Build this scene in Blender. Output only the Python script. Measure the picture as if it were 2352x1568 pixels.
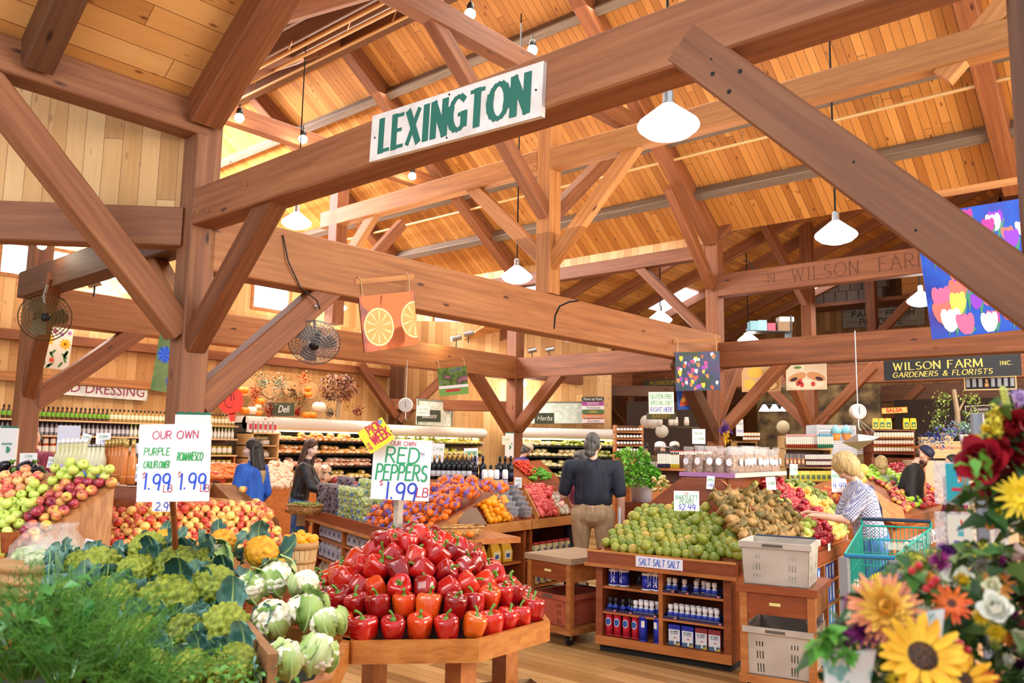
import bpy, math, random
from mathutils import Vector, Matrix
R=random.Random(7)
SC=bpy.context.scene; COL=SC.collection
for _o in list(bpy.data.objects): bpy.data.objects.remove(_o)
# ---------------- camera ----------------
F=1875.24;CX,CY=1176,784;EYE=1.65;PT=.1282;YW=.7176;RL=.0179
FW=Vector((-math.sin(YW)*math.cos(PT),math.cos(YW)*math.cos(PT),math.sin(PT)))
_r0=Vector((math.cos(YW),math.sin(YW),0));_u0=_r0.cross(FW)
RT=_r0*math.cos(RL)+_u0*math.sin(RL);UP=_u0*math.cos(RL)-_r0*math.sin(RL)
cam=bpy.data.cameras.new('camera');cam.lens=36*F/2352;cam.sensor_width=36
cam.clip_start=.05;cam.dof.use_dof=True;cam.dof.focus_distance=6.5;cam.dof.aperture_fstop=4.0
camo=bpy.data.objects.new('camera',cam);COL.objects.link(camo)
camo.matrix_world=Matrix(((RT.x,UP.x,-FW.x,0),(RT.y,UP.y,-FW.y,0),(RT.z,UP.z,-FW.z,EYE),(0,0,0,1)))
SC.camera=camo
# ---------------- world, exposure, large lights ----------------
W=bpy.data.worlds.new('World');SC.world=W;W.use_nodes=True
W.node_tree.nodes['Background'].inputs[0].default_value=(.86,.92,1,1)
W.node_tree.nodes['Background'].inputs[1].default_value=1.0
SC.view_settings.view_transform='Standard';SC.view_settings.look='None'
SC.view_settings.exposure=.34;SC.view_settings.gamma=1;SC.view_settings.use_curve_mapping=False
try:
    cy=SC.cycles;cy.use_denoising=True;cy.max_bounces=6;cy.diffuse_bounces=3;cy.glossy_bounces=2
    cy.transmission_bounces=4;cy.transparent_max_bounces=8;cy.caustics_reflective=False;cy.caustics_refractive=False
    cy.sample_clamp_indirect=4;cy.use_adaptive_sampling=True;cy.adaptive_threshold=.02
except Exception: pass
def area(loc,rot,sx,sy,power,col=(1,1,1)):
    l=bpy.data.lights.new('area_light','AREA');l.shape='RECTANGLE';l.size=sx;l.size_y=sy;l.energy=power;l.color=col
    o=bpy.data.objects.new('area_light',l);COL.objects.link(o);o.location=loc;o.rotation_euler=rot
    return o
def bulb(loc,power,col=(1,.9,.75),r=.08):
    l=bpy.data.lights.new('lamp_light','POINT');l.energy=power;l.color=col;l.shadow_soft_size=r
    o=bpy.data.objects.new('lamp_light',l);COL.objects.link(o);o.location=loc;return o
area((-3.2,-1.2,4.3),(math.radians(38),0,math.radians(35)),5,2.5,170,(1,.96,.92))     # added soft fill from behind the camera over the entrance bay
area((-8.5,8.6,8.3),(0,0,0),9,2.2,420,(1,.93,.82))                                    # added soft light under the ridge of the main hall
area((-8.0,8.6,4.6),(math.radians(180),0,0),8,7,170,(1,.9,.76))                      # added up-light on the roof boards, stands in for bounce from the lamps
area((-3.5,17.5,5.0),(0,0,0),6,6,420,(1,.9,.78))                                      # wide ceiling light added over the far wing
area((-12.6,8.5,3.6),(0,math.radians(-25),0),1.5,9,160,(1,.88,.7))                    # cold case lamps along the left wall
area((2.6,8.8,3.4),(0,math.radians(83),0),3.5,8,760,(1,.9,.76))                              # added side light for the bright right face of the long beam
area((-17.6,6.9,7.7),(math.radians(52),0,0),4.5,1.6,1500,(.95,.97,1))                       # skylight over the left end of the hall
# ---------------- pixel to place helpers (the frame is 2352 x 1568) ----------------
def ray(px,py): return FW+RT*((px-CX)/F)+UP*((CY-py)/F)
E0=Vector((0,0,EYE))
def at(px,py,t): return E0+ray(px,py)*t
def onz(px,py,z): r=ray(px,py);return E0+r*((z-EYE)/r.z)
def onx(px,py,X): r=ray(px,py);return E0+r*(X/r.x)
def ony(px,py,Y): r=ray(px,py);return E0+r*(Y/r.y)
def onp(px,py,O,N): r=ray(px,py);return E0+r*((Vector(O)-E0).dot(N)/r.dot(N))
# ---------------- materials ----------------
def lin(c):
    if isinstance(c,str): c=tuple(int(c[i:i+2],16)/255 for i in (0,2,4))
    return tuple(((v/12.92) if v<=.04045 else ((v+.055)/1.055)**2.4) for v in c)+(1,)
_M={}
def newmat(name):
    m=bpy.data.materials.new(name);m.use_nodes=True;nt=m.node_tree
    return m,nt,nt.nodes['Principled BSDF']
def nd(nt,t,**k):
    n=nt.nodes.new(t)
    for a,b in k.items():
        if hasattr(n,a): setattr(n,a,b)
    return n
def math_(nt,op,a,b=None):
    n=nd(nt,'ShaderNodeMath',operation=op)
    for i,v in enumerate((a,b)):
        if v is None: continue
        if isinstance(v,(int,float)): n.inputs[i].default_value=v
        else: nt.links.new(v,n.inputs[i])
    return n.outputs[0]
def ramp(nt,fac,stops):
    n=nd(nt,'ShaderNodeValToRGB');e=n.color_ramp.elements
    while len(e)<len(stops): e.new(.5)
    for i,(p,c) in enumerate(stops): e[i].position=p;e[i].color=lin(c)
    nt.links.new(fac,n.inputs[0]);return n.outputs[0]
def C(hexc,rough=.5,metal=0,emit=0,var=0):
    k=(hexc,rough,metal,emit,var)
    if k in _M: return _M[k]
    m,nt,b=newmat('paint_'+hexc);b.inputs['Base Color'].default_value=lin(hexc);b.inputs['Roughness'].default_value=rough
    b.inputs['Metallic'].default_value=metal
    if emit: b.inputs['Emission Color'].default_value=lin(hexc);b.inputs['Emission Strength'].default_value=emit
    if var:
        oi=nd(nt,'ShaderNodeObjectInfo');h=nd(nt,'ShaderNodeHueSaturation');h.inputs['Color'].default_value=lin(hexc)
        nt.links.new(math_(nt,'ADD',math_(nt,'MULTIPLY',oi.outputs['Random'],var),1-var/2),h.inputs['Value'])
        nt.links.new(h.outputs[0],b.inputs['Base Color'])
    _M[k]=m;return m
def wood(name,c1,c2,c3,rough=.6,sc=(.9,19,19),var=.35,knots=True):
    if name in _M: return _M[name]
    m,nt,b=newmat(name);tc=nd(nt,'ShaderNodeTexCoord');oi=nd(nt,'ShaderNodeObjectInfo')
    off=nd(nt,'ShaderNodeVectorMath',operation='ADD');nt.links.new(tc.outputs['Object'],off.inputs[0])
    cx=nd(nt,'ShaderNodeCombineXYZ');nt.links.new(math_(nt,'MULTIPLY',oi.outputs['Random'],37.),cx.inputs[0]);nt.links.new(cx.outputs[0],off.inputs[1])
    mp=nd(nt,'ShaderNodeMapping');mp.inputs['Scale'].default_value=sc;nt.links.new(off.outputs[0],mp.inputs[0])
    n=nd(nt,'ShaderNodeTexNoise');n.inputs['Scale'].default_value=1;n.inputs['Detail'].default_value=8;n.inputs['Roughness'].default_value=.62;n.inputs['Distortion'].default_value=.45
    nt.links.new(mp.outputs[0],n.inputs['Vector'])
    col=ramp(nt,n.outputs[0],[(.22,c1),(.5,c2),(.8,c3)])
    if knots:
        mp2=nd(nt,'ShaderNodeMapping');mp2.inputs['Scale'].default_value=(1.3,4,4);nt.links.new(off.outputs[0],mp2.inputs[0])
        v=nd(nt,'ShaderNodeTexVoronoi');v.inputs['Scale'].default_value=1;nt.links.new(mp2.outputs[0],v.inputs['Vector'])
        kf=ramp(nt,v.outputs['Distance'],[(.035,'ffffff'),(.10,'000000')])
        mx=nd(nt,'ShaderNodeMixRGB',blend_type='MULTIPLY');mx.inputs[2].default_value=lin('6b4028')
        nt.links.new(kf,mx.inputs[0]);nt.links.new(col,mx.inputs[1]);col=mx.outputs[0]
    h=nd(nt,'ShaderNodeHueSaturation');nt.links.new(col,h.inputs['Color'])
    nt.links.new(math_(nt,'ADD',math_(nt,'MULTIPLY',oi.outputs['Random'],var),1-var*.5),h.inputs['Value'])
    nt.links.new(h.outputs[0],b.inputs['Base Color']);b.inputs['Roughness'].default_value=rough
    bp=nd(nt,'ShaderNodeBump');bp.inputs['Strength'].default_value=.25;bp.inputs['Distance'].default_value=.01
    nt.links.new(n.outputs[0],bp.inputs['Height']);nt.links.new(bp.outputs[0],b.inputs['Normal'])
    _M[name]=m;return m
def planks(name,tones,width,groove='3a2413',rough=.55,knot=.5,length=2.4,gw=.05,spec=.5):
    """boards run along local X, their width lies along local Y"""
    m,nt,b=newmat(name);tc=nd(nt,'ShaderNodeTexCoord');sp=nd(nt,'ShaderNodeSeparateXYZ');nt.links.new(tc.outputs['Object'],sp.inputs[0])
    y=math_(nt,'DIVIDE',sp.outputs[1],width);iy=math_(nt,'FLOOR',y);fy=math_(nt,'FRACT',y)
    wn0=nd(nt,'ShaderNodeTexWhiteNoise',noise_dimensions='1D');nt.links.new(iy,wn0.inputs['W'])
    xs=math_(nt,'ADD',math_(nt,'DIVIDE',sp.outputs[0],length),math_(nt,'MULTIPLY',wn0.outputs['Value'],5.))
    ix=math_(nt,'FLOOR',xs);fx=math_(nt,'FRACT',xs)
    cb=nd(nt,'ShaderNodeCombineXYZ');nt.links.new(ix,cb.inputs[0]);nt.links.new(iy,cb.inputs[1])
    wn=nd(nt,'ShaderNodeTexWhiteNoise',noise_dimensions='3D');nt.links.new(cb.outputs[0],wn.inputs['Vector'])
    mp=nd(nt,'ShaderNodeMapping');mp.inputs['Scale'].default_value=(1.5,22,22);nt.links.new(tc.outputs['Object'],mp.inputs[0])
    ad=nd(nt,'ShaderNodeVectorMath',operation='ADD');nt.links.new(mp.outputs[0],ad.inputs[0])
    sc=nd(nt,'ShaderNodeVectorMath',operation='SCALE');sc.inputs['Scale'].default_value=40;nt.links.new(wn.outputs['Color'],sc.inputs[0]);nt.links.new(sc.outputs[0],ad.inputs[1])
    n=nd(nt,'ShaderNodeTexNoise');n.inputs['Scale'].default_value=1;n.inputs['Detail'].default_value=4;n.inputs['Distortion'].default_value=.8;nt.links.new(ad.outputs[0],n.inputs['Vector'])
    f=math_(nt,'ADD',math_(nt,'MULTIPLY',wn.outputs['Value'],.6),math_(nt,'MULTIPLY',n.outputs[0],.4))
    k=len(tones);col=ramp(nt,f,[(.15+.7*i/(k-1),t) for i,t in enumerate(tones)])
    mp2=nd(nt,'ShaderNodeMapping');mp2.inputs['Scale'].default_value=(3,8,3);nt.links.new(tc.outputs['Object'],mp2.inputs[0])
    v=nd(nt,'ShaderNodeTexVoronoi');v.inputs['Scale'].default_value=1;nt.links.new(mp2.outputs[0],v.inputs['Vector'])
    kf=ramp(nt,v.outputs['Distance'],[(.05,'ffffff'),(.16,'000000')])
    mx=nd(nt,'ShaderNodeMixRGB',blend_type='MULTIPLY');mx.inputs[2].default_value=lin('7a4420');nt.links.new(math_(nt,'MULTIPLY',kf,knot),mx.inputs[0]);nt.links.new(col,mx.inputs[1])
    g1=math_(nt,'LESS_THAN',fy,gw);g2=math_(nt,'LESS_THAN',fx,gw*width/length);g=math_(nt,'MAXIMUM',g1,g2)
    m2=nd(nt,'ShaderNodeMixRGB');m2.inputs[2].default_value=lin(groove);nt.links.new(g,m2.inputs[0]);nt.links.new(mx.outputs[0],m2.inputs[1])
    nt.links.new(m2.outputs[0],b.inputs['Base Color']);b.inputs['Roughness'].default_value=rough
    b.inputs['Specular IOR Level'].default_value=spec
    return m
def speckle(name,stops,scale=8,rough=.4,detail=3,rnd=0,bump=0,coords='Object',coat=0,dist=0,stretch=(1,1,1)):
    """noise ramp; rnd mixes a per-object random tone into the ramp position"""
    if name in _M: return _M[name]
    m,nt,b=newmat(name);tc=nd(nt,'ShaderNodeTexCoord')
    mp=nd(nt,'ShaderNodeMapping');mp.inputs['Scale'].default_value=stretch;nt.links.new(tc.outputs[coords],mp.inputs[0])
    n=nd(nt,'ShaderNodeTexNoise');n.inputs['Scale'].default_value=scale;n.inputs['Detail'].default_value=detail;n.inputs['Distortion'].default_value=dist
    f=n.outputs[0]
    oi=nd(nt,'ShaderNodeObjectInfo');ad=nd(nt,'ShaderNodeVectorMath',operation='ADD');cx=nd(nt,'ShaderNodeCombineXYZ')
    nt.links.new(math_(nt,'MULTIPLY',oi.outputs['Random'],50.),cx.inputs[0]);nt.links.new(mp.outputs[0],ad.inputs[0]);nt.links.new(cx.outputs[0],ad.inputs[1])
    nt.links.new(ad.outputs[0],n.inputs['Vector'])
    if rnd: f=math_(nt,'ADD',f,math_(nt,'MULTIPLY',math_(nt,'SUBTRACT',oi.outputs['Random'],.5),rnd))
    nt.links.new(ramp(nt,f,stops),b.inputs['Base Color']);b.inputs['Roughness'].default_value=rough
    b.inputs['Coat Weight'].default_value=coat;b.inputs['Coat Roughness'].default_value=.08
    if bump:
        bp=nd(nt,'ShaderNodeBump');bp.inputs['Strength'].default_value=bump;bp.inputs['Distance'].default_value=.01
        nt.links.new(n.outputs[0],bp.inputs['Height']);nt.links.new(bp.outputs[0],b.inputs['Normal'])
    _M[name]=m;return m
def film(name,tint='ffffff',alpha=.35,rough=.12):
    if name in _M: return _M[name]
    m,nt,b=newmat(name);b.inputs['Base Color'].default_value=lin(tint);b.inputs['Roughness'].default_value=rough
    b.inputs['Alpha'].default_value=alpha;b.inputs['Specular IOR Level'].default_value=.9
    n=nd(nt,'ShaderNodeTexNoise');n.inputs['Scale'].default_value=22;n.inputs['Detail'].default_value=2;n.inputs['Distortion'].default_value=2
    tc=nd(nt,'ShaderNodeTexCoord');nt.links.new(tc.outputs['Object'],n.inputs['Vector'])
    bp=nd(nt,'ShaderNodeBump');bp.inputs['Strength'].default_value=.9;bp.inputs['Distance'].default_value=.02
    nt.links.new(n.outputs[0],bp.inputs['Height']);nt.links.new(bp.outputs[0],b.inputs['Normal'])
    _M[name]=m;return m
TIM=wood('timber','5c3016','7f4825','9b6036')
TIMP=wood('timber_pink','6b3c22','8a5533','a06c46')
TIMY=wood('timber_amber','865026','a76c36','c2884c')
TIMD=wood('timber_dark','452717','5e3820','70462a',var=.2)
OAK=wood('oak_board','9a5528','b96f37','cd8747',rough=.35,sc=(3,24,24),knots=False,var=.15)
OAKD=wood('oak_dark','6f3216','8d4622','a45a2e',rough=.35,sc=(3,24,24),knots=False,var=.15)
PLY=wood('plywood','a8642f','c98648','dc9f60',rough=.4,sc=(5,5,16),knots=False,var=.12)
CLY=speckle('clear_ply',[(.3,'9c6236'),(.55,'b98050'),(.75,'cb9663')],scale=3,rough=.35,dist=2,stretch=(1,4,1))
TIMB=wood('timber_light_brown','84502a','a86a3a','bf8450')
DARK=C('17130f',.8);WHITE=C('f2f2f4',.55);STEEL=C('b9bbbd',.3,.9);BLACK=C('0d0d10',.4)
# ---------------- mesh builder ----------------
class MB:
    def __init__(s): s.v=[];s.f=[];s.m=[];s.s=[]
    def add(s,vs,fs,mi=0,sm=False,M=None):
        b=len(s.v)
        for v in vs: s.v.append(tuple(M@Vector(v)) if M is not None else tuple(v))
        for f in fs: s.f.append([b+i for i in f]);s.m.append(mi);s.s.append(sm)
        return s
    def box(s,c,d,mi=0,rz=0,M=None,taper=1.):
        x,y,z=d[0]/2,d[1]/2,d[2]/2;T=Matrix.Translation(c)@Matrix.Rotation(rz,4,'Z')
        if M is not None: T=M@T
        t=taper
        vs=[(-x*t,-y*t,-z),(x*t,-y*t,-z),(x*t,y*t,-z),(-x*t,y*t,-z),(-x,-y,z),(x,-y,z),(x,y,z),(-x,y,z)]
        return s.add(vs,[(0,3,2,1),(4,5,6,7),(0,1,5,4),(1,2,6,5),(2,3,7,6),(3,0,4,7)],mi,False,T)
    def slab(s,p,q,mi=0,M=None):
        return s.box([(a+b)/2 for a,b in zip(p,q)],[abs(b-a) for a,b in zip(p,q)],mi,0,M)
    def hexa(s,b,t,mi=0):    # prism between two point loops
        n=len(b);fs=[tuple(range(n))[::-1],tuple(range(n,2*n))]+[(i,(i+1)%n,n+(i+1)%n,n+i) for i in range(n)]
        return s.add(list(b)+list(t),fs,mi)
    def tube(s,pts,r,n=8,mi=0,cap=True,sm=True):
        pts=[Vector(p) for p in pts];rs=r if isinstance(r,(list,tuple)) else [r]*len(pts)
        vs=[];fs=[];pu=None
        for i,p in enumerate(pts):
            d=(pts[min(i+1,len(pts)-1)]-pts[max(i-1,0)])
            d=d.normalized() if d.length>1e-9 else Vector((0,0,1))
            if pu is None: pu=d.cross(Vector((0,0,1)) if abs(d.z)<.9 else Vector((1,0,0))).normalized()
            u=(pu-d*pu.dot(d)).normalized();pu=u;w=d.cross(u)
            for k in range(n):
                a=2*math.pi*k/n;vs.append(p+(u*math.cos(a)+w*math.sin(a))*rs[i])
        for i in range(len(pts)-1):
            for k in range(n): fs.append((i*n+k,i*n+(k+1)%n,(i+1)*n+(k+1)%n,(i+1)*n+k))
        s.add(vs,fs,mi,sm)
        if cap:
            s.add(vs[:n],[tuple(range(n))[::-1]],mi);s.add(vs[-n:],[tuple(range(n))],mi)
        return s
    def lathe(s,prof,n=16,mi=0,M=None,sm=True,fr=None):
        """prof [(r,z)] or [(r,z,mi)]; fr(angle,zi)-> radial factor"""
        vs=[]
        for j,p in enumerate(prof):
            for k in range(n):
                a=2*math.pi*k/n;q=p[0]*(fr(a,j) if fr else 1);vs.append((q*math.cos(a),q*math.sin(a),p[1]))
        b=len(s.v);s.add(vs,[],mi,sm,M)
        for j in range(len(prof)-1):
            m=prof[j][2] if len(prof[j])>2 else mi
            for k in range(n):
                s.f.append([b+j*n+k,b+j*n+(k+1)%n,b+(j+1)*n+(k+1)%n,b+(j+1)*n+k]);s.m.append(m);s.s.append(sm)
        for j,rev in ((0,True),(len(prof)-1,False)):
            if prof[j][0]>1e-4:
                f=[b+j*n+k for k in range(n)];s.f.append(f[::-1] if rev else f);s.m.append(prof[j][2] if len(prof[j])>2 else mi);s.s.append(False)
        return s
    def ball(s,c,r,seg=10,rings=7,mi=0,M=None,fn=None):
        if isinstance(r,(int,float)): r=(r,r,r)
        vs=[];fs=[]
        for j in range(rings+1):
            ph=math.pi*j/rings
            for k in range(seg):
                a=2*math.pi*k/seg;v=Vector((math.sin(ph)*math.cos(a),math.sin(ph)*math.sin(a),math.cos(ph)))
                q=fn(v) if fn else 1
                vs.append((c[0]+v.x*r[0]*q,c[1]+v.y*r[1]*q,c[2]+v.z*r[2]*q))
        for j in range(rings):
            for k in range(seg): fs.append((j*seg+k,(j+1)*seg+k,(j+1)*seg+(k+1)%seg,j*seg+(k+1)%seg))
        return s.add(vs,fs,mi,True,M)
    def mesh(s,name,mats):
        me=bpy.data.meshes.new(name);me.from_pydata(s.v,[],s.f)
        for m in (mats if isinstance(mats,(list,tuple)) else [mats]): me.materials.append(m)
        me.polygons.foreach_set('material_index',s.m);me.polygons.foreach_set('use_smooth',s.s);me.update()
        return me
    def build(s,name,mats,parent=None,loc=None,rz=0,label=None,cat=None,group=None,kind=None):
        o=bpy.data.objects.new(name,s.mesh(name,mats));COL.objects.link(o)
        if parent is not None: o.parent=parent
        if loc is not None: o.location=loc
        if rz: o.rotation_euler=(0,0,rz)
        return tag(o,label,cat,group,kind)
def tag(o,label=None,cat=None,group=None,kind=None):
    if label: o['label']=label
    if cat: o['category']=cat
    if group: o['group']=group
    if kind: o['kind']=kind
    return o
def thing(name,label,cat,loc=(0,0,0),rz=0,group=None):
    o=bpy.data.objects.new(name,None);o.empty_display_size=.1;COL.objects.link(o);o.location=loc;o.rotation_euler=(0,0,rz)
    return tag(o,label,cat,group)
def dup(o,loc=None,rot=None,scale=None,label=None,parent=None,group=None):
    c=o.copy();COL.objects.link(c)
    if parent is not None: c.parent=parent
    for ch in o.children: dup(ch,parent=c)
    if loc is not None: c.location=loc
    if rot is not None: c.rotation_euler=rot
    if scale is not None: c.scale=(scale,)*3 if isinstance(scale,(int,float)) else scale
    if label: c['label']=label
    if group: c['group']=group
    return c
def frame(o,u,nrm):     # matrix: local X along u, local Z along nrm
    u=Vector(u).normalized();n=Vector(nrm);n=(n-u*n.dot(u)).normalized();w=n.cross(u)
    return Matrix(((u.x,w.x,n.x,o[0]),(u.y,w.y,n.y,o[1]),(u.z,w.z,n.z,o[2]),(0,0,0,1)))
def beam(a,b,w,h,mat=None,name='timber_beam',label=None,cat='beam',group=None,up=(0,0,1),kind=None,pegs=()):
    """timber from a to b on its centre line; h along up"""
    a=Vector(a);b=Vector(b);L=(b-a).length;c=.012
    y,z=w/2,h/2;sec=[(-y+c,-z),(y-c,-z),(y,-z+c),(y,z-c),(y-c,z),(-y+c,z),(-y,z-c),(-y,-z+c)]
    mb=MB();mb.hexa([(0,p,q) for p,q in sec],[(L,p,q) for p,q in sec])
    mb.f=[f[::-1] for f in mb.f]
    o=mb.build(name,mat or TIM,label=label,cat=cat,group=group,kind=kind)
    M=frame(a,b-a,up);o.matrix_world=M
    for (x,s,q) in pegs:      # round wooden peg heads: along, side sign, height
        pm=MB();pm.tube([(x,s*y,q),(x,s*(y+.012),q)],.014,8);pm.build('wooden_peg',TIMY,o)
    return o
def panel(o,u,nrm,lu,lv,th,mat,name,kind='structure',**k):
    mb=MB();mb.slab((0,0,-th),(lu,lv,0));q=mb.build(name,mat,kind=kind,**k);q.matrix_world=frame(o,u,nrm);return q
# ---------------- setting ----------------
FLM=planks('floor_boards',['8a6238','a97c49','c0935b','d0a56c'],.11,'5a3f22',rough=.25,knot=.12,length=3,gw=.03)
RFM=planks('roof_boards',['a3652a','b87936','c68640','d0944c'],.13,'5a3214',knot=.9,length=4.2,gw=.06)
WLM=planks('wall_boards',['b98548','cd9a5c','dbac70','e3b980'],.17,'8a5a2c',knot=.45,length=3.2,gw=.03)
YL,X0=3.46,-6.85
XB,Y1,YM=-11.7,13.55,8.6;PW=.25;XW=-14.6
panel((-26,-4,0),(1,0,0),(0,0,1),40,44,.1,FLM,'floor')
# roof slopes of the main hall: ridge along X at YM
SL=.70;ZR=9.28;ZE=ZR-SL*(13.75-YM)
n_far=Vector((0,-SL,-1)).normalized();n_near=Vector((0,SL,-1)).normalized()
panel((-15.2,YM,ZR),(0,1,-SL),n_far,(13.75-YM)*math.hypot(1,SL),24.5,.05,RFM,'ceiling_far_slope').matrix_world=frame((-15.2,YM,ZR),(0,1,-SL),-n_far)
for o in [bpy.data.objects['ceiling_far_slope']]:
    # local y of frame((0,1,-s), up) points to -X, so start at the east end
    o.matrix_world=frame((3.3,YM,ZR+.04),(0,1,-SL),-n_far)
o=panel((0,0,0),(0,1,0),(0,0,1),(YM-3.3)*math.hypot(1,SL),15,.05,RFM,'ceiling_near_slope');o.matrix_world=frame((-21.2,YM,ZR+.04),(0,-1,-SL),-n_near)
# near wing: slope rising toward +X from the eave over the left post
o=panel((0,0,0),(0,1,0),(0,0,1),7,5.4,.05,planks('roof_boards_wide',['a86f38','bf8446','cb9254','d5a163'],.2,'6a3c18',knot=.8,length=4,gw=.03),'ceiling_near_wing')
o.matrix_world=frame((-6.97,-3.4,4.72),(0,1,0),Vector((-SL,0,1)))
o.data.transform(Matrix.Scale(-1,4,(0,1,0)));o.data.flip_normals()
# far wing: gable with its ridge along Y
XR,ZR2,S2,YE=-3.8,8.15,.40,24.5
for sg in (-1,1):
    o=panel((0,0,0),(0,1,0),(0,0,1),YE-Y1-.3,10.6,.05,RFM,'ceiling_far_wing_west' if sg<0 else 'ceiling_far_wing_east')
    o.matrix_world=frame((XR,Y1+.3,ZR2),(0,1,0),Vector((sg*S2,0,1)))
    if sg>0:
        o.data.transform(Matrix.Scale(-1,4,(0,1,0)));o.data.flip_normals()
# walls (boards upright: local X is up)
def wall(p,u,L,z0,z1,name,mat=WLM,th=.08):
    mb=MB();mb.slab((0,0,-th),(z1-z0,L,0));o=mb.build(name,mat,kind='structure')
    u=Vector(u).normalized();n=Vector((0,0,1)).cross(u)  # interior side = n when local x up
    o.matrix_world=Matrix(((0,u.x,-n.x,p[0]),(0,u.y,-n.y,p[1]),(1,u.z,-n.z,z0),(0,0,0,1)));return o
# left wall with high windows
def leftwall(y0,y1,z0,z1,n): wall((XW,y0,0),(0,1,0),y1-y0,z0,z1,n)
wins=[(4.2,5.7,4.22,4.82),(8.72,9.66,4.3,4.98)]
leftwall(-4,13.2,0,4.22,'wall_left_lower');leftwall(-4,4.2,4.22,5.0,'wall_left_a');leftwall(5.7,8.72,4.22,5.0,'wall_left_b');leftwall(9.66,13.2,4.22,5.0,'wall_left_c')
wall((-21,3.4,0),(0,1,0),10.4,3.0,9.4,'wall_left_gable')
mb=MB();mb.slab((0,0,-.01),(5.6,2.0,0));o=mb.build('window_6',C('eef2ff',.2,0,14),kind='structure')
o.matrix_world=frame((-20.6,7.9,ZR-SL*(YM-7.9)-.03),(1,0,0),Vector((0,SL,-1)))
for i,(a,b,c,d) in enumerate(wins):
    mb=MB();w=.06
    mb.slab((XW-.06,a,c),(XW+.03,a+w,d),1);mb.slab((XW-.06,b-w,c),(XW+.03,b,d),1);mb.slab((XW-.06,a+w,c),(XW+.03,b-w,c+w),1);mb.slab((XW-.06,a+w,d-w),(XW+.03,b-w,d),1)
    o=mb.build('window_%d'%(i+1),[WHITE,TIMY],kind='structure')
    g=MB();g.slab((XW-.05,a+w,c+w),(XW-.04,b-w,d-w));g.build('window_pane',C('dfe9ff',.2,0,5),o)
# corner wall behind the herbs and the walls of the far wing
wall((XW,12.9,0),(1,1,0),4.95,0,4.6,'wall_corner')
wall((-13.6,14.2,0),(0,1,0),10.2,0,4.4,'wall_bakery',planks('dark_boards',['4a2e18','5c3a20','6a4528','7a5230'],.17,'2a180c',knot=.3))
wall((-16,24.4,0),(1,0,0),22,0,7.9,'wall_back',planks('back_boards',['80562c','936434','a5733f','b3824c'],.17,'5a3a1c',knot=.4))
wall((5.2,24.4,0),(0,-1,0),22,0,5.2,'wall_right')
# board wall over the plate at the far side of the main hall (between the left wall and the middle post)
for (a,b,z0,z1) in ((XW,X0-.25,5.4,5.8),(-21,XW,3.6,5.9)):
    wall((a,13.72,0),(1,0,0),b-a,z0,z1,'wall_far_band')
wall((XW,3.35,0),(-1,0,0),6.4,3.6,5.8,'wall_near_band')
# canted board wall left of the big post
dg=Vector((-1,-1,0)).normalized()
p=Vector((X0-.2,YL+.12,0));o=MB().slab((0,0,-.03),(1.45,4.6,0)).build('wall_canted',WLM,kind='structure')
q=p+dg*4.6;u=-dg;n=Vector((0,0,1)).cross(u)
o.matrix_world=Matrix(((0,u.x,-n.x,q.x),(0,u.y,-n.y,q.y),(1,0,-n.z,3.76),(0,0,0,1)))
beam((X0-.2,YL+.05,3.57),Vector((X0-.2,YL+.05,3.57))+dg*4.6,.2,.36,TIMP,label='low canted beam left of the big front post, under pale upright boards')
# ---------------- posts ----------------
def post(x,y,z0,z1,mat,label,w=PW,group=None):
    return beam((x,y,z0),(x,y,z1),w,w,mat,'timber_post',label,'post',group,up=(0,1,0))
post(X0-.125,YL+.125,0,5.3,TIMP,'thick front timber post left of the LEXINGTON beam where five timbers meet')
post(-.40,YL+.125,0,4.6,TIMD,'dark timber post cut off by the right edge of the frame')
post(XB-.125,YL+.45,0,4.9,TIMP,'timber post at the left edge with the round black fan in front of it')
post(X0-.125,Y1+.125,0,5.5,TIM,'timber post behind the small tulip banner, a blue and yellow bow tied to it')
post(XB-.125,Y1+.125,0,5.6,TIM,'timber post in the centre with two wide braces, a white bag roll hung on it',.28)
post(X0-.125,YM+.125,3.75,7.0,TIMY,'upper king post in the centre standing on the long cracked beam')
post(XB-.125,YM+.125,3.75,6.9,TIM,'upper post behind the beam left of the LEXINGTON sign')
post(X0-.12,18.2,0,7.0,TIM,'tall timber post behind the carved WILSON FARM beam')
post(XB-.12,18.2,0,4.9,TIM,'timber post with braces left of the MUSHROOM sign')
post(X0-.12,22.7,0,7.0,TIM,'timber post standing in front of the FARM FRESH PRODUCE board')
post(-14.3,12.4,0,4.6,TIMD,'dark post against the wall behind the hanging scale')
# ---------------- long beams ----------------
zt,zb=3.74,3.184
beam((X0-.14,YL+.2,(zt+zb)/2),(X0-.14,Y1+.1,(zt+zb)/2),.28,zt-zb,TIMB,label='long massive beam with a dark crack running from the front post into the hall')
cr=MB();xs=[YL+.3+i*.25 for i in range(40)]
cr.tube([(X0+.002,y,3.56-.012*(y-YL)+.016*math.sin(y*5.3)+.01*math.sin(y*13)) for y in xs],.006,4);cr.build('crack',DARK,bpy.data.objects['timber_beam.001'])
beam((XB-.14,YL+.4,(zt+zb)/2-.05),(XB-.14,Y1+.1,(zt+zb)/2-.08),.28,.5,TIMB,label='second long beam behind the fans, carrying spotlights on its top')
bx=beam((X0,YL+.125,3.735),(.2,YL+.125,3.735),.25,.335,TIMP,label='broad front beam carrying the white LEXINGTON sign',pegs=((.12,-1,-.08),(.3,-1,-.09),(.9,-1,.02),(3.9,-1,.02)))
beam((XB,YL+.3,3.62),(X0-.25,YL+.2,3.6),.25,.34,TIMD,label='rough curved beam behind the big diagonal brace at the left')
beam((XB,Y1+.125,3.365),(X0-.25,Y1+.125,3.365),.26,.456,TIM,label='beam between the centre post and the tulip banner post')
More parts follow.
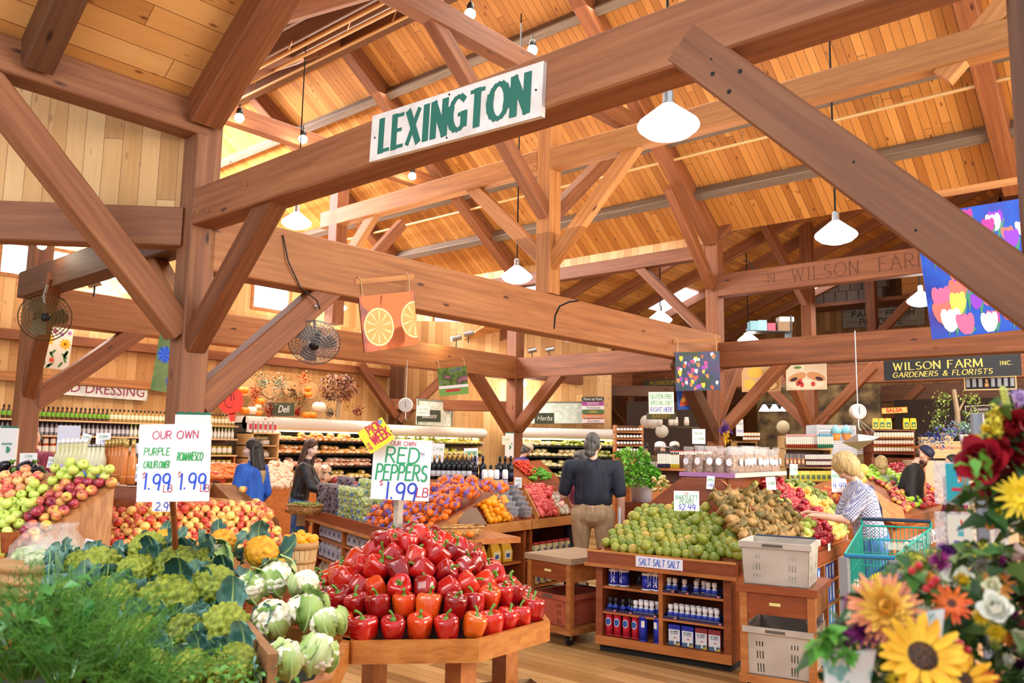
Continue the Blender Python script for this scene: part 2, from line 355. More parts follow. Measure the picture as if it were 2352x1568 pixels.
beam((X0,Y1+.125,3.365),(3.5,Y1+.125,3.365),.26,.456,TIM,label='long beam above the black WILSON FARM sign')
wb=beam((X0,Y1+.1,4.65),(3.5,Y1+.1,4.65),.2,.42,TIM,label='upper beam with WILSON FARM carved into it')
beam((XB-2.8,Y1+.1,5.33),(X0-.25,Y1+.1,5.33),.2,.27,TIM,label='plate beam under the pale board band at the foot of the roof slope')
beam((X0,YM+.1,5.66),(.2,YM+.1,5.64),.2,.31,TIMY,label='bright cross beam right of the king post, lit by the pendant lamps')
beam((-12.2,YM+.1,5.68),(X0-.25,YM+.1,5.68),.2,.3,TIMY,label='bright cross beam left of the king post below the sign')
beam((XW,18.2,3.36),(X0-.2,18.2,3.36),.24,.44,TIM,label='rear beam with the MUSHROOM sign on it')
beam((X0,18.2,3.36),(4.5,18.2,3.36),.24,.44,TIM,label='rear beam behind the two pastry posters')
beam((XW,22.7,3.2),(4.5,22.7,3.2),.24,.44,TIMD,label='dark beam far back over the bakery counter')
beam((XB,Y1+.2,3.36),(XB,18.1,3.36),.22,.4,TIM,label='side beam from the centre post to the rear')
beam((XW+.1,2.5,3.28),(XW+.1,12.4,3.28),.16,.17,TIM,label='rail on the board wall above the salad dressing sign')
beam((XW+.1,2.5,2.62),(XW+.1,7.6,2.62),.1,.16,TIMY,label='thin ledge right above the salad dressing sign')
beam((-14.25,12.2,2.56),(-12.2,14.2,2.56),.16,.24,TIM,label='low rail above the Lettuce board')
beam((XB-1.9,14.9,3.05),(XB+1.6,17.6,3.05),.16,.26,TIMD,label='dark rail above the Herbs board')
beam((X0-.12,-3,4.57),(X0-.12,YL+.1,4.57),.25,.3,TIMP,label='upper beam from the front post toward the upper left corner')
# collar beams with spots, rafters, purlins
for X,l in ((X0-.12,'collar beam with two spotlights above the LEXINGTON sign'),(XB-.12,'collar beam with spotlights behind the left end of the sign')):
    beam((X,4.3,6.9),(X,13.2,6.9),.22,.3,TIM,label=l)
def zfar(y): return ZR-SL*(y-YM)
for X,l in ((X0-.12,'wide principal rafter coming down on the tulip banner post'),(XB-.12,'wide principal rafter coming down behind the long beam at centre left'),(-2.1,'principal rafter at the upper right'),(-15.0,'principal rafter at the bright skylight end')):
    beam((X,YM,ZR-.22),(X,13.6,zfar(13.6)-.22),.25,.32,TIM,'roof_rafter',l,'rafter',up=(0,SL,1))
for X,l in ((X0-.12,'near slope rafter over the front post'),(XB-.12,'near slope rafter at the top left')):
    beam((X,YM,ZR-.22),(X,3.5,ZR-SL*(YM-3.5)-.22),.25,.32,TIM,'roof_rafter',l,'rafter',up=(0,-SL,1))
PUR=wood('purlin_grey_brown','54453a','6c594a','80705f')
for i,y in enumerate((9.7,10.75,11.8,12.8)):
    l=('highest','second highest','third','lowest')[i]+' purlin along the bright roof slope'
    beam((-21,y,zfar(y)-.16),(3.2,y,zfar(y)-.16),.16,.2,PUR,'roof_purlin',l,'purlin',up=(0,SL,1))
beam((-21,YM,ZR-.3),(3.2,YM,ZR-.3),.2,.4,TIMD,'ridge_beam','ridge beam at the top of the main roof','beam')
for i,y in enumerate((7.5,6.3,5.1)):
    beam((-21,y,ZR-SL*(YM-y)-.16),(-6,y,ZR-SL*(YM-y)-.16),.16,.2,TIMD,'roof_purlin','purlin on the near roof slope at the upper left','purlin','near slope purlins',up=(0,-SL,1))
# long pale pipes under the near slope
for i,(y,z) in enumerate(((8.1,8.45),(7.2,7.9),(6.2,7.2),(10.9,7.35),(12.0,6.6))):
    mb=MB();mb.tube([(-20.8,y,z),(2.5,y,z)],.028,8)
    for k in range(8): mb.tube([(-14+k*2.1,y,z),(-14+k*2.1,y+.1,z+.3)],.012,6)
    mb.build('sprinkler_pipe',C('c89f68',.4,.2),label=('highest sprinkler pipe just below the ridge','sprinkler pipe under the near slope, middle one','lower sprinkler pipe under the near slope','upper sprinkler pipe along the bright slope','lower sprinkler pipe along the bright slope')[i],cat='pipe')
# near wing rafters
for i,y in enumerate((3.5,2.1,.6,-.9)):
    beam((X0-.02,y,4.62),(X0+5,y,4.62+5.02*SL),.3 if i==0 else .22,.34,TIMD if i else TIM,'roof_rafter',('thick rafter rising from the front post out of the frame' if i==0 else 'rafter crossing the knotty boards in the upper left corner' if i==1 else None) or 'rafter above the upper left corner','rafter',None if i<2 else 'near wing rafters',up=(-SL,0,1))
# far wing rafters
FWR=wood('rafter_far','6b3d22','84502f','976241')
y=Y1+1.0;k=0
while y<YE-.5:
    for sg in (-1,1):
        if sg==1 and k>6: continue
        beam((XR,y,ZR2-.14),(XR+sg*9.6,y,ZR2-.14-9.6*S2),.14,.3,FWR,'roof_rafter','rafter of the dark gable behind the carved beam, '+('left' if sg<0 else 'right')+' slope','rafter','far gable rafters '+('left' if sg<0 else 'right'),up=(sg*S2,0,1))
    y+=1.35;k+=1
# white lit gaps under the far wing roof (skylight strip seen between rafters)
for i,(a,b) in enumerate((((-8.2,15.0),(1.3,.9)),((-9.9,17.5),(1.1,1.1)),((-7.6,21.2),(1.2,1.6)))):
    zz=ZR2-(abs(a[0]-XR))*S2-.02
    mb=MB();mb.slab((0,0,-.02),(b[1],b[0],0));o=mb.build('skylight_pane',C('e6ecff',.3,0,3),kind='structure');o.name='window_%d'%(i+3)
    o.matrix_world=frame((a[0],a[1],zz-.05),(0,1,0),Vector((-S2,0,1)))
# ---------------- braces ----------------
def brace(a,b,w,h,label,mat=None,up=None,off=None):
    a=Vector(a);b=Vector(b);d=(b-a).normalized();side=Vector((d.y,-d.x,0))
    up=up or side.cross(d)*(-1)
    return beam(a,b,w,h,mat or TIM,'diagonal_brace',label,'brace',up=up)
Xp=X0-.125;Yp=YL+.125
brace((Xp,Yp-.1,2.62),(Xp,1.35,4.82),.2,.24,'big diagonal brace in front, from the front post up to the left edge',TIMP)
brace((X0-.05,Yp,2.5),(X0+1.35,Yp,3.85),.17,.2,'short brace from the front post up to the LEXINGTON beam',TIM)
brace((-1.93,YL+.06,3.68),(-.45,YL+.06,2.17),.13,.215,'wide diagonal brace with drilled holes at the upper right',TIMP)
brace((Xp,Yp+.1,1.98),(Xp,YL+1.65,3.3),.2,.24,'brace behind the front post with a long crack, under the massive beam',TIM)
brace((XB-.1,YL+.5,2.1),(XB-.1,YL+1.9,3.3),.2,.24,'brace rising right from the left edge post beneath the black fan',TIM)
brace((Xp-.1,Yp+.1,2.6),(Xp-1.35,Yp+.1,3.75),.15,.18,'thin brace behind the big diagonal one, left of the front post',TIMY)
brace((XB-.1,YL+.45,2.2),(XB+1.2,YL+.2,3.6),.16,.2,'dark brace at the left edge post toward the camera side',TIM)
# king post braces
brace((Xp,YM+.1,4.85),(Xp,6.35,6.85),.18,.2,'upper brace from the king post to the collar beam behind the sign')
brace((Xp,YM+.15,4.85),(Xp,10.95,6.85),.18,.2,'upper brace behind the king post leaning right')
brace((Xp,YM+.1,4.2),(Xp-1.5,YM+.1,5.6),.13,.2,'lower brace left of the king post up to the bright cross beam',TIMY)
brace((Xp,YM+.1,4.1),(Xp+1.5,YM+.1,5.6),.13,.2,'lower brace right of the king post up to the bright cross beam',TIMY)
brace((XB-.2,YM+.1,4.5),(-10.75,YM+.1,5.6),.13,.2,'short bright brace under the left end of the cross beam',TIMY)
brace((XB-.1,YM+.2,4.3),(XB-.1,10.2,5.9),.16,.2,'brace behind the cross beam at centre left')
# far posts' braces
def vbr(x,y,z,dx,dy,l,w=.16,h=.2,mat=None):
    d=math.hypot(dx,dy)
    brace((x,y,z),(x+dx,y+dy,z+d),w,h,l,mat)
vbr(XB-.1,Y1,1.95,0,-1.35,'wide brace left of the centre post, over the lettuce case',.2,.24)
vbr(XB,Y1+.1,2.05,1.35,0,'wide brace right of the centre post',.2,.24)
vbr(X0-.12,Y1,1.9,0,-1.25,'wide brace below the small tulip banner',.22,.26,TIMD)
vbr(X0,Y1+.1,2.0,1.3,0,'brace right of the tulip banner post crossing the bread poster')
vbr(X0-.1,Y1+.2,2.3,-.1,1.1,'brace going back from the tulip banner post')
vbr(X0-.12,Y1,4.65,0,-1.5,'upper brace from the tulip banner post toward the hall',.16,.2)
vbr(X0,Y1+.1,5.6,.9,0,'upper brace right of the tulip banner post under the roof',.14,.18)
vbr(X0-.3,Y1+.1,3.8,-1.45,0,'brace between long beam and plate beam left of the tulip banner post',.14,.18)
vbr(XB-.1,18.1,2.2,-1.2,0,'brace left of the post by the MUSHROOM sign')
vbr(XB,18.1,2.2,1.2,0,'brace right of the post by the MUSHROOM sign')
vbr(X0-.12,18.1,2.2,-1.2,0,'brace left of the tall rear post')
vbr(X0,18.1,2.2,1.3,0,'brace right of the tall rear post')
vbr(X0-.12,18.1,2.2,0,-1.3,'brace in front of the tall rear post')
vbr(X0-.12,18.1,5.0,-.3,-1.6,'upper brace of the tall rear post')
vbr(X0-.12,22.6,4.6,1.2,0,'brace right of the post at the FARM FRESH board')
vbr(X0-.12,22.6,2.2,1.2,0,'brace behind the hanging scale at the right')
vbr(X0-.12,22.6,2.2,-1.1,0,'brace of the far post left of the scale')
vbr(-14.2,12.3,2.3,0,-1.1,'brace of the dark wall post behind the hanging scale')
vbr(-14.2,12.4,2.2,1.0,.9,'brace of the dark wall post toward the corner')
vbr(-1.9,YM+.1,5.4,1.4,-.0,'brace at the upper right under the bright cross beam',mat=TIMY)
bpy.data.objects.remove(bpy.data.objects[-1]) if False else None

for q,(x,z) in enumerate(((.28,.03),(.42,.05),(.40,-.05),(.22,-.02),(1.15,-.02),(1.55,.05))):
    mb=MB();mb.tube([(x,-.066,z),(x,-.0655,z)],.012 if q<3 else .006,10);mb.tube([(x,.066,z),(x,.0655,z)],.012 if q<3 else .006,10);mb.build('drill_hole',DARK,[o for o in COL.objects if o.get('label','').startswith('wide diagonal brace with drilled')][0])
# ---------------- lettering ----------------
CLIP=[None]
def arc(cx,cy,rx,ry,a0,a1,n=9): return [(cx+rx*math.cos(math.radians(a0+(a1-a0)*i/n)),cy+ry*math.sin(math.radians(a0+(a1-a0)*i/n))) for i in range(n+1)]
G={'A':[[(0,0),(.36,1),(.72,0)],[(.13,.36),(.59,.36)]],'B':[[(0,0),(0,1)],[(0,1)]+arc(.3,.77,.22,.23,90,-90)+[(0,.54)],[(0,.54)]+arc(.33,.27,.26,.27,90,-90)+[(0,0)]],
'C':[arc(.4,.5,.4,.5,50,310,12)],'D':[[(0,0),(0,1)],[(0,1)]+arc(.25,.5,.42,.5,90,-90,12)+[(0,0)]],'E':[[(0,0),(0,1)],[(0,1),(.5,1)],[(0,.53),(.4,.53)],[(0,0),(.52,0)]],
'F':[[(0,0),(0,1)],[(0,1),(.5,1)],[(0,.53),(.4,.53)]],'G':[arc(.42,.5,.42,.5,50,310,12)+[(.72,.12),(.72,.45)],[(.45,.45),(.76,.45)]],'H':[[(0,0),(0,1)],[(.6,0),(.6,1)],[(0,.52),(.6,.52)]],
'I':[[(.13,0),(.13,1)]],'J':[[(.4,1),(.4,.25)]+arc(.2,.22,.2,.22,0,-170)],'K':[[(0,0),(0,1)],[(.55,1),(0,.45)],[(.14,.58),(.6,0)]],'L':[[(0,1),(0,0)],[(0,0),(.5,0)]],
'M':[[(0,0),(.06,1)],[(.06,1),(.4,.1)],[(.4,.1),(.74,1)],[(.74,1),(.8,0)]],'N':[[(0,0),(0,1)],[(0,1),(.6,0)],[(.6,0),(.6,1)]],'O':[arc(.42,.5,.42,.5,90,450,16)],
'P':[[(0,0),(0,1)],[(0,1)]+arc(.28,.75,.25,.25,90,-90)+[(0,.5)]],'R':[[(0,0),(0,1)],[(0,1)]+arc(.28,.75,.25,.25,90,-90)+[(0,.5)],[(.22,.5),(.58,0)]],
'S':[arc(.27,.75,.24,.25,45,270)+arc(.27,.25,.26,.25,90,-140)[1:]],'T':[[(0,1),(.64,1)],[(.32,1),(.32,0)]],'U':[[(0,1),(0,.3)]+arc(.3,.3,.3,.3,180,360)+[(.6,1)]],
'V':[[(0,1),(.33,0)],[(.33,0),(.66,1)]],'W':[[(0,1),(.22,0)],[(.22,0),(.45,.9)],[(.45,.9),(.68,0)],[(.68,0),(.9,1)]],'X':[[(0,1),(.6,0)],[(.6,1),(0,0)]],'Y':[[(0,1),(.3,.5),(.3,0)],[(.6,1),(.3,.5)]],'Z':[[(0,1),(.55,1),(0,0),(.58,0)]],
'1':[[(.1,1),(.14,0)]],'2':[arc(.26,.74,.25,.26,160,-30)+[(0,0),(.55,.03)]],'4':[[(.1,1),(0,.45),(.55,.45)],[(.45,1),(.42,0)]],'5':[[(.5,1),(.08,1),(.05,.57)]+arc(.25,.3,.26,.3,110,-150)],'6':[[(.4,1),(.06,.4)]+arc(.27,.26,.24,.26,150,-200,12)],
'7':[[(0,1),(.5,1),(.15,0)]],'8':[arc(.27,.75,.2,.24,90,450,12),arc(.27,.26,.26,.26,90,450,12)],'9':[arc(.26,.7,.25,.3,20,380,12)+[(.5,.5),(.46,0)]],'0':[arc(.3,.5,.28,.5,90,450,14)],
'$':[[(.45,.85)]+arc(.25,.7,.2,.16,60,260)+arc(.25,.34,.22,.2,90,-150)[1:],[(.25,1.05),(.25,.95)]],'.':[[(.04,.05),(.1,.02)]],'&':[[(.7,0),(.15,.75)]+arc(.3,.8,.15,.18,180,0)+[(.1,.35)]+arc(.28,.22,.25,.22,160,330)+[(.7,.5)]],"'":[[(.08,1),(.05,.8)]],
'-':[[(0,.45),(.35,.45)]],'%':[[(0,0),(.5,1)]],
'a':[arc(.22,.22,.2,.22,60,360)+[(.44,.45),(.46,0)]],'b':[[(.02,1),(.02,0)],arc(.2,.22,.2,.22,180,-180)],'c':[arc(.22,.22,.2,.22,50,310)],'e':[[(.04,.22),(.4,.28)]+arc(.22,.25,.18,.2,20,310)],'h':[[(0,1),(0,0)],[(0,.2)]+arc(.17,.28,.15,.16,160,0)+[(.33,0)]],
'i':[[(.05,.42),(.05,0)],[(.05,.6),(.06,.64)]],'l':[[(.05,1),(.03,.1),(.1,0)]],'m':[[(0,.44),(0,0)],[(0,.25)]+arc(.14,.28,.12,.15,160,0)+[(.27,0)],[(.27,.25)]+arc(.4,.28,.12,.15,160,0)+[(.52,0)]],'n':[[(0,.44),(0,0)],[(0,.2)]+arc(.17,.28,.15,.15,160,0)+[(.33,0)]],
'o':[arc(.22,.22,.2,.22,90,450,10)],'p':[[(0,.44),(.02,-.35)],arc(.2,.22,.2,.22,180,-180)],'r':[[(0,.44),(0,0)],[(0,.2)]+arc(.15,.28,.13,.15,160,30)],'s':[arc(.17,.33,.13,.11,40,250)+arc(.17,.11,.15,.12,90,-150)[1:]],
't':[[(.12,.8),(.1,.1),(.2,0)],[(-.02,.46),(.28,.48)]],'u':[[(0,.44),(0,.18)]+arc(.16,.16,.16,.16,180,360)+[(.33,.44)],[(.33,.2),(.36,0)]],'y':[[(0,.44),(.18,.05)],[(.4,.44),(.1,-.35)]],'z':[[(0,.42),(.35,.42),(0,0),(.38,0)]],'w':[[(0,.44),(.12,0),(.25,.4),(.38,0),(.5,.44)]],'d':[[(.42,1),(.42,0)],arc(.22,.22,.2,.22,0,360)]}
def strokes(mb,text,x,y,h,w,mi=0,z=0,sx=1.,sp=.2,slant=0.,serif=0,thin=1.,jit=0,center=False,vert=False):
    """text as pen strokes in the local xy plane; w pen width; returns width used"""
    wid=[];zz=[z]
    for c in text:
        g=G.get(c);wid.append(.35 if g is None else .26 if c=='I' else max(p[0] for s in g for p in s))
    tot=sum(wid)*h*sx+sp*h*sx*(len(text)-1)
    x0=x-tot/2 if center else x
    for c,wd in zip(text,wid):
        g=G.get(c)
        if g:
            jy=R.uniform(-jit,jit)*h
            for s in g:
                pts=[Vector((x0+p[0]*h*sx+slant*p[1]*h,y+p[1]*h+jy)) for p in s]
                for i in range(len(pts)-1):
                    a,b=pts[i],pts[i+1];d=b-a
                    if d.length<1e-6: continue
                    ww=w*(thin+(1-thin)*abs(d.y/d.length)**1.5*(1 if not (thin<1 and d.x*d.y>0 and abs(d.x)>.15*d.length) else .45))
                    e=d.normalized()*min(ww*.3,.4*d.length);n=Vector((-d.y,d.x)).normalized()*ww/2
                    zz[0]+=.00003;z=zz[0];mb.add([(*(a-e-n),z),(*(b+e-n),z),(*(b+e+n),z),(*(a-e+n),z)],[(0,1,2,3)],mi)
                if serif:
                    for (p,q) in ((pts[0],pts[1]),(pts[-1],pts[-2])):
                        d=p-q
                        if abs(d.y)>.5*d.length and (abs(p.y-y-jy)<.03*h or abs(p.y-y-h-jy)<.03*h):
                            k=serif*h;t=w*.28;zz[0]+=.00003;z=zz[0]
                            sy=t if p.y<y+h/2 else -t
                            mb.add([(p.x-k,p.y-abs(t)*.2,z),(p.x+k,p.y-abs(t)*.2,z),(p.x+k,p.y+sy*.8,z),(p.x-k,p.y+sy*.8,z)],[(0,1,2,3) if sy>0 else (3,2,1,0)],mi)
        x0+=(wd+sp)*h*sx
    return tot
def btext(text,size,mat,parent,x,y,z,sx=1.,shear=0.,bold=0.,align='CENTER',name='lettering',rot=0.,ext=.0004,label=None):
    cu=bpy.data.curves.new('t','FONT');cu.body=text;cu.size=size;cu.shear=shear;cu.offset=bold;cu.align_x=align;cu.align_y='CENTER';cu.extrude=ext;cu.resolution_u=3
    o=bpy.data.objects.new('t',cu);COL.objects.link(o);me=bpy.data.meshes.new_from_object(o.evaluated_get(bpy.context.evaluated_depsgraph_get()))
    bpy.data.objects.remove(o);me.materials.clear();me.materials.append(mat);me.name=name
    q=bpy.data.objects.new(name,me);COL.objects.link(q);q.parent=parent;q.location=(x,y,z);q.scale=(sx,1,1);q.rotation_euler=(0,0,rot)
    return tag(q,label)
def plaque(name,label,cat,tl,tr,bl,th,mat,group=None,edge=None):
    """flat board with its top left, top right, bottom left corners in space; local origin bottom left, x right, y up, z out to the viewer"""
    tl,tr,bl=Vector(tl),Vector(tr),Vector(bl);u=(tr-tl);v=(tl-bl);L=u.length;Hh=v.length
    u.normalize();v=(v-u*v.dot(u)).normalized();n=u.cross(v)
    mb=MB();mb.slab((0,0,-th),(L,Hh,0));o=mb.build(name,mat,label=label,cat=cat,group=group)
    o.matrix_world=Matrix(((u.x,v.x,n.x,bl[0]),(u.y,v.y,n.y,bl[1]),(u.z,v.z,n.z,bl[2]),(0,0,0,1)));o['_l']=L;o['_h']=Hh
    return o,L,Hh
def px_plaque(name,label,cat,pts,fn,th,mat,**k):   # corner pixels tl,tr,bl + plane picker
    r_=plaque(name,label,cat,fn(*pts[0]),fn(*pts[1]),fn(*pts[2]),th,mat,**k);CLIP[0]=(r_[1],r_[2]);return r_
# LEXINGTON
Yf=YL-.03
o,L,Hh=px_plaque('place_sign','long white board with LEXINGTON in green letters on the broad front beam','sign',[(852,268),(1244,141),(848,372)],lambda x,y:ony(x,y,Yf),.035,speckle('weathered_white',[(.3,'cfc9c4'),(.6,'e6e2df')],scale=6))
GR=C('1d6b5e',.5);GRD=C('123c6a',.5)
mb=MB();strokes(mb,'LEXINGTON',L*.5,Hh*.17,Hh*.66,Hh*.175,0,.0022,sx=.79,sp=.29,serif=.085,thin=.42,center=True);mb.build('lettering',GR,o)

for fx,fy in ((.03,.5),(.5,.93),(.5,.07),(.97,.5)):
    mb=MB();mb.tube([(L*fx,Hh*fy,0),(L*fx,Hh*fy,.006)],.006,8);mb.build('screw',DARK,o)
# carved WILSON FARM
mb=MB();strokes(mb,'19',.95,.1,.16,.012,0,0,serif=.06);strokes(mb,'WILSON  FARM',1.4,.07,.23,.016,0,0,serif=.06,thin=.6,sp=.28,sx=.95)
wc=mb.build('carving',C('57301a',.8),wb);wc.matrix_parent_inverse=Matrix();wc.matrix_basis=Matrix(((1,0,0,0),(0,0,-1,-.102),(0,1,0,-.17),(0,0,0,1)))
wbM=wb.matrix_world
if wbM.col[1].y>0: pass
else: wc.matrix_basis=Matrix(((1,0,0,0),(0,0,1,.102),(0,1,0,-.17),(0,0,0,1)))
# black florist sign
o,L,Hh=px_plaque('farm_sign','black board lettered WILSON FARM INC. GARDENERS AND FLORISTS in gold','sign',[(2029,829),(2343,812),(2031,874)],lambda x,y:ony(x,y,13.40),.03,C('202124',.4))
GO=C('e3cf66',.4)
mb=MB();strokes(mb,'WILSON FARM',L*.08,Hh*.5,Hh*.36,Hh*.07,0,.001,sx=1.22,sp=.24,serif=.09,thin=.4);strokes(mb,'INC.',L*.86,Hh*.52,Hh*.18,Hh*.03,0,.001,sx=1.1,sp=.3,serif=.09)
strokes(mb,'GARDENERS & FLORISTS',L*.07,Hh*.14,Hh*.24,Hh*.05,0,.001,sx=1.16,sp=.24,serif=.09,thin=.5,slant=.2);mb.build('lettering',GO,o)
mb=MB()
for a,b in (((.02,.03),(.98,.05)),((.02,.95),(.98,.97))): mb.slab((L*a[0],Hh*a[1],0),(L*b[0],Hh*b[1],.004))
mb.build('edge_moulding',C('3a3c40',.4),o)
# salad dressing
o,L,Hh=px_plaque('salad_dressing_sign','pale grey board lettered SALAD DRESSING in maroon above the bottle shelves','sign',[(62,862),(337,886),(62,900)],lambda x,y:onx(x,y,XW+.12),.02,speckle('weathered_grey',[(.3,'b9b9b2'),(.6,'e2e2dc')],scale=7))
btext('SALAD DRESSING',Hh*.95,C('8c2a55',.6),o,L*.52,Hh*.5,.002,sx=.9)
# farm fresh produce
o,L,Hh=px_plaque('produce_sign','grey weathered plank board reading FARM FRESH PRODUCE, high on the back wall','sign',[(1935,712),(2122,702),(1936,753)],lambda x,y:ony(x,y,24.2),.05,speckle('grey_plank',[(.3,'6d6459'),(.6,'99907f')],scale=3,stretch=(1,6,1)))
mb=MB();mt=C('2c2620',.8)
strokes(mb,'FARM  FRESH',L*.5,Hh*.56,Hh*.32,Hh*.045,0,.004,center=True,sx=1.15,sp=.25);strokes(mb,'PRODUCE',L*.48,Hh*.12,Hh*.32,Hh*.045,0,.004,center=True,sx=1.15,sp=.25);mb.build('lettering',mt,o)
# mushrooms, salsa, cheese shop, bakery
def simple_sign(label,pts,fn,bg,fg,txt,k=.7,sx=1.,bold=0.,shear=0.,name='hanging_sign',th=.02,frame_=None):
    o,L,Hh=px_plaque(name,label,'sign',pts,fn,th,bg);btext(txt,Hh*k,fg,o,L/2,Hh/2,.002,sx=sx,bold=bold,shear=shear)
    if frame_:
        mb=MB();t=Hh*.07
        for a,b in (((0,0),(L,t)),((0,Hh-t),(L,Hh)),((0,t),(t,Hh-t)),((L-t,t),(L,Hh-t))): mb.slab((a[0],a[1],0),(b[0],b[1],.006))
        mb.build('frame',frame_,o)
    return o,L,Hh
simple_sign('dark board reading MUSHROOMS in yellow behind the small tulip banner',[(1475,874),(1572,869),(1476,890)],lambda x,y:ony(x,y,18.0),C('4b4a3a',.7),C('c9a82e'),'MUSHROOMS',.85,.85)
simple_sign('orange board reading SALSA in red above the salsa jars',[(2025,937),(2083,934),(2026,950)],lambda x,y:ony(x,y,17.5),C('e9b35c',.5),C('c3311f'),'SALSA',.9,1.1,.004,frame_=C('d98a2f'))
simple_sign('dark chalk board reading Cheese Shop in white script',[(2217,932),(2310,928),(2218,950)],lambda x,y:ony(x,y,15.5),C('33291f',.6),C('f0efe8'),'Cheese Shop',.75,.9,shear=.35,frame_=WHITE)
simple_sign('blue board reading BAKERY cut off at the right edge',[(2305,897),(2440,890),(2307,935)],lambda x,y:ony(x,y,14.5),C('3d4f63',.5),C('d9a56a'),'BAKERY',.8,1.0,.01)
simple_sign('green wooden sign reading Deli in white script on the cold case',[(625,924),(677,925),(624,955)],lambda x,y:onx(x,y,-13.05),C('3f4a34',.6),WHITE,'Deli',.75,.8,shear=.3)
simple_sign('green wooden sign reading Lettuce in white script on the cold case',[(958,940),(1012,942),(958,968)],lambda x,y:onx(x,y,-13.1),C('3f4a34',.6),WHITE,'Lettuce',.6,.9,shear=.3)
HD=Vector((1,1,0)).normalized();HO=Vector((-12.6,14.3,0));HN=Vector((1,-1,0)).normalized()
def onh(x,y,off=0): return onp(x,y,HO+HN*off,HN)
simple_sign('green wooden sign reading Herbs in white script on the cold case',[(1228,948),(1273,948),(1228,973)],lambda x,y:onh(x,y,.15),C('3f4a34',.6),WHITE,'Herbs',.65,.9,shear=.3)
def mottled(n): return speckle(n,[(.35,'dfe8df'),(.5,'c4d3c3'),(.62,'e6ebe2')],scale=5,detail=5)
for lab,pts,fn in (('pale green patterned backboard behind the Lettuce sign',[(957,915),(1038,922),(957,975)],lambda x,y:onx(x,y,-13.35)),('pale green patterned backboard behind the Herbs sign',[(1177,922),(1342,922),(1177,972)],lambda x,y:onh(x,y,-.15))):
    o,L,Hh=px_plaque('patterned_backboard',lab,'board',pts,fn,.03,mottled('leaf_print'))
    mb=MB();t=.03
    for a,b in (((0,Hh-t),(L,Hh)),((0,0),(t,Hh)),((L-t,0),(L,Hh))): mb.slab((a[0],a[1],0),(b[0],b[1],.01))
    mb.build('frame',C('6f7464'),o)
# stacked name boards: From My Fork, BERRIES, Tomatoes ...
o,L,Hh=px_plaque('name_board_stack','post of small coloured boards reading BERRIES, Tomatoes, LEEKS, Zucchini','sign',[(1340,910),(1385,910),(1340,975)],lambda x,y:onh(x,y,.1),.03,C('8a6a45'))
rows=[('Farm to Fork','39433a','ffffff',.9),('BERRIES','a94aa0','f3d3ee',.74),('Tomatoes','f0eeea','5a3050',.6),('LEEKS','4e6d3a','d6c24a',.45),('Blue Hubbard','ee7f45','79c5c0',.29),('Zucchini','e9d3d4','333333',.13)]
for t,bg,fg,yy in rows:
    mb=MB();mb.slab((-.03,Hh*yy-Hh*.065,0),(L+.03,Hh*yy+Hh*.065,.02));p=mb.build('name_board',C(bg),o);btext(t,Hh*.13,C(fg),p,L/2,Hh*yy,.022,sx=.95)
# ---------------- posters (flat photographs hanging in the hall) ----------------
def ell(mb,cx,cy,rx,ry,mi,z,n=18,rot=0):
    c,s=math.cos(rot),math.sin(rot)
    pts=[(cx+rx*math.cos(a)*c-ry*math.sin(a)*s,cy+rx*math.cos(a)*s+ry*math.sin(a)*c) for a in [2*math.pi*k/n for k in range(n)]]
    if CLIP[0]: pts=[(min(max(x,0),CLIP[0][0]),min(max(y,0),CLIP[0][1])) for x,y in pts]
    mb.add([(x,y,z) for x,y in pts],[tuple(range(n))],mi)
def strings(o,L,Hh,dz,bar=True,lab=None):
    for fx in (.06,.93):
        mb=MB();mb.tube([(L*fx,Hh,0),(L*fx+.005,Hh+dz,.004),(L*fx-.03,Hh+dz+.04,.01)],.006,5);mb.build('twine',C('d8b98a',.8),o)
    if bar:
        mb=MB();mb.slab((-.02,Hh+dz*.75,-.03),(L*1.05,Hh+dz*.75+.06,0));mb.build('hanging_bar',TIMY,o)
o,L,Hh=px_plaque('orange_poster','hanging poster of oranges with cut halves, beneath the long cracked beam','poster',[(845,681),(968,668),(838,810)],lambda x,y:at(x,y,8.75+(x-845)*.004),.02,speckle('orange_print',[(.35,'7a2410'),(.5,'a63c14'),(.62,'c4541c')],scale=6))
mb=MB()
for x,y,r,m in ((.22,.95,.2,0),(.66,.85,.3,0),(.5,.2,.26,0),(.7,.02,.3,0)): ell(mb,L*x,Hh*y,L*r,L*r*1.0,m,.0006)
for x,y in ((.3,.42),(.98,.47)):
    for r,m,z in ((.27,1,.0012),(.245,2,.0018)):
        n=20;x1=min(1,x+r)
        pts=[(min(L,L*(x+r*math.cos(a))),Hh*y+Hh*r*1.28*math.sin(a),z) for a in [2*math.pi*k/n for k in range(n)]]
        mb.add(pts,[tuple(range(n))],m)
    for k in range(10):
        a=2*math.pi*k/10+.2;q=[(L*x+L*.02*math.cos(a-.2),Hh*y+Hh*.03*math.sin(a-.2)),(L*x+L*.22*math.cos(a-.06),Hh*y+Hh*.29*math.sin(a-.06)),(L*x+L*.22*math.cos(a+.06),Hh*y+Hh*.29*math.sin(a+.06))]
        if max(p[0] for p in q)<L: mb.add([(p[0],p[1],.0022) for p in q],[(0,1,2)],1)
mb.build('printed_oranges',[C('dd6a22'),C('f3dba0'),C('e8a150')],o);strings(o,L,Hh,.17)
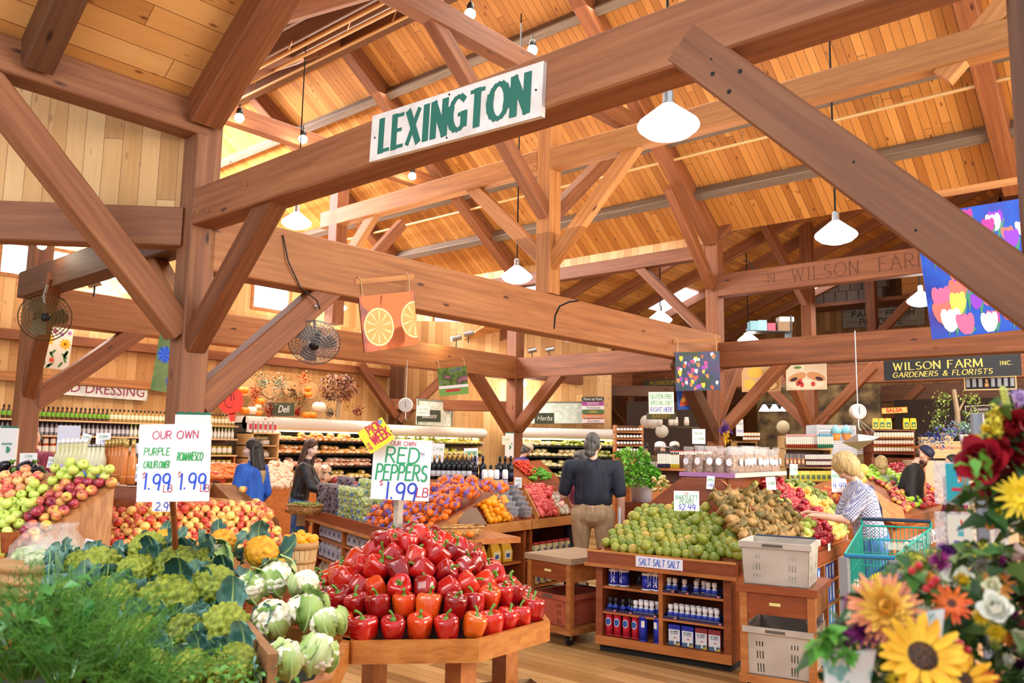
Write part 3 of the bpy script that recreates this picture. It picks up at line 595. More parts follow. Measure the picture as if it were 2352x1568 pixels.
def tulips(o,L,Hh,n,s,pal,zz=.0006):
    rr=random.Random(n);mb=MB();k=len(pal)
    for i in range(n):
        x,y=rr.uniform(.05,.93)*L,(1-(i+.5)/n)*Hh*.9+Hh*.04;r=s*L*rr.uniform(.7,1.2);m=rr.randrange(k);z=zz+i*.00004
        a=rr.uniform(-.5,.5)
        mb.add([(x+r*.3,max(0,y-r*2.4),z),(min(L,x+r*.9),y,z),(x+r*.2,y+r*.6,z)],[(0,1,2)],k)
        for dx in (-.35,0,.35):
            ell(mb,min(L-r*.6,max(r*.6,x+dx*r)),min(Hh-r*1.2,max(r*1.2,y+abs(dx)*r*.3)),r*.42,r*1.1,m,z+.00001*(2-abs(dx)*3),10,-dx*.6+a*.3)
    mb.build('printed_tulips',[C(p) for p in pal]+[C('3f8a72')],o)
o,L,Hh=px_plaque('tulip_banner','big blue banner of purple and pink tulips at the right, behind the wide brace','poster',[(2137,492),(2420,445),(2141,780)],lambda x,y:at(x,y,6.9-(x-2137)*.0012),.01,speckle('tulip_blue',[(.35,'1d2f9c'),(.5,'2456c8'),(.65,'413a9e')],scale=2))
tulips(o,L,Hh,44,.085,['b53a9c','d96a9a','efe3ef','8b3fd0','f0d060','e8736a']);strings(o,L,Hh,.16)
o,L,Hh=px_plaque('tulip_poster','small hanging poster of mixed tulips in front of the far timber post','poster',[(1553,809),(1655,806),(1553,898)],lambda x,y:at(x,y,13.6),.02,speckle('tulip_dark',[(.35,'1f3a22'),(.5,'233a66'),(.65,'4a2a6e')],scale=4))
tulips(o,L,Hh,46,.045,['e85a2a','f1e6ee','d94a8a','f0cf3a','9a3fc0','e98a4a']);strings(o,L,Hh,.2)
o,L,Hh=px_plaque('garden_poster','hanging poster of a flower garden with a white greenhouse','poster',[(1012,846),(1079,840),(1010,910)],lambda x,y:at(x,y,15.9),.02,speckle('garden_print',[(.3,'3a4a8a'),(.42,'6d8a3c'),(.55,'35501f'),(.68,'b56a9a')],scale=5,detail=8))
mb=MB();mb.add([(0,0,.001),(L,0,.001),(L,Hh*.3,.001),(0,Hh*.3,.001)],[(0,1,2,3)],0);mb.add([(0,Hh*.26,.0015),(L,Hh*.26,.0015),(L,Hh*.36,.0015),(0,Hh*.36,.0015)],[(0,1,2,3)],1);mb.add([(L*.2,Hh*.13,.002),(L*.7,Hh*.13,.002),(L*.75,Hh*.22,.002),(L*.25,Hh*.22,.002)],[(0,1,2,3)],2)
mb.build('printed_greenhouse',[C('6fa050'),C('e6e8f0'),C('b0303a')],o);strings(o,L,Hh,.12)
o,L,Hh=px_plaque('bread_poster','poster of oranges and sliced bread left of the pie poster','poster',[(1703,842),(1791,838),(1704,900)],lambda x,y:ony(x,y,15.2),.02,C('caa06a',.6))
mb=MB();ell(mb,L*.35,Hh*.75,L*.2,Hh*.22,0,.001);ell(mb,L*.2,Hh*.3,L*.15,Hh*.2,0,.001);ell(mb,L*.72,Hh*.25,L*.24,Hh*.22,1,.001);ell(mb,L*.72,Hh*.25,L*.2,Hh*.17,2,.0015);mb.build('printed_food',[C('f0b030'),C('b5763a'),C('ecc98a')],o)
o,L,Hh=px_plaque('pie_poster','poster of pastry slices with raspberries on a plate','poster',[(1806,838),(1898,834),(1806,896)],lambda x,y:ony(x,y,15.0),.02,C('efd9b6',.6))
mb=MB();ell(mb,L*.5,Hh*.22,L*.46,Hh*.2,0,.001)
for x,y,a in ((.28,.5,.3),(.75,.5,-.3)): ell(mb,L*x,Hh*y,L*.24,Hh*.16,1,.0014,14,a);ell(mb,L*(x-.08 if a>0 else x+.08),Hh*(y-.08),L*.1,Hh*.07,2,.0018,12,a)
for x,y in ((.3,.25),(.4,.2),(.36,.34),(.68,.22)): ell(mb,L*x,Hh*y,L*.055,Hh*.1,3,.0022,12)
ell(mb,L*.4,Hh*.85,L*.08,Hh*.12,0,.002);ell(mb,L*.3,Hh*.88,L*.1,Hh*.05,4,.0022)
mb.build('printed_food',[C('f6ebc8'),C('d99a60'),C('3a1f2a'),C('d14538'),C('5a8a3a')],o)
o,L,Hh=px_plaque('cake_poster','small blue poster with a decorated orange cake below the tulip poster','poster',[(1557,892),(1602,890),(1557,941)],lambda x,y:at(x,y,14.4),.02,C('2050b0',.6))
mb=MB();ell(mb,L*.55,Hh*.6,L*.3,Hh*.25,0,.001);ell(mb,L*.3,Hh*.45,L*.12,Hh*.12,1,.0014);mb.add([(L*.1,Hh*.15,.0012),(L*.85,Hh*.25,.0012),(L*.9,Hh*.5,.0012),(L*.15,Hh*.45,.0012)],[(0,1,2,3)],2);mb.build('printed_cake',[C('f0701e'),C('f5c84a'),C('c8412a')],o)
o,L,Hh=px_plaque('wildflower_poster','poster of painted wild flowers behind the black fan','poster',[(72,742),(175,758),(52,838)],lambda x,y:onx(x,y,-12.6),.02,C('eef0e6',.6))
rr=random.Random(5);mb=MB()
for i,(x,y,r,m) in enumerate(((.45,.68,.16,0),(.85,.62,.13,0),(.25,.32,.13,1),(.6,.2,.07,1),(.6,.9,.06,2),(.75,.85,.06,3),(.92,.9,.06,3))):
    for k in range(9):
        a=k*.7;ell(mb,L*x+L*r*.6*math.cos(a),Hh*y+L*r*.6*math.sin(a),L*r*.45,L*r*.2,m,.001+i*.0001+k*.00001,8,a)
    ell(mb,L*x,Hh*y,L*r*.25,L*r*.25,4,.002,8)
for k in range(16): x,y=rr.random()*.9+.02,rr.random()*.4;ell(mb,L*x,Hh*y+.02,L*.03,L*.09,5,.0008,8,rr.uniform(-1,1))
mb.build('printed_flowers',[C('f2c018'),C('ee6a48'),C('a03a80'),C('b08ad8'),C('8a4a20'),C('4f8a4a')],o)
o,L,Hh=px_plaque('cornflower_banner','narrow banner of a blue cornflower left of the front post','poster',[(355,757),(402,765),(345,895)],lambda x,y:at(x,y,8.1),.01,speckle('meadow_print',[(.35,'5f7a3a'),(.6,'8fa05a')],scale=3))
mb=MB()
for cx,cy,r in ((.45,.62,.42),(.95,.2,.3)):
    for k in range(16):
        a=k*.393;rr_=L*r;x=L*cx+rr_*.55*math.cos(a);y=Hh*cy+rr_*.55*math.sin(a)
        if x<L-.02: ell(mb,min(x,L-rr_*.2),y,rr_*.5,rr_*.14,k%2,.001+k*.00003,8,a)
mb.build('printed_flower',[C('1f4fe0'),C('3a7af0')],o)
CLIP[0]=None
# ---------------- lamps ----------------
SHADE=C('f4f7ff',.3,0,9)
def pendant_proto():
    t=thing('pendant_lamp','','lamp')
    mb=MB();mb.lathe([(.05,.0),(.075,-.02),(.225,-.145),(.235,-.17),(.225,-.19),(.17,-.235),(.09,-.262),(.001,-.268)],28);mb.build('glass_shade',SHADE,t)
    mb=MB();mb.lathe([(.001,.115),(.035,.11),(.042,.09),(.042,.02),(.055,.0),(.05,-.01)],16);mb.build('socket',STEEL,t)
    return t
pend=[((1535,278),6.2,'nearest and largest glowing pendant lamp, below the broad front beam',8.2),((1920,533),9.4,'second largest pendant lamp, right of centre under the dark gable',7.0),((2115,686),14.5,'small pendant lamp overlapping the left edge of the big tulip banner',7.0),
((1187,630),12.4,'pendant lamp on a black rod left of the king post, over the cracked beam',7.2),((681,506),13.,'pendant lamp half hidden behind the short front brace',8.2),((770,702),17,'pendant lamp beside the tilted wire fan at centre left',7.5),
((268,622),14,'pendant lamp behind the big diagonal brace at the left',6.5),((1516,730),16,'pendant lamp peeking over the long beam right of centre',6.8),((1188,877),19,'pendant lamp right of the centre post just below the beam',5.5),((1718,778),19,'small pendant lamp over the lower beam right of the tulip post',7.0)]
pp=None
for i,((x,y),d,l,zt_) in enumerate(pend):
    p=at(x,y,d)
    if pp is None: pp=pendant_proto();q=pp
    else: q=dup(pp)
    q.location=(p.x,p.y,p.z+.13);q['label']=l
    mb=MB();mb.tube([(0,0,.1),(0,0,zt_-p.z)],.011,6);mb.build('rod',BLACK,q)
    bulb((p.x,p.y,p.z-.3),38,(1,.93,.82),.14)
def track(px,py,fn,lab,size=1.,pw=16):
    p=fn(px,py);t=thing('spotlight',lab,'spotlight',p)
    mb=MB();mb.lathe([(.001,.13),(.035,.12),(.05,.08),(.05,.0)],12);a=mb.build('can',BLACK,t)
    mb=MB();mb.ball((0,0,-.035),.075*size,12,8);mb.build('bulb',C('fff6e2',.3,0,26),t)
    mb=MB();mb.tube([(0,0,.1),(0,0,.2)],.012,6);mb.build('mount',BLACK,t)
    bulb((p.x,p.y,p.z-.15),pw,(1,.82,.55),.06);return t
for (x,y),X,l in (((1080,27),X0-.3,'spotlight at the top edge, left of the two on the same collar beam'),((1223,110),X0-.3,'bright spotlight just above the right end of the LEXINGTON sign'),((1467,255),X0-.3,'spotlight left of the nearest pendant lamp'),
    ((550,266),XB+.2,'spotlight right beside the front post, upper left'),((696,315),XB+.2,'spotlight right of the black lamp rod, upper left'),((947,400),XB+.2,'spotlight just under the left part of the LEXINGTON sign')):
    track(x,y,lambda a,b,X=X:onx(a,b,X),l)
track(97,556,lambda a,b:at(a,b,9.5),'black can spotlight under the dark beam at the left',.7,3)
track(287,655,lambda a,b:onx(a,b,XB-.1),'warm glowing spotlight standing on the second long beam near the left')
def beamspot(px,py,d,lab,on=False):
    p=at(px,py,d);t=thing('beam_spotlight',lab,'spotlight',p,rz=.6)
    mb=MB();mb.tube([(-.08,0,0),(.1,0,.04)],.055,12);mb.build('can',STEEL,t);mb=MB();mb.tube([(0,0,-.02),(0,0,-.17)],.012,6);mb.build('bracket',BLACK,t)
    if on: mb=MB();mb.tube([(-.085,0,0),(-.1,0,-.004)],.045,12);mb.build('bulb',C('ffe9b0',.3,0,25),t);bulb((p.x-.2*math.cos(.6),p.y-.1,p.z),10,(1,.8,.4),.05)
beamspot(1048,778,16,'lit steel spotlight on the second beam above the garden poster',True);beamspot(1076,768,16,'unlit steel spotlight right beside the lit one above the garden poster')
beamspot(1222,806,18,'small steel spotlight on the beam right of the centre post');beamspot(1262,804,18,'second small spotlight on the beam right of the centre post')
beamspot(218,652,10.6,'black spotlight standing on the beam below the left window')
p=at(1310,782,14.5);mb=MB();mb.lathe([(.1,.02),(.1,0),(.07,-.03),(.001,-.04)],16);mb.build('round_ceiling_lamp',C('f4f2ec'),loc=p,label='flat round white light fixture under the long cracked beam',cat='lamp')
# clip-on light above bread posters: triple lamp
t=thing('triple_lamp','iron fitting with three small glowing glass shades over the bakery','lamp',at(1779,938,20))
mb=MB();mb.tube([(-.3,0,.12),(.3,0,.12)],.015,6);mb.tube([(0,0,.12),(0,0,1.0)],.01,6);mb.build('arm',BLACK,t)
for k in (-1,0,1): mb=MB();mb.lathe([(.03,.1),(.06,.06),(.13,-.06)],14,M=Matrix.Translation((k*.26,0,0)));mb.build('glass_shade',C('f4f7ff',.3,0,4),t)
bulb(at(1779,955,20),25)
# ---------------- fans ----------------
def fan(loc,axis,r,lab,cage,blade):
    t=thing('wall_fan',lab,'fan');A=Vector(axis).normalized()
    M=A.to_track_quat('Z','Y').to_matrix().to_4x4();M.translation=loc;t.matrix_world=M
    mb=MB()
    for s in (-1,1):
        for k in range(7):
            rr_=r*(.2+.8*k/6);z=s*.075*(1-(k/6)**3)
            mb.tube([(rr_*math.cos(a),rr_*math.sin(a),z) for a in [2*math.pi*j/32 for j in range(33)]],.003 if k<6 else .006,4,cap=False)
        for j in range(36):
            a=2*math.pi*j/36;pts=[(r*(.2+.8*q/4)*math.cos(a+.25*q*.1),r*(.2+.8*q/4)*math.sin(a+.25*q*.1),s*.075*(1-(q/4)**3)) for q in range(5)]
            mb.tube(pts,.003,3,cap=False)
    mb.build('wire_guard',cage,t)
    for k in range(3):
        mb=MB();a=k*2.094
        pts=[(.03,-.02),(.1,-.07),(r*.8,-.05),(r*.86,.03),(r*.6,.12),(.06,.05)]
        vs=[(x*math.cos(a)-y*math.sin(a),x*math.sin(a)+y*math.cos(a),z+y*.25) for z in (-.004,.004) for x,y in pts];n=6
        mb.hexa(vs[:n],vs[n:]);mb.build('blade',blade,t)
    mb=MB();mb.lathe([(.001,.085),(.045,.08),(.05,.06),(.05,-.05)],16);mb.build('hub',BLACK,t)
    mb=MB();mb.lathe([(.05,-.05),(.06,-.08),(.06,-.2),(.001,-.22)],16);mb.build('motor',BLACK,t)
    mb=MB();mb.tube([(0,0,-.15),(-.02,r*.9,-.2),(0,r*1.35,-.15)],.014,8);mb.build('bracket',STEEL,t);return t
fp=at(104,728,9.3);fan(fp,(E0-fp)+Vector((.5,.6,-.3)),.27,'round dark bronze fan hanging at the left edge','' or C('7d6c48',.4,.6),C('6a5c40',.4,.5))
fp=at(722,787,8.3);fan(fp,Vector((-.2,-.35,-.38))*1+(E0-fp).normalized()*.35+Vector((.75,-.1,-.35)),.255,'tilted chrome wire fan hanging right of the front post',C('a9abad',.3,.8),C('9a9c9f',.3,.6))
mb=MB();pts=[at(650,540,8.0),at(662,600,8.0),at(690,660,8.1),at(728,690,8.2),at(735,710,8.25)]
mb.tube(pts,.008,6);mb.build('power_cable',BLACK,label='black cable hanging from the massive beam to the chrome fan',cat='cable')
for i,(bx_,by) in enumerate(((1275,755),(1712,640))):
    d=10.4 if i==0 else 14.6;p=at(bx_,by,d)
    mb=MB();pts=[at(bx_-2,by,d),at(bx_,by-30,d),at(bx_+10,by-52,d-.03),at(bx_+32,by-62,d-.06),at(bx_+55,by-65,d-.06)] if i==0 else [at(1735,655,d),at(1733,635,d),at(1727,610,d),at(1718,598,d),at(1708,600,d)]
    mb.tube(pts,.012,6);mb.build('gooseneck_hook',BLACK,label='thin curved black hook on the long cracked beam' if i==0 else 'thin curved black hook on the carved beam',cat='hook')
# hanging scales
def scale_(px,py,d,r,lab,top):
    p=at(px,py,d);t=thing('hanging_scale',lab,'scale',p,rz=YW)
    M=Matrix.Rotation(math.radians(90),4,'X')
    mb=MB();mb.lathe([(.001,-.05),(r*.9,-.05),(r,-.03),(r,.03),(r*.92,.045),(.001,.045)],28,M=M);mb.build('housing',C('dcdcd8',.3),t)
    mb=MB();mb.lathe([(r*.88,.047),(.001,.047)],28,M=M);mb.build('dial',WHITE,t)
    mb=MB()
    for k in range(20):
        a=k*math.pi/10;mb.box((r*.74*math.cos(a),-.049,r*.74*math.sin(a)),(.003,.002,.006),0,0,Matrix.Identity(4))
    mb.box((0,-.05,.01),(.006,.002,r*.9));mb.build('needle_and_marks',C('5a5a62'),t)
    mb=MB();mb.tube([(0,0,r),(0,0,top)],.006,5);mb.build('chain',STEEL,t)
    mb=MB();mb.tube([(0,0,-r),(0,0,-r-.09),(.02,0,-r-.12)],.012,6);mb.build('hook',STEEL,t)
scale_(932,930,13.5,.12,'round white hanging scale left of centre, before the board wall',.75)
scale_(1970,945,9.0,.085,'round white hanging scale at the right on a long chain',.9)
mb=MB();pt=at(1970,1002,9.0);mb.add([(-.16,-.05,-.05),(.16,-.02,-.02),(.2,.12,.02),(-.05,.16,.05),(0,.03,-.13)],[(0,1,4),(1,2,4),(2,3,4),(3,0,4)]);
for f in ((-.16,-.05,-.05),(.16,-.02,-.02),(.2,.12,.02)): mb.tube([f,(0,0,.22)],.003,4)
mb.build('scale_pan',STEEL,loc=pt-Vector((0,0,.02)),label='steel pan hanging below the right hand scale',cat='pan')
# ---------------- fruit models ----------------
def fruit(name,prof,mats,n=14,fr=None,stem=None,mi0=0):
    mb=MB();mb.lathe(prof,n,mi0,fr=fr)
    if stem: mb.tube(stem[0],stem[1],5,1)
    return mb.mesh(name,mats)
def apple_prof(r=.037,tall=.92):
    return [(.0005,-r*.72*tall),(r*.22,-r*.8*tall),(r*.45,-r*.82*tall),(r*.75,-r*.62*tall),(r*.95,-r*.25*tall),(r,r*.12*tall),(r*.93,r*.48*tall),(r*.7,r*.78*tall),(r*.42,r*.86*tall),(r*.18,r*.7*tall),(.0005,r*.52*tall)]
STM=C('5a4022',.7)
stem_a=([(0,0,.016),(.002,.001,.03),(.006,.002,.044)],.0014)
def blotch(name,stops,**k): return speckle(name,stops,scale=k.pop('scale',14),rough=k.pop('rough',.28),coat=k.pop('coat',.3),**k)
M_HON=blotch('apple_honeycrisp',[(.34,'f6d873'),(.47,'efb765'),(.57,'dd5f42'),(.72,'c23227')],rnd=.22,stretch=(1,1,.35))
M_FUJI=blotch('apple_fuji',[(.3,'d8c055'),(.42,'d98553'),(.55,'b4384a'),(.72,'7f1f3a')],rnd=.3,stretch=(1,1,.4))
M_GRN=blotch('apple_green',[(.3,'b9cf52'),(.6,'cfdf6e'),(.75,'dfe58a')],rnd=.15)
M_GS=blotch('apple_granny',[(.3,'8fbf2a'),(.6,'a6d240'),(.8,'b9dc62')],rnd=.1)
M_RED=blotch('apple_red',[(.3,'7e1024'),(.55,'b51f33'),(.75,'d2584f')],rnd=.25)
M_PCH=blotch('apple_peach',[(.3,'f0c07a'),(.5,'e79a6a'),(.65,'cc4f4a')],rnd=.3)
M_ORG=speckle('orange_peel',[(.3,'f29a10'),(.7,'ffb01e')],scale=60,rough=.38,bump=.15,rnd=.3)
M_CLE=speckle('clementine_peel',[(.3,'ee6a12'),(.7,'fb8526')],scale=60,rough=.38,rnd=.2)
M_BART=blotch('pear_bartlett',[(.3,'687a24'),(.5,'85912e'),(.68,'a39d3a'),(.8,'b99a42')],rnd=.34,scale=5,rough=.38,coat=.15)
M_BOSC=blotch('pear_bosc',[(.3,'5c5222'),(.5,'85692f'),(.7,'a98248')],rnd=.4,scale=8,rough=.55,coat=0)
M_ASN=blotch('pear_asian',[(.3,'dba54a'),(.6,'ecc468'),(.8,'f2d68a')],rnd=.2,scale=10,rough=.45,coat=0)
M_AVO=blotch('avocado_green',[(.3,'5a6a26'),(.6,'7c8d3c'),(.8,'9aa850')],rnd=.3)
M_MNG=blotch('mango_skin',[(.3,'e4b04a'),(.48,'d9683a'),(.62,'a02a3a'),(.8,'6d1f3c')],rnd=.3,scale=6)
M_POM=blotch('pomegranate_skin',[(.3,'c93a3a'),(.6,'e2605a'),(.8,'ea8a78')],rnd=.2,scale=8)
M_TOM=blotch('tomato_skin',[(.3,'d83420'),(.8,'ec5a38')],rnd=.2)
def mk(meshes,name,label,cat,group):
    out=[]
    for me in meshes:
        o=bpy.data.objects.new(name,me);tag(o,label,cat,group);out.append(o)
    return out
ME={}
for k,m in (('hon',M_HON),('fuji',M_FUJI),('grn',M_GRN),('gs',M_GS),('red',M_RED),('pch',M_PCH)):
    ME[k]=[fruit('apple_mesh',apple_prof(),[m,STM],16,stem=stem_a),fruit('apple_mesh',apple_prof(.036,1.04),[m,STM],16,stem=stem_a,fr=lambda a,j:1+.03*math.cos(5*a)*(1 if j<4 else .3))]
def orb(r,m,sq=.95,n=14): return MB().ball((0,0,0),(r,r,r*sq),n,9).mesh('orb_mesh',[m])
ME['nav']=[orb(.037,M_ORG),orb(.036,M_ORG,1.0)]
ME['cle']=[orb(.03,M_CLE,.88)]
pp_=[(.0005,-.036),(.012,-.038),(.027,-.03),(.036,-.012),(.037,.006),(.031,.026),(.021,.044),(.015,.056),(.011,.064),(.0005,.067)]
ME['bart']=[fruit('pear_mesh',pp_,[M_BART,STM],16,stem=([(0,0,.066),(.003,0,.082)],.0018)),fruit('pear_mesh',[(r*1.04,z*.93) for r,z in pp_],[M_BART,STM],16,fr=lambda a,j:1+.03*math.cos(3*a))]
pb_=[(.0005,-.035),(.014,-.036),(.028,-.026),(.034,-.008),(.03,.014),(.019,.038),(.012,.058),(.009,.076),(.0005,.082)]
ME['bosc']=[fruit('pear_mesh',pb_,[M_BOSC,STM],16,stem=([(0,0,.08),(.004,0,.1)],.0018)),fruit('pear_mesh',[(r*1.05,z*.9) for r,z in pb_],[M_BOSC,STM],16)]
ME['asn']=[fruit('pear_mesh',apple_prof(.042,.88),[M_ASN,STM],16,stem=stem_a)]
ME['avo']=[MB().ball((0,0,0),(.027,.025,.038),12,8).mesh('avocado_mesh',[M_AVO])]
ME['mng']=[MB().ball((0,0,0),(.04,.036,.055),12,8,fn=lambda v:1+.08*v.x*v.z).mesh('mango_mesh',[M_MNG])]
def pom():
    mb=MB();mb.ball((0,0,0),(.042,.042,.039),14,9)
    mb.lathe([(.006,.036),(.009,.046),(.014,.056)],7);return mb.mesh('pomegranate_mesh',[M_POM])
ME['pom']=[pom()]
ME['tom']=[orb(.022,M_TOM,.92,10)]
cnt={}
def slope(A,B,tilt):
    A,B=Vector(A),Vector(B);u=(B-A);u.z=0;u.normalize();v=Vector((0,0,1)).cross(u);t=math.radians(tilt)
    w=v*math.cos(t)+Vector((0,0,1))*math.sin(t);return A,u,w,u.cross(w)
def inside(p,poly):
    c=False;n=len(poly)
    for i in range(n):
        a,b=poly[i],poly[(i+1)%n]
        if (a[1]>p[1])!=(b[1]>p[1]) and p[0]<(b[0]-a[0])*(p[1]-a[1])/(b[1]-a[1])+a[0]: c=not c
    return c
def P2(pt,S):
    A,u,w,n=S;q=onp(pt[0],pt[1],A,n)-A;return (q.dot(u),q.dot(w))
def fillpoly(key,S,poly,sp,name,label,cat,group,lift=0.,stemup=.7,bottomout=0.,mound=None,extra=.0,scl=1.,jit=.12,upright=False,row=.87):
    A,u,w,n=S;pl=[P2(p,S) for p in poly];me=ME[key]
    x0,x1=min(p[0] for p in pl),max(p[0] for p in pl);y0,y1=min(p[1] for p in pl),max(p[1] for p in pl)
    y=y0+sp*.4;r=0;k=0
    while y<y1:
        x=x0+(sp*.5 if r%2 else 0)
        while x<x1:
            if inside((x,y),pl) and k<290:
                for lay in range(2 if R.random()<extra else 1):
                    jx,jy=R.uniform(-jit,jit)*sp,R.uniform(-jit,jit)*sp
                    h=lift+sp*.45+(mound(x,y) if mound else 0)+lay*sp*.72+R.uniform(-.06,.06)*sp
                    p=A+u*(x+jx+(sp*.5 if lay else 0))+w*(y+jy)+n*h
                    o=bpy.data.objects.new(name,R.choice(me));COL.objects.link(o);tag(o,label,cat,group)
                    if upright: rot=(R.uniform(-.25,.25),R.uniform(-.25,.25),R.uniform(0,6.28))
                    elif R.random()<bottomout:
                        d=-(n*R.uniform(.1,.7)-Vector((w.x,w.y,0)).normalized()*.45-Vector((A.x,A.y,0)).normalized()*.7+Vector((R.uniform(-1,1),R.uniform(-1,1),R.uniform(-.5,.5)))*.35).normalized();rot=d.to_track_quat('Z','X').to_euler()
                    elif R.random()<stemup:
                        d=(n*R.uniform(.2,1)+Vector((R.uniform(-1,1),R.uniform(-1,1),R.uniform(-.2,1)))*.8).normalized();rot=d.to_track_quat('Z','X').to_euler()
                    else: rot=(R.uniform(0,6.28),R.uniform(0,6.28),R.uniform(0,6.28))
                    o.location=p;o.rotation_euler=rot;s=scl*R.uniform(.93,1.07);o.scale=(s,s,s);k+=1
            x+=sp
        y+=sp*row;r+=1
    cnt[key]=cnt.get(key,0)+k;return k
def bed(S,poly,z0,mat,parent,name='sloped_bed',drop=0.):
    """solid wedge under a sloping polygon, down to height z0"""
    A,u,w,n=S;top=[]
    for p in poly: q=onp(p[0],p[1],A,n)-n*drop;top.append(q)
    ar=sum(top[i].x*top[(i+1)%len(top)].y-top[(i+1)%len(top)].x*top[i].y for i in range(len(top)))
    if ar<0: top=top[::-1]
    mb=MB();mb.hexa([(t.x,t.y,min(z0,t.z-.02)) for t in top],top);return mb.build(name,mat,parent)
def board(pts,th,mat,parent=None,name='divider_board',**k):
    """flat board: pts in order in space, thickness pushed along its normal both ways"""
    pts=[Vector(p) for p in pts];n=(pts[1]-pts[0]).cross(pts[2]-pts[0]).normalized()*th/2
    mb=MB();mb.hexa([p-n for p in pts],[p+n for p in pts]);return mb.build(name,mat,parent,**k)
def pboard(pxs,S,off,th,mat,parent,name='divider_board'):
    A,u,w,n=S;return board([onp(x,y,A+n*off,n) for x,y in pxs],th,mat,parent,name)
def card(px,py,wpx,hpx,d,lines,label,tilt=0.,stick=0.,cols=('2fa06a','2d49c4','c03050'),face=None,group=None,bg=None):
    """white hand lettered price card; lines: text,(colour idx),rel height,rel y"""
    k=d/F;tl=at(px-wpx/2,py-hpx/2,d);W_,H_=wpx*k,hpx*k
    t=bpy.data.objects.new
    u=Vector((math.cos(YW),math.sin(YW),0));up=Vector((0,0,1))
    c=at(px,py,d)
    if face is not None: u=Matrix.Rotation(face,3,'Z')@u
    n=u.cross(up);mb=MB();mb.slab((-W_/2,-H_/2,-.003),(W_/2,H_/2,0));o=mb.build('price_card',bg or WHITE,label=label,cat='sign',group=group)
    Rz=Matrix(((u.x,up.x,n.x,c.x),(u.y,up.y,n.y,c.y),(u.z,up.z,n.z,c.z),(0,0,0,1)))@Matrix.Rotation(tilt,4,'Z');o.matrix_world=Rz
    mbs={}
    for tx,ci,hh,yy in lines:
        h=H_*hh;m=mbs.setdefault(ci,MB())
        wd=sum((.35 if G.get(ch) is None else max(p[0] for s in G[ch] for p in s)) for ch in tx)*h+.2*h*(len(tx)-1)
        sx=min(1.,W_*.86/wd);strokes(m,tx,0,H_*(yy-.5)-h/2,h,h*.12,0,.0008,sx=sx,center=True,slant=.08,jit=.04)
    for ci,m in mbs.items():
        if m.v: m.build('handwriting',C(cols[ci],.6),o)
    if stick:
        m=MB();m.tube([(0,-H_/2,-.004),(0,-H_/2-stick,-.004)],.004,6);m.build('clear_stand',STEEL,o)
    return o
# =============== pear island ===============
ang=math.radians(8);IO=Vector((-4.05,5.68,0));ia=Vector((math.cos(ang),math.sin(ang),0));ib=Vector((-math.sin(ang),math.cos(ang),0))
def IL(a,b,z): return IO+ia*a+ib*b+Vector((0,0,z))
isl=thing('pear_display','wooden produce island with salt shelves below and heaps of green and brown pears on top','display stand',IO,ang)
mb=MB()
mb.slab((.02,.06,.06),(.08,2.5,.72),0);mb.slab((1.1,.06,.06),(1.16,.9,.72),0);mb.slab((.08,.5,.08),(1.1,.53,.72),0)
mb.slab((.57,.07,.1),(.605,.5,.72),1)
mb.build('cabinet_frame',[OAKD,OAK],isl)
mb=MB();mb.slab((.02,.05,.06),(1.16,.09,.13));mb.build('bottom_rail',OAK,isl)
mb=MB();mb.slab((.04,.1,0),(1.14,2.3,.06));mb.build('toe_kick',DARK,isl)
def shelf(z,a0,a1): mb=MB();mb.slab((a0,.07,z-.018),(a1,.5,z));mb.build('shelf',OAK,isl)
zb0=.13;shelf(zb0,.08,1.1);sL=(.33,.52);sR=(.345,.53)
shelf(.325,.08,.57);shelf(.525,.08,.57);shelf(.33,.605,1.1);shelf(.53,.605,1.1)
mb=MB();mb.slab((-.02,-.02,.71),(1.22,.0,.81));mb.slab((-.04,-.045,.69),(1.24,.0,.715),1);mb.slab((1.2,.0,.71),(1.22,.8,.81));mb.slab((-.02,0,.71),(0,.9,.81));mb.build('tray_rim',[OAKD,OAK],isl)
mb=MB();mb.slab((0,0,.70),(1.2,2.5,.73));mb.build('tray_floor',OAK,isl)
mb=MB();mb.slab((-.025,-.028,.805),(1.225,-.002,.82));mb.build('rim_cap',PLY,isl)
mb=MB();mb.slab((1.54,.8,.7),(1.566,2.55,.8),0);mb.slab((1.2,.8,.69),(1.566,2.55,.715),1);mb.slab((1.2,.78,.05),(1.24,2.5,.7),1)
for b in (.9,1.45,2.0,2.5): mb.slab((1.2,b-.015,.05),(1.54,b+.015,.7),1)
for z in (.12,.32,.52): mb.slab((1.2,.8,z-.02),(1.54,2.5,z),1)
mb.build('side_shelves',[OAKD,OAK],isl)
Spear=slope(IL(0,.0,.79),IL(1.2,.0,.79),31)
ppoly=[(1382,1262),(1425,1215),(1462,1182),(1500,1166),(1560,1168),(1612,1172),(1665,1212),(1700,1250),(1712,1290),(1540,1283)]
fillpoly('bart',Spear,ppoly,.074,'bartlett_pear','green bartlett pear in the heap above the salt shelves','pear','bartlett pears',lift=.0,extra=.06,stemup=.25,scl=1.12,bottomout=.9)
bed(Spear,[(1375,1266),(1430,1212),(1480,1172),(1610,1172),(1680,1225),(1712,1285)],.73,OAKD,isl.name and None).name='pear_bed'
b_=bpy.data.objects['pear_bed']
def adopt(o,par):
    bpy.context.view_layer.update();o.parent=par;o.matrix_parent_inverse=par.matrix_world.inverted();return o
adopt(b_,isl)
hb=board([IL(.3,.98,.75),IL(1.3,.85,.75),IL(1.3,.8,1.02),IL(.8,.93,1.40),IL(.42,.97,1.40),IL(.02,1.0,1.1)],.025,OAKD,None,'hip_board');adopt(hb,isl)
S2r=slope(IL(1.54,.75,.8),IL(1.54,2.6,.8),34)
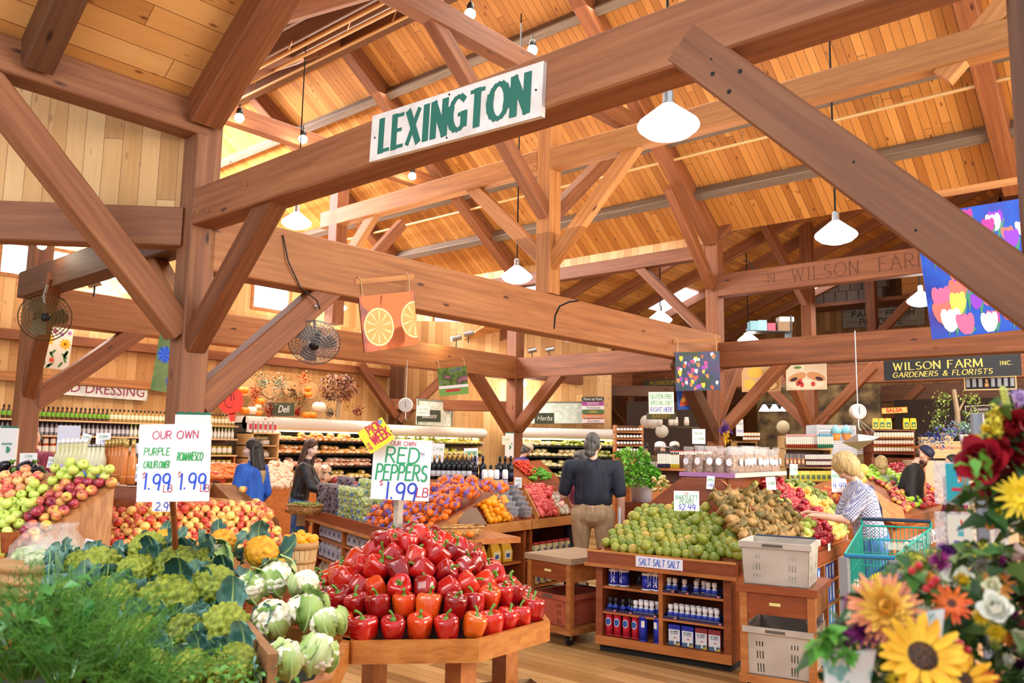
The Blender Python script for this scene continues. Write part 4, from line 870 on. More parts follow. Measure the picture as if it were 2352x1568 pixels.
zones=[('bosc','bosc_pear','brown bosc pear heaped behind the green pears','pear','bosc pears',[(1621,1128),(1680,1106),(1720,1112),(1768,1140),(1822,1200),(1850,1240),(1700,1240)],.066,.35),
('grn','green_apple','pale green apple in the stripe between brown pears and red apples','apple','pale green apples in the stripe',[(1722,1110),(1748,1130),(1790,1158),(1850,1212),(1864,1235),(1840,1245),(1820,1200),(1768,1142)],.07,.2),
('red','red_apple','dark red apple in the diagonal stripe of the pear island','apple','dark red apples in the stripe',[(1738,1098),(1790,1112),(1822,1135),(1868,1180),(1890,1215),(1908,1246),(1880,1252),(1850,1212),(1800,1160),(1752,1130)],.07,.25),
('asn','asian_pear','round yellow asian pear in front of the lady in checks','pear','asian pears',[(1796,1118),(1830,1128),(1880,1158),(1922,1196),(1932,1238),(1910,1246),(1890,1212),(1868,1178),(1826,1136)],.084,.1),
('avo','avocado','small dark green fruit under the hands of the lady in checks','fruit','small green fruit under her hands',[(1800,1108),(1835,1108),(1900,1150),(1940,1200),(1942,1232),(1924,1196),(1880,1156),(1830,1124)],.056,.2)]
for k,nm,lb,ct,gp,pol,sp,ex in zones: fillpoly(k,S2r,pol,sp,nm,lb,ct,gp,extra=ex*.6,stemup=.4,bottomout=.6 if k=='bosc' else 0)
adopt(bed(S2r,[(1640,1120),(1720,1112),(1800,1112),(1940,1190),(1945,1240),(1880,1262),(1800,1250),(1712,1215)],.73,OAKD,None),isl)
# granola platform
gb=thing('granola_stand','wooden box and pink trimmed shelf carrying bags of granola above the pears','display stand',(0,0,0))
def gp(a,b,z): return IL(a,b,z)
board([gp(.42,1.12,.75),gp(.78,1.12,.75),gp(.78,1.12,1.42),gp(.42,1.12,1.42)],.04,OAK,gb,'front_panel')
board([gp(.78,1.14,.9),gp(.78,2.5,.9),gp(.78,2.5,1.40),gp(.78,1.14,1.40)],.03,OAKD,gb,'side_panel')
board([gp(.38,1.08,1.42),gp(.86,1.08,1.42),gp(.9,2.6,1.42),gp(.0,2.6,1.42)],.02,OAK,gb,'top_shelf')
board([gp(.36,1.07,1.41),gp(.88,1.07,1.41),gp(.88,1.07,1.45),gp(.36,1.07,1.45)],.012,C('b27ab0'),gb,'pink_trim')
board([gp(.88,1.07,1.41),gp(.93,2.6,1.41),gp(.93,2.6,1.45),gp(.88,1.07,1.45)],.012,C('d9cfc6'),gb,'pale_trim')
FILM=film('clear_film',alpha=.16);FILMW=film('white_film','eef0f6',alpha=.5)
GRAN=speckle('granola',[(.3,'5a3a24'),(.5,'98694a'),(.7,'cdb08c')],scale=70,rough=.7,bump=.6)
def granola():
    t=thing('granola_bag','clear bag of granola with a round white label on the pink trimmed shelf','bag',group='granola bags')
    mb=MB();mb.ball((0,0,.078),(.047,.034,.082),10,7,fn=lambda v:1+.08*math.sin(7*v.x+5*v.z));mb.build('granola',GRAN,t)
    mb=MB();mb.lathe([(.045,0),(.05,.03),(.047,.12),(.03,.16),(.045,.2),(.04,.215)],9,fr=lambda a,j:(1+.12*math.sin(3*a+j))*(1 if abs(math.sin(a))<.7 else .75));mb.build('plastic_film',FILM,t)
    mb=MB();ell(mb,0,0,.026,.028,0,0);o=mb.build('round_label',C('eef0fa'),t);o.rotation_euler=(math.pi/2,0,0);o.location=(0,-.047,.1)
    return t
g0=granola();first=True
for row,(bb,nn) in enumerate(((1.16,1),)):
    pass
spots=[(.42+.1*i,1.14) for i in range(5)]+[(.86,1.2+.105*i) for i in range(13)]+[(.75,1.27+.11*i) for i in range(11)]+[(.5,1.3),(.6,1.28),(.62,1.45)]
for i,(a,b) in enumerate(spots):
    p=IL(a,b,1.43);rz=ang+(0 if i<5 else math.radians(70) if i<18 else .5)+R.uniform(-.3,.3)
    o=g0 if i==0 else dup(g0);o.location=p;o.rotation_euler=(R.uniform(-.06,.06),R.uniform(-.06,.06),rz);o.scale=(1.05,1.05,R.uniform(1.1,1.25))
# salt goods
lt=thing
def put(proto,pts,first=[None]):
    for i,(a,b,z,rz) in enumerate(pts):
        o=proto if i==0 else dup(proto);o.location=IL(a,b,z);o.rotation_euler=(0,0,ang+rz)
def canister(nm,lab,grp,r,h,body,cap,txt=None,tc='ffffff',lid_h=.02):
    t=thing(nm,lab,'canister',group=grp)
    mb=MB();mb.lathe([(r,0),(r,h-lid_h)],20);mb.build('body',body,t)
    mb=MB();mb.lathe([(r*1.03,h-lid_h),(r*1.03,h-.003),(r*.95,h),(.001,h)],20);mb.build('lid',cap,t)
    mb=MB();mb.lathe([(r*1.02,0),(r*1.02,.012)],20);mb.build('base_ring',cap,t)
    if txt:
        m=MB();strokes(m,txt,0,-.012,.026,.0055,0,0,sx=.9)
        vs=[]
        for (x,y,z) in m.v:   # wrap upright lettering on the round body: text runs upward
            a_=-math.pi/2+(-y)/r;vs.append(((r+.0012)*math.cos(a_),(r+.0012)*math.sin(a_),.03+x))
        m.v=vs;m.build('lettering',C(tc),t)
    return t
BL=C('1b2fa8',.35);NB=C('22232c',.4);RD=C('c8283c',.35)
c=canister('salt_canister','blue salt canister lettered DAVID\'S on the top left shelf','blue salt canisters on the top shelf',.042,.135,BL,C('e8ecf8'),"DAVID'S");put(c,[(.15,.13,.527,.25),(.235,.15,.527,-.4),(.46,.1,.527,.9),(.535,.12,.527,.1)])
c=canister('salt_canister','black salt canister at the back of the top left shelf','black salt canisters',.036,.13,NB,C('3a3c4a'),"DAVID'S",'8a8c9a');put(c,[(.31,.3,.527,.2),(.37,.26,.527,.3),(.44,.3,.527,.2)])
c=canister('salt_tube','tall red salt tube on the bottom left shelf','red salt tubes',.032,.185,RD,RD);m=MB()
n=12;vs=[]
for (dz,rr_,mi,e) in ((.11,.034,0,.0012),):
    pts=[(0,0)]+[(math.cos(2*math.pi*k/16),math.sin(2*math.pi*k/16)) for k in range(16)]
    m.add([((.032+e)*math.cos(-math.pi/2+p[0]*.8),(.032+e)*math.sin(-math.pi/2+p[0]*.8),dz+p[1]*.033) for p in pts],[(0,k+1,(k+1)%16+1) for k in range(16)],0)
    m.add([((.032+e*2)*math.cos(-math.pi/2+p[0]*.62),(.032+e*2)*math.sin(-math.pi/2+p[0]*.62),dz+p[1]*.026) for p in pts],[(0,k+1,(k+1)%16+1) for k in range(16)],1)
m.build('round_logo',[C('dfe8f4'),C('2a5bb0')],c)
put(c,[(.115,.12,zb0,.1),(.19,.12,zb0,.1),(.27,.12,zb0,0),(.35,.12,zb0,-.1)])
c=canister('salt_tube','tall blue salt tube on the bottom left shelf','blue salt tubes',.034,.19,BL,BL);m=MB();m.slab((-.012,-.0365,.11),(.014,-.0345,.16));m.build('white_panel',WHITE,c);put(c,[(.43,.09,zb0,.3),(.55,.1,zb0,-.2)])
c=canister('salt_tube','dark tube standing behind the blue ones at the bottom','dark salt tubes',.03,.18,NB,NB);put(c,[(.46,.3,zb0,0),(.51,.36,zb0,0)])
def grinder(body,lab,grp,capc):
    t=thing('salt_grinder',lab,'salt grinder',group=grp)
    mb=MB();mb.lathe([(.021,0),(.026,.004),(.026,.028),(.016,.05),(.013,.06)],14);mb.build('glass_body',body,t)
    mb=MB();mb.lathe([(.0265,.01),(.0262,.03),(.0225,.038)],14);mb.build('blue_label',C('2a45b8',.3),t)
    mb=MB();mb.lathe([(.013,.058),(.0195,.063),(.0195,.094),(.001,.096)],14);mb.build('cap',capc,t)
    return t
g=grinder(C('cfd3dd',.2),'white capped salt grinder on the right hand shelves','white capped salt grinders',WHITE)
pts=[(.66+.047*i,.1,.345,.2*i) for i in range(9)]+[(.68+.047*i,.16,.345,.3*i) for i in range(8)]+[(.36+.047*i,.1,.34,.1*i) for i in range(4)]+[(.38+.047*i,.16,.34,.1*i) for i in range(4)]+[(.64,.12,.545,0),(.69,.12,.545,0),(.77,.12,.545,.3),(.87,.11,.545,.2),(.92,.14,.545,0),(.97,.1,.545,.1),(1.02,.1,.545,.3),(.84,.22,.545,0)]
put(g,pts)
g=grinder(C('15151c',.2),'black wrapped salt grinder on the middle left shelf','black salt grinders',NB)
put(g,[(.13,.11,.34,0),(.18,.11,.34,.3),(.25,.1,.34,.1),(.29,.14,.34,.1),(.33,.1,.34,.5)])
PUR_=C('2b2350',.5);i=0
for a0,a1,z,w_ in ((.1,.21,.325,0),(.225,.35,.325,0),(.345,.56,.325,1),(.61,.73,.33,1),(.74,1.09,.33,1),(.61,.71,.53,0),(.735,.83,.53,0),(.84,1.08,.53,0)):
    mb=MB();t_=.004;mb.slab((a0,.07,z),(a1,.2,z+.006));mb.slab((a0,.068,z),(a1,.072,z+.022));mb.slab((a0,.2,z),(a1,.204,z+.06))
    for a in (a0,a1-t_): mb.hexa([(a,.07,z),(a+t_,.07,z),(a+t_,.2,z),(a,.2,z)],[(a,.07,z+.022),(a+t_,.07,z+.022),(a+t_,.2,z+.06),(a,.2,z+.06)])
    o=mb.build('cardboard_tray',PUR_,label='low dark purple carton tray holding salt grinders on the pear island shelves',cat='tray',group='purple carton trays');o.location=IO;o.rotation_euler=(0,0,ang)
    mb=MB();mb.slab((a1-.03,.0665,z+.005),(a1-.012,.0675,z+.017));mb.build('small_label',C('e08a90'),o)
def saltbox(col,lab,grp):
    t=thing('salt_box',lab,'box',group=grp)
    mb=MB();mb.slab((0,0,0),(.095,.05,.155));mb.build('carton',col,t)
    mb=MB();mb.slab((.002,-.001,.002),(.093,-.0002,.12));mb.build('front_print',C('dfe6ee'),t)
    m=MB();strokes(m,'SALE MARINO',.047,.1,.011,.0016,0,0,center=True,sx=.7);strokes(m,'DELL ADRIATICO',.047,.086,.008,.0012,0,0,center=True,sx=.7)
    o=m.build('lettering',C('27406a'),t);o.rotation_euler=(math.pi/2,0,0);o.location=(0,-.0016,0)
    mb=MB();mb.add([(.002,-.0014,.002),(.093,-.0014,.002),(.093,-.0014,.035),(.002,-.0014,.03)],[(0,1,2,3)],0);mb.add([(.045,-.0018,.01),(.062,-.0018,.01),(.058,-.0018,.055),(.05,-.0018,.06)],[(0,1,2,3)],1);mb.add([(.04,-.002,.055),(.068,-.002,.055),(.054,-.002,.066)],[(0,1,2)],2);mb.add([(.05,-.0022,.002),(.093,-.0022,.002),(.093,-.0022,.03)],[(0,1,2)],3)
    mb.build('picture',[C('4a6f8a'),C('f2efe6'),C('c0392b'),C('c9a84a')],t);return t
b1=saltbox(BL,'blue topped box of sea salt on the bottom right shelf','blue topped salt boxes');put(b1,[(.64,.1,zb0,.05),(.75,.1,zb0,.0),(.67,.22,zb0,0),(.78,.22,zb0,0)])
b1=saltbox(C('8a2a35'),'maroon topped box of sea salt on the bottom right shelf','maroon topped salt boxes');put(b1,[(.86,.1,zb0,0),(.965,.1,zb0,0),(.88,.22,zb0,0),(.985,.22,zb0,0)])
# blue boxes in the side shelves
pr=None
for i,(b,z,hh,ci) in enumerate([(b0+.12*j,z,.17 if z<.5 else .14,0) for b0 in (.95,1.5,2.05) for z in (.12,.32,.52) for j in range(4)]):
    ci=(0,0,1,2)[(int(z*10)+(b>1.45)*1)%4] if z>.2 else (2 if b>1.4 else 3)
    col=('2a6fd0','2557b8','3a9fd8','d8532e')[ci]
    mb=MB();mb.slab((-.05,-.05,0),(.05,.05,hh),0);mb.slab((.0495,-.02,.02),(.0515,.02,hh-.02),1)
    nm=('blue carton','dark blue carton','light blue pouch','orange carton')[ci]
    o=mb.build('goods_carton',[C(col),C('cfe0f4') if ci<3 else C('7a2a14')],label=nm+' on the side shelves of the pear island',cat='box',group=nm+'s on the side shelves');o.location=IL(1.47,b,z);o.rotation_euler=(0,0,ang)
card(1577,1150,58,45,6.15,[('CAL',2,.12,.88),('BARTLETT',0,.2,.68),('PEARS',0,.19,.45),('$2.49',1,.28,.18)],'white card reading BARTLETT PEARS 2.49 above the green pears')
card(1513,1293,115,24,6.05,[('SALT SALT SALT',1,.6,.5)],'long white strip reading SALT SALT SALT on the tray rim',face=ang-YW,bg=C('dfe2f2'),cols=('2fa06a','3a62c8','c03050'))
card(1632,1108,18,30,7.2,[('APPLE',0,.2,.7),('1.99',1,.25,.3)],'small white card beside the granola stand, at the brown pears',tilt=-.08)
card(1771,1110,22,30,7.9,[('1.99',0,.25,.5)],'white card standing behind the red apples of the pear island',tilt=.1)
card(1823,1078,18,25,9.5,[('2.99',0,.25,.5)],'white card in front of the jam shelf by the granola bags',tilt=-.05)
card(1905,1256,22,16,6.4,[('PEARS',0,.4,.6),('2',2,.3,.2)],'small card stuck on the rim under the yellow pears',face=math.radians(98)-YW)
# =============== bell peppers on the octagonal table ===============
M_PEP=[speckle('pepper_red',[(.3,'800b12'),(.55,'bf1813'),(.8,'d83618')],scale=3,rough=.16,rnd=.35,coat=.6),speckle('pepper_orange',[(.3,'a81c10'),(.5,'cf3a12'),(.8,'e2701a')],scale=3,rough=.16,rnd=.3,coat=.6)]
SGR=C('5d8a2c',.45)
def pepper_mesh(nl,r,h,m,ph):
    prof=[(.002,-h*.42),(r*.35,-h*.47),(r*.62,-h*.5),(r*.82,-h*.42),(r*.93,-h*.2),(r*1.0,h*.05),(r*1.03,h*.28),(r*.93,h*.44),(r*.72,h*.5),(r*.45,h*.47),(r*.22,h*.38),(.002,h*.34)]
    amp=[.34,.34,.32,.26,.2,.17,.17,.19,.22,.2,.05,0]
    mb=MB();mb.lathe(prof,26,fr=lambda a,j:1+amp[j]*(abs(math.cos(nl*a/2+ph))**.8-.6)+.03*math.sin(a*2+j*.4));return mb.mesh('pepper_mesh',[m])
PM=[pepper_mesh(n_,r_,h_,m_,p_) for n_,r_,h_,m_,p_ in ((4,.052,.098,M_PEP[0],0),(3,.05,.108,M_PEP[0],.4),(4,.055,.09,M_PEP[0],1),(4,.05,.1,M_PEP[1],.3),(3,.053,.095,M_PEP[0],2))]
def stem_mesh(k):
    mb=MB();mb.lathe([(.001,.034),(.016,.036),(.012,.042),(.006,.05)],8);mb.tube([(0,0,.04),(.003,0,.058),(.012+.004*k,0,.07),(.02+.006*k,.003,.076)],[.006,.005,.006,.0075],7);return mb.mesh('stem_mesh',[SGR])
STMS=[stem_mesh(0),stem_mesh(1)]
def pepper(p,rot,i,sc=1.):
    o=bpy.data.objects.new('bell_pepper',PM[i]);COL.objects.link(o);o.location=p;o.rotation_euler=rot;o.scale=(sc,)*3
    tag(o,'shiny red bell pepper in the heap on the octagonal wooden table' if i!=3 else 'orange tinted bell pepper in the heap on the octagonal wooden table','bell pepper','red bell peppers' if i!=3 else 'orange tinted bell peppers')
    s=bpy.data.objects.new('stem',STMS[R.randrange(2)]);COL.objects.link(s);s.parent=o;s.rotation_euler=(0,0,R.uniform(0,6));return o
def octa(name,lab,cx,cy,inr,a0,zt,rh,legs,flr=True):
    t=thing(name,lab,'table',(cx,cy,0));R8=inr/math.cos(math.pi/8)
    P=[(R8*math.cos(a0+math.pi/8+k*math.pi/4),R8*math.sin(a0+math.pi/8+k*math.pi/4)) for k in range(8)]
    Pi=[(x*.955,y*.955) for x,y in P]
    for k in range(8):
        a,b=P[k],P[(k+1)%8];c,d=Pi[k],Pi[(k+1)%8]
        mb=MB();mb.hexa([(a[0],a[1],zt-rh),(b[0],b[1],zt-rh),(d[0],d[1],zt-rh),(c[0],c[1],zt-rh)],[(a[0],a[1],zt),(b[0],b[1],zt),(d[0],d[1],zt),(c[0],c[1],zt)]);mb.build('tray_rail',wood('rail_wood','96521f','bb7534','d1924c',rough=.3,sc=(9,9,30),var=.08,knots=False),t)
    mb=MB();mb.hexa([(x*.96,y*.96,zt-rh*.9) for x,y in P],[(x*.96,y*.96,zt-rh*.6) for x,y in P]);mb.build('tray_floor',OAK,t)
    for k in legs:
        x,y=P[k][0]*.76,P[k][1]*.76;mb=MB();mb.slab((x-.055,y-.055,0),(x+.055,y+.055,zt-rh*.9));mb.build('leg',OAK,t)
    for k in range(0,8,2):
        pass
    return t,P
PC=Vector((-3.54,3.26,0));a0=math.radians(48.4-90)
pt,PP=octa('pepper_table','octagonal wooden tray table heaped with red bell peppers',PC.x,PC.y,.724,a0,.72,.105,(0,2,4,6))
prof_h=lambda r:.704+.39*(1-(max(r,0)/.62)**1.5)
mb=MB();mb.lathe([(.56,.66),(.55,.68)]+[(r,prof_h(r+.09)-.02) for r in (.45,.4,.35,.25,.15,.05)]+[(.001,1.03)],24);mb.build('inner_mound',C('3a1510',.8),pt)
r=.62;ring=0
while r>.04:
    z=prof_h(r);n_=max(1,int(2*math.pi*r/.122));off=R.uniform(0,6)
    for k in range(n_):
        a=off+2*math.pi*k/n_;rel=(a-math.radians(-48.9+0))%(2*math.pi);
        d=Vector((math.cos(a),math.sin(a),0))
        if d.dot(Vector((FW.x,FW.y,0)))>.45 and r>.42: continue
        oc=(.724*.955-.058)/math.cos(((a-a0+math.pi/8)%(math.pi/4))-math.pi/8)/.62;oc=1+(oc-1)*max(0,(r-.2)/.42)
        p=PC+d*(r*oc+R.uniform(-.012,.012))+Vector((0,0,z+.05+R.uniform(-.01,.014)))
        if ring<2: ax=(d*R.uniform(-.1,.35)+Vector((R.uniform(-.2,.2),R.uniform(-.2,.2),1)))
        else:
            ax=Vector((0,0,1))*R.uniform(.4,1)+d*R.uniform(-.6,.5)+Vector((R.uniform(-.7,.7),R.uniform(-.7,.7),0))
            if R.random()<.18: ax=-ax
        q=ax.normalized().to_track_quat('Z','X').to_euler()
        i=R.choices(range(5),(4,3,3,2.2,3))[0]
        pepper(p,q,i,R.uniform(1.08,1.3))
    r-=.094;ring+=1
for k in range(8):
    a=R.uniform(0,6.28);pepper(PC+Vector((math.cos(a),math.sin(a),0))*R.uniform(.0,.3)+Vector((0,0,1.15-R.uniform(0,.05))),(R.uniform(0,3),R.uniform(0,3),R.uniform(0,6)),R.randrange(5))
# sign of the peppers
mb=MB();q=at(912,1255,4.75);mb.slab((q.x-.02,q.y-.02,.75),(q.x+.02,q.y+.02,1.45));mb.build('sign_post',wood('grey_wood','9a8f80','b8ad9e','cfc6b8',knots=False,var=0),label='pale grey wooden stick rising from the red peppers, holding their price board',cat='post')
PSG=card(922,1078,134,138,4.72,[('OUR OWN',2,.07,.93),('RED',0,.25,.74),('PEPPERS',0,.25,.45),('1.99',1,.27,.15)],'white hand lettered board reading OUR OWN RED PEPPERS 1.99 LB',tilt=-.03)
m=MB();strokes(m,'$',-.12,-.1,.035,.005,0,.001);strokes(m,'LB',.095,-.15,.05,.006,0,.001,slant=.1);m.build('handwriting',C('c03050',.6),PSG)
m=MB();strokes(m,'IPM',.09,.085,.018,.0025,0,.001,serif=.1);m.build('small_print',C('8f7f9f'),PSG)
pk=card(864,1000,66,58,4.68,[],'yellow tilted sign reading PICK OF THE WEEK on top of the pepper board',tilt=math.radians(34),bg=C('f6dc2c',.4))
m=MB()
for t_,x,y,h_ in (('PICK',.012,.022,.05),('WEEK',.018,-.042,.055),('OF',-.062,-.03,.018),('THE',-.064,-.054,.018)):
    strokes(m,t_,x,y,h_,h_*.17,0,.0012,center=True,sx=.62)
m.build('lettering',C('c0244a'),pk);m=MB();ell(m,.055,.055,.02,.013,0,.0014);m.build('farm_oval',C('7f93a8'),pk)
# cardboard boxes under the pepper table
for i,(x,y,rz,c_) in enumerate(((-3.75,3.15,.5,'8d8a84'),(-3.3,3.75,1.1,'a98b62'))):
    mb=MB();w_,d_,h_=.26,.18,.24
    for a,b in (((-w_,-d_,0),(w_,-d_+.006,h_)),((-w_,d_-.006,0),(w_,d_,h_)),((-w_,-d_,0),(-w_+.006,d_,h_)),((w_-.006,-d_,0),(w_,d_,h_)),((-w_,-d_,0),(w_,d_,.006))): mb.slab(a,b)
    o=mb.build('cardboard_box',C(c_,.8),loc=(x,y,.0),rz=rz,label=('grey' if i==0 else 'brown')+' open cardboard box on the floor under the pepper table',cat='box')
    mb=MB();mb.hexa([(-w_,-d_,h_),(w_,-d_,h_),(w_,-d_+.004,h_),(-w_,-d_+.004,h_)],[(-w_,-d_-.12,h_+.08),(w_,-d_-.12,h_+.08),(w_,-d_-.116,h_+.085),(-w_,-d_-.116,h_+.085)]);mb.build('flap',C('c7b79a',.8),o)
# =============== cauliflower table ===============
CC=Vector((-3.66,1.72,0))
ct,CPp=octa('cauliflower_table','octagonal wooden table at the lower left heaped with green and white cauliflower',CC.x,CC.y,.905,math.radians(46),.72,.11,(0,1,2,7))
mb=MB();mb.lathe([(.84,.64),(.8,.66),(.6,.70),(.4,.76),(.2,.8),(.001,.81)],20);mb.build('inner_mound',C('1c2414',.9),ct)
pi_,po=at(541,1398,3.55),at(628,1502,2.95)
adopt(board([po,pi_,Vector((pi_.x,pi_.y,.70)),Vector((po.x,po.y,.70))],.035,wood('divider_wood','6f4a2c','94683f','b08350',knots=False,var=0),None,'divider_board'),ct)
def bumps(n,amp,wid,seed=0):
    rr=random.Random(seed);P=[]
    for i in range(n):
        z=1-1.6*(i+.5)/n;a=i*2.39996;q=math.sqrt(max(0,1-z*z));P.append((Vector((q*math.cos(a),q*math.sin(a),z)).normalized(),rr.uniform(.7,1.2)))
    return lambda v:.88+amp*max((max(0,1-((v-p).length/wid)**2)*k for p,k in P))
M_CURD=speckle('curd_white',[(.3,'cfc39c'),(.5,'efe9d2'),(.75,'fbf8ec')],scale=40,rough=.6,bump=.5)
M_ROM=speckle('curd_green',[(.3,'56640c'),(.5,'7f8c22'),(.75,'a5ae3e')],scale=45,rough=.6,bump=.6,rnd=.2)
M_ORC=speckle('curd_orange',[(.3,'c9780c'),(.5,'eba31c'),(.75,'f7bb3a')],scale=40,rough=.6,bump=.5)
def curd(m,n,amp,w,sq=.75,seg=44,seed=0): return MB().ball((0,0,0),(.085,.085,.085*sq),seg,30,fn=bumps(n,amp,w,seed)).mesh('curd_mesh',[m])
CW=[curd(M_CURD,60,.16,.28,seed=1)];CR=[curd(M_ROM,110,.3,.2,.85,56,seed=2),curd(M_ROM,80,.32,.24,.9,56,seed=3)];CO=[curd(M_ORC,60,.16,.28,.8,seed=4)]
def leafmesh(mat,L,Wd,cup,curl,rib,seed):
    rr=random.Random(seed);mb=MB();nu,nv=12,8;vs=[]
    for i in range(nu+1):
        t=i/nu;w=Wd*math.sin(math.pi*min(1,.14+t*.82))**.8*(1+.12*math.sin(t*17+seed))
        for j in range(nv+1):
            s=(j/nv-.5)*2
            x=s*w/2;z=cup*(s*s)*w+.02*math.sin(8*s+t*16+seed)*abs(s)**1.5*w/.1;y=t*L
            a=curl*t;vs.append((x,L*math.sin(a)/max(curl,.01) if curl else y,(L*(1-math.cos(a))/max(curl,.01) if curl else 0)+z))
    fs=[(i*(nv+1)+j,i*(nv+1)+j+1,(i+1)*(nv+1)+j+1,(i+1)*(nv+1)+j) for i in range(nu) for j in range(nv)]
    mb.add(vs,fs,0,True)
    c=[vs[i*(nv+1)+nv//2] for i in range(nu+1)];mb.tube([(p[0],p[1],p[2]-.002) for p in c],[rib*(1-.8*i/nu) for i in range(nu+1)],6,1)
    return mb.mesh('leaf_mesh',[mat,C('a9c67e',.5)])
M_LBL=speckle('leaf_blue_green',[(.3,'234842'),(.5,'48796e'),(.72,'92b8aa')],scale=7,rough=.5,rnd=.2)
M_LGR=speckle('leaf_pale_green',[(.3,'6f9440'),(.5,'a4c06c'),(.72,'cfdca0')],scale=7,rough=.5,rnd=.2)
LB=[leafmesh(M_LBL,.17,.11,.2,1.2,.009,s) for s in (1,2,3)];LG=[leafmesh(M_LGR,.16,.10,.35,1.9,.009,s) for s in (4,5,6)]
def head(kind,px,py,d,rpx,lab,grp,nl=6):
    nl={'w':5,'r':6,'o':5}[kind]
    cm={'w':CW,'r':CR,'o':CO}[kind];p=at(px,py,d);k=rpx*d/F/.085
    t=bpy.data.objects.new({'w':'white_cauliflower','r':'green_cauliflower','o':'orange_cauliflower'}[kind],None);COL.objects.link(t);tag(t,lab,'cauliflower',grp)
    ax=(Vector((.45,-.5,.75))+Vector((R.uniform(-.5,.5),R.uniform(-.5,.5),R.uniform(-.2,.3)))).normalized()
    t.rotation_euler=ax.to_track_quat('Z','X').to_euler();t.location=p;t.scale=(k,k,k)
    o=bpy.data.objects.new('curd',R.choice(cm));COL.objects.link(o);o.parent=t;o.rotation_euler=(0,0,R.uniform(0,6));o.location=(0,0,.012);o.scale=(1.08,)*3
    for i in range(nl):
        a=2*math.pi*i/nl+R.uniform(-.3,.3);l=bpy.data.objects.new('leaf',R.choice(LG if kind=='w' else LB));COL.objects.link(l);l.parent=t
        rad=.066 if kind=='w' else .08
        l.matrix_basis=Matrix.Translation((rad*math.cos(a),rad*math.sin(a),-.065))@Matrix.Rotation(a-math.pi/2,4,'Z')@Matrix.Rotation((.75 if kind=='w' else .35)+R.uniform(-.35,.35),4,'X')@Matrix.Scale(R.uniform(.85,1.25),4)
    return t
dd=lambda y:3.0+(1540-y)/280*1.1
for i,(x,y,r_) in enumerate(((229,1308,42),(312,1320,40),(408,1308,46),(259,1385,50),(384,1392,56),(488,1352,46),(155,1376,34),(518,1442,46),(321,1462,42),(240,1474,42),(425,1455,38),(536,1537,48),(440,1540,40),(180,1300,30),(470,1300,34),(345,1540,40),(120,1440,40),(340,1262,34))):
    head('r',x,y,dd(y)-.02,r_*.98,'lime green cauliflower among blue green leaves on the lower left table','green cauliflowers on the lower left table',8)
for i,(x,y,r_,l) in enumerate(((574,1352,36,'white cauliflower left of its row neighbour, behind the divider board'),(632,1330,40,'white cauliflower at the back of the right hand row, under the orange one'),(625,1422,42,'white cauliflower wrapped in leaves, just right of the divider top'),(700,1405,42,'white cauliflower in the middle of the right hand row'),(652,1515,44,'white cauliflower at the bottom, right beside the divider end'),(730,1502,44,'front right white cauliflower at the tray rail'),(492,1288,36,'flat white cauliflower behind the green ones'),(752,1432,36,'leafy white cauliflower at the right rim of the table'),(700,1340,30,'white cauliflower nearest the red peppers'))):
    head('w',x,y,dd(y),r_,l,None,7)
for i,(x,y,r_,l) in enumerate(((600,1270,36,'bright orange cauliflower head in front of the orange basket'),(512,1245,28,'orange cauliflower left of the bright orange one'),(380,1238,22,'small orange cauliflower left of the sign post'),(640,1304,20,'small piece of orange cauliflower above the white heads'),(430,1278,20,'orange cauliflower beneath the sign post'))):
    head('o',x,y,dd(y)+.1,r_,l,None,6)
# loose blue-green leaves filling the heap
for i in range(340):
    x=R.uniform(110,590);y=R.uniform(1275,1568)
    if x>540+(y-1400)*.5 : continue
    l=bpy.data.objects.new('cauliflower_leaf',R.choice(LB));COL.objects.link(l);l.location=at(x,y,dd(y)+R.uniform(.02,.16))
    v=Vector((R.uniform(-1,1),R.uniform(-1,1),R.uniform(.1,1.3))).normalized();l.rotation_euler=v.to_track_quat('Y','Z').to_euler();s=R.uniform(.3,.68);l.scale=(s,s,s)
    tag(l,'blue green cauliflower leaf sticking out of the heap at the lower left','leaf','loose cauliflower leaves')
q=at(404,1270,3.9);mb=MB();mb.tube([at(404,1275,3.9),at(396,1140,3.75)],.014,6);mb.build('sign_post',OAKD,label='thin brown stick in the green cauliflowers holding the double price board',cat='post')
card(400,1062,166,176,3.7,[('OUR OWN',2,.1,.86)],'large white board reading OUR OWN PURPLE CAULIFLOWER and ROMANESCO, 1.99 each',tilt=.03)
sg=bpy.data.objects[[o.name for o in bpy.data.objects if o.name.startswith('price_card')][-1]] if False else None
bd=[o for o in COL.objects if o.get('label','').startswith('large white board reading OUR OWN')][0]
for tx,x,y,h_,c_ in (('PURPLE',-.08,.035,.032,'2aa24a'),('CAULIFLOWER',-.08,-.022,.03,'2aa24a'),('ROMANESCO',.07,.01,.036,'2aa24a'),('1.99',-.078,-.12,.07,'1f4fd0'),('1.99',.083,-.12,.07,'1f4fd0'),('$',-.135,-.07,.028,'b8344a'),('$',.025,-.07,.028,'b8344a'),('LB',-.025,-.13,.03,'b8344a'),('LB',.142,-.13,.03,'b8344a')):
    m=MB();wd=sum(max(p[0] for s in G[ch] for p in s) for ch in tx)*h_+.2*h_*(len(tx)-1);strokes(m,tx,x,y,h_,h_*.12,0,.001,sx=min(1,.115/wd),center=True,slant=.1,jit=.05);m.build('handwriting',C(c_,.6),bd)
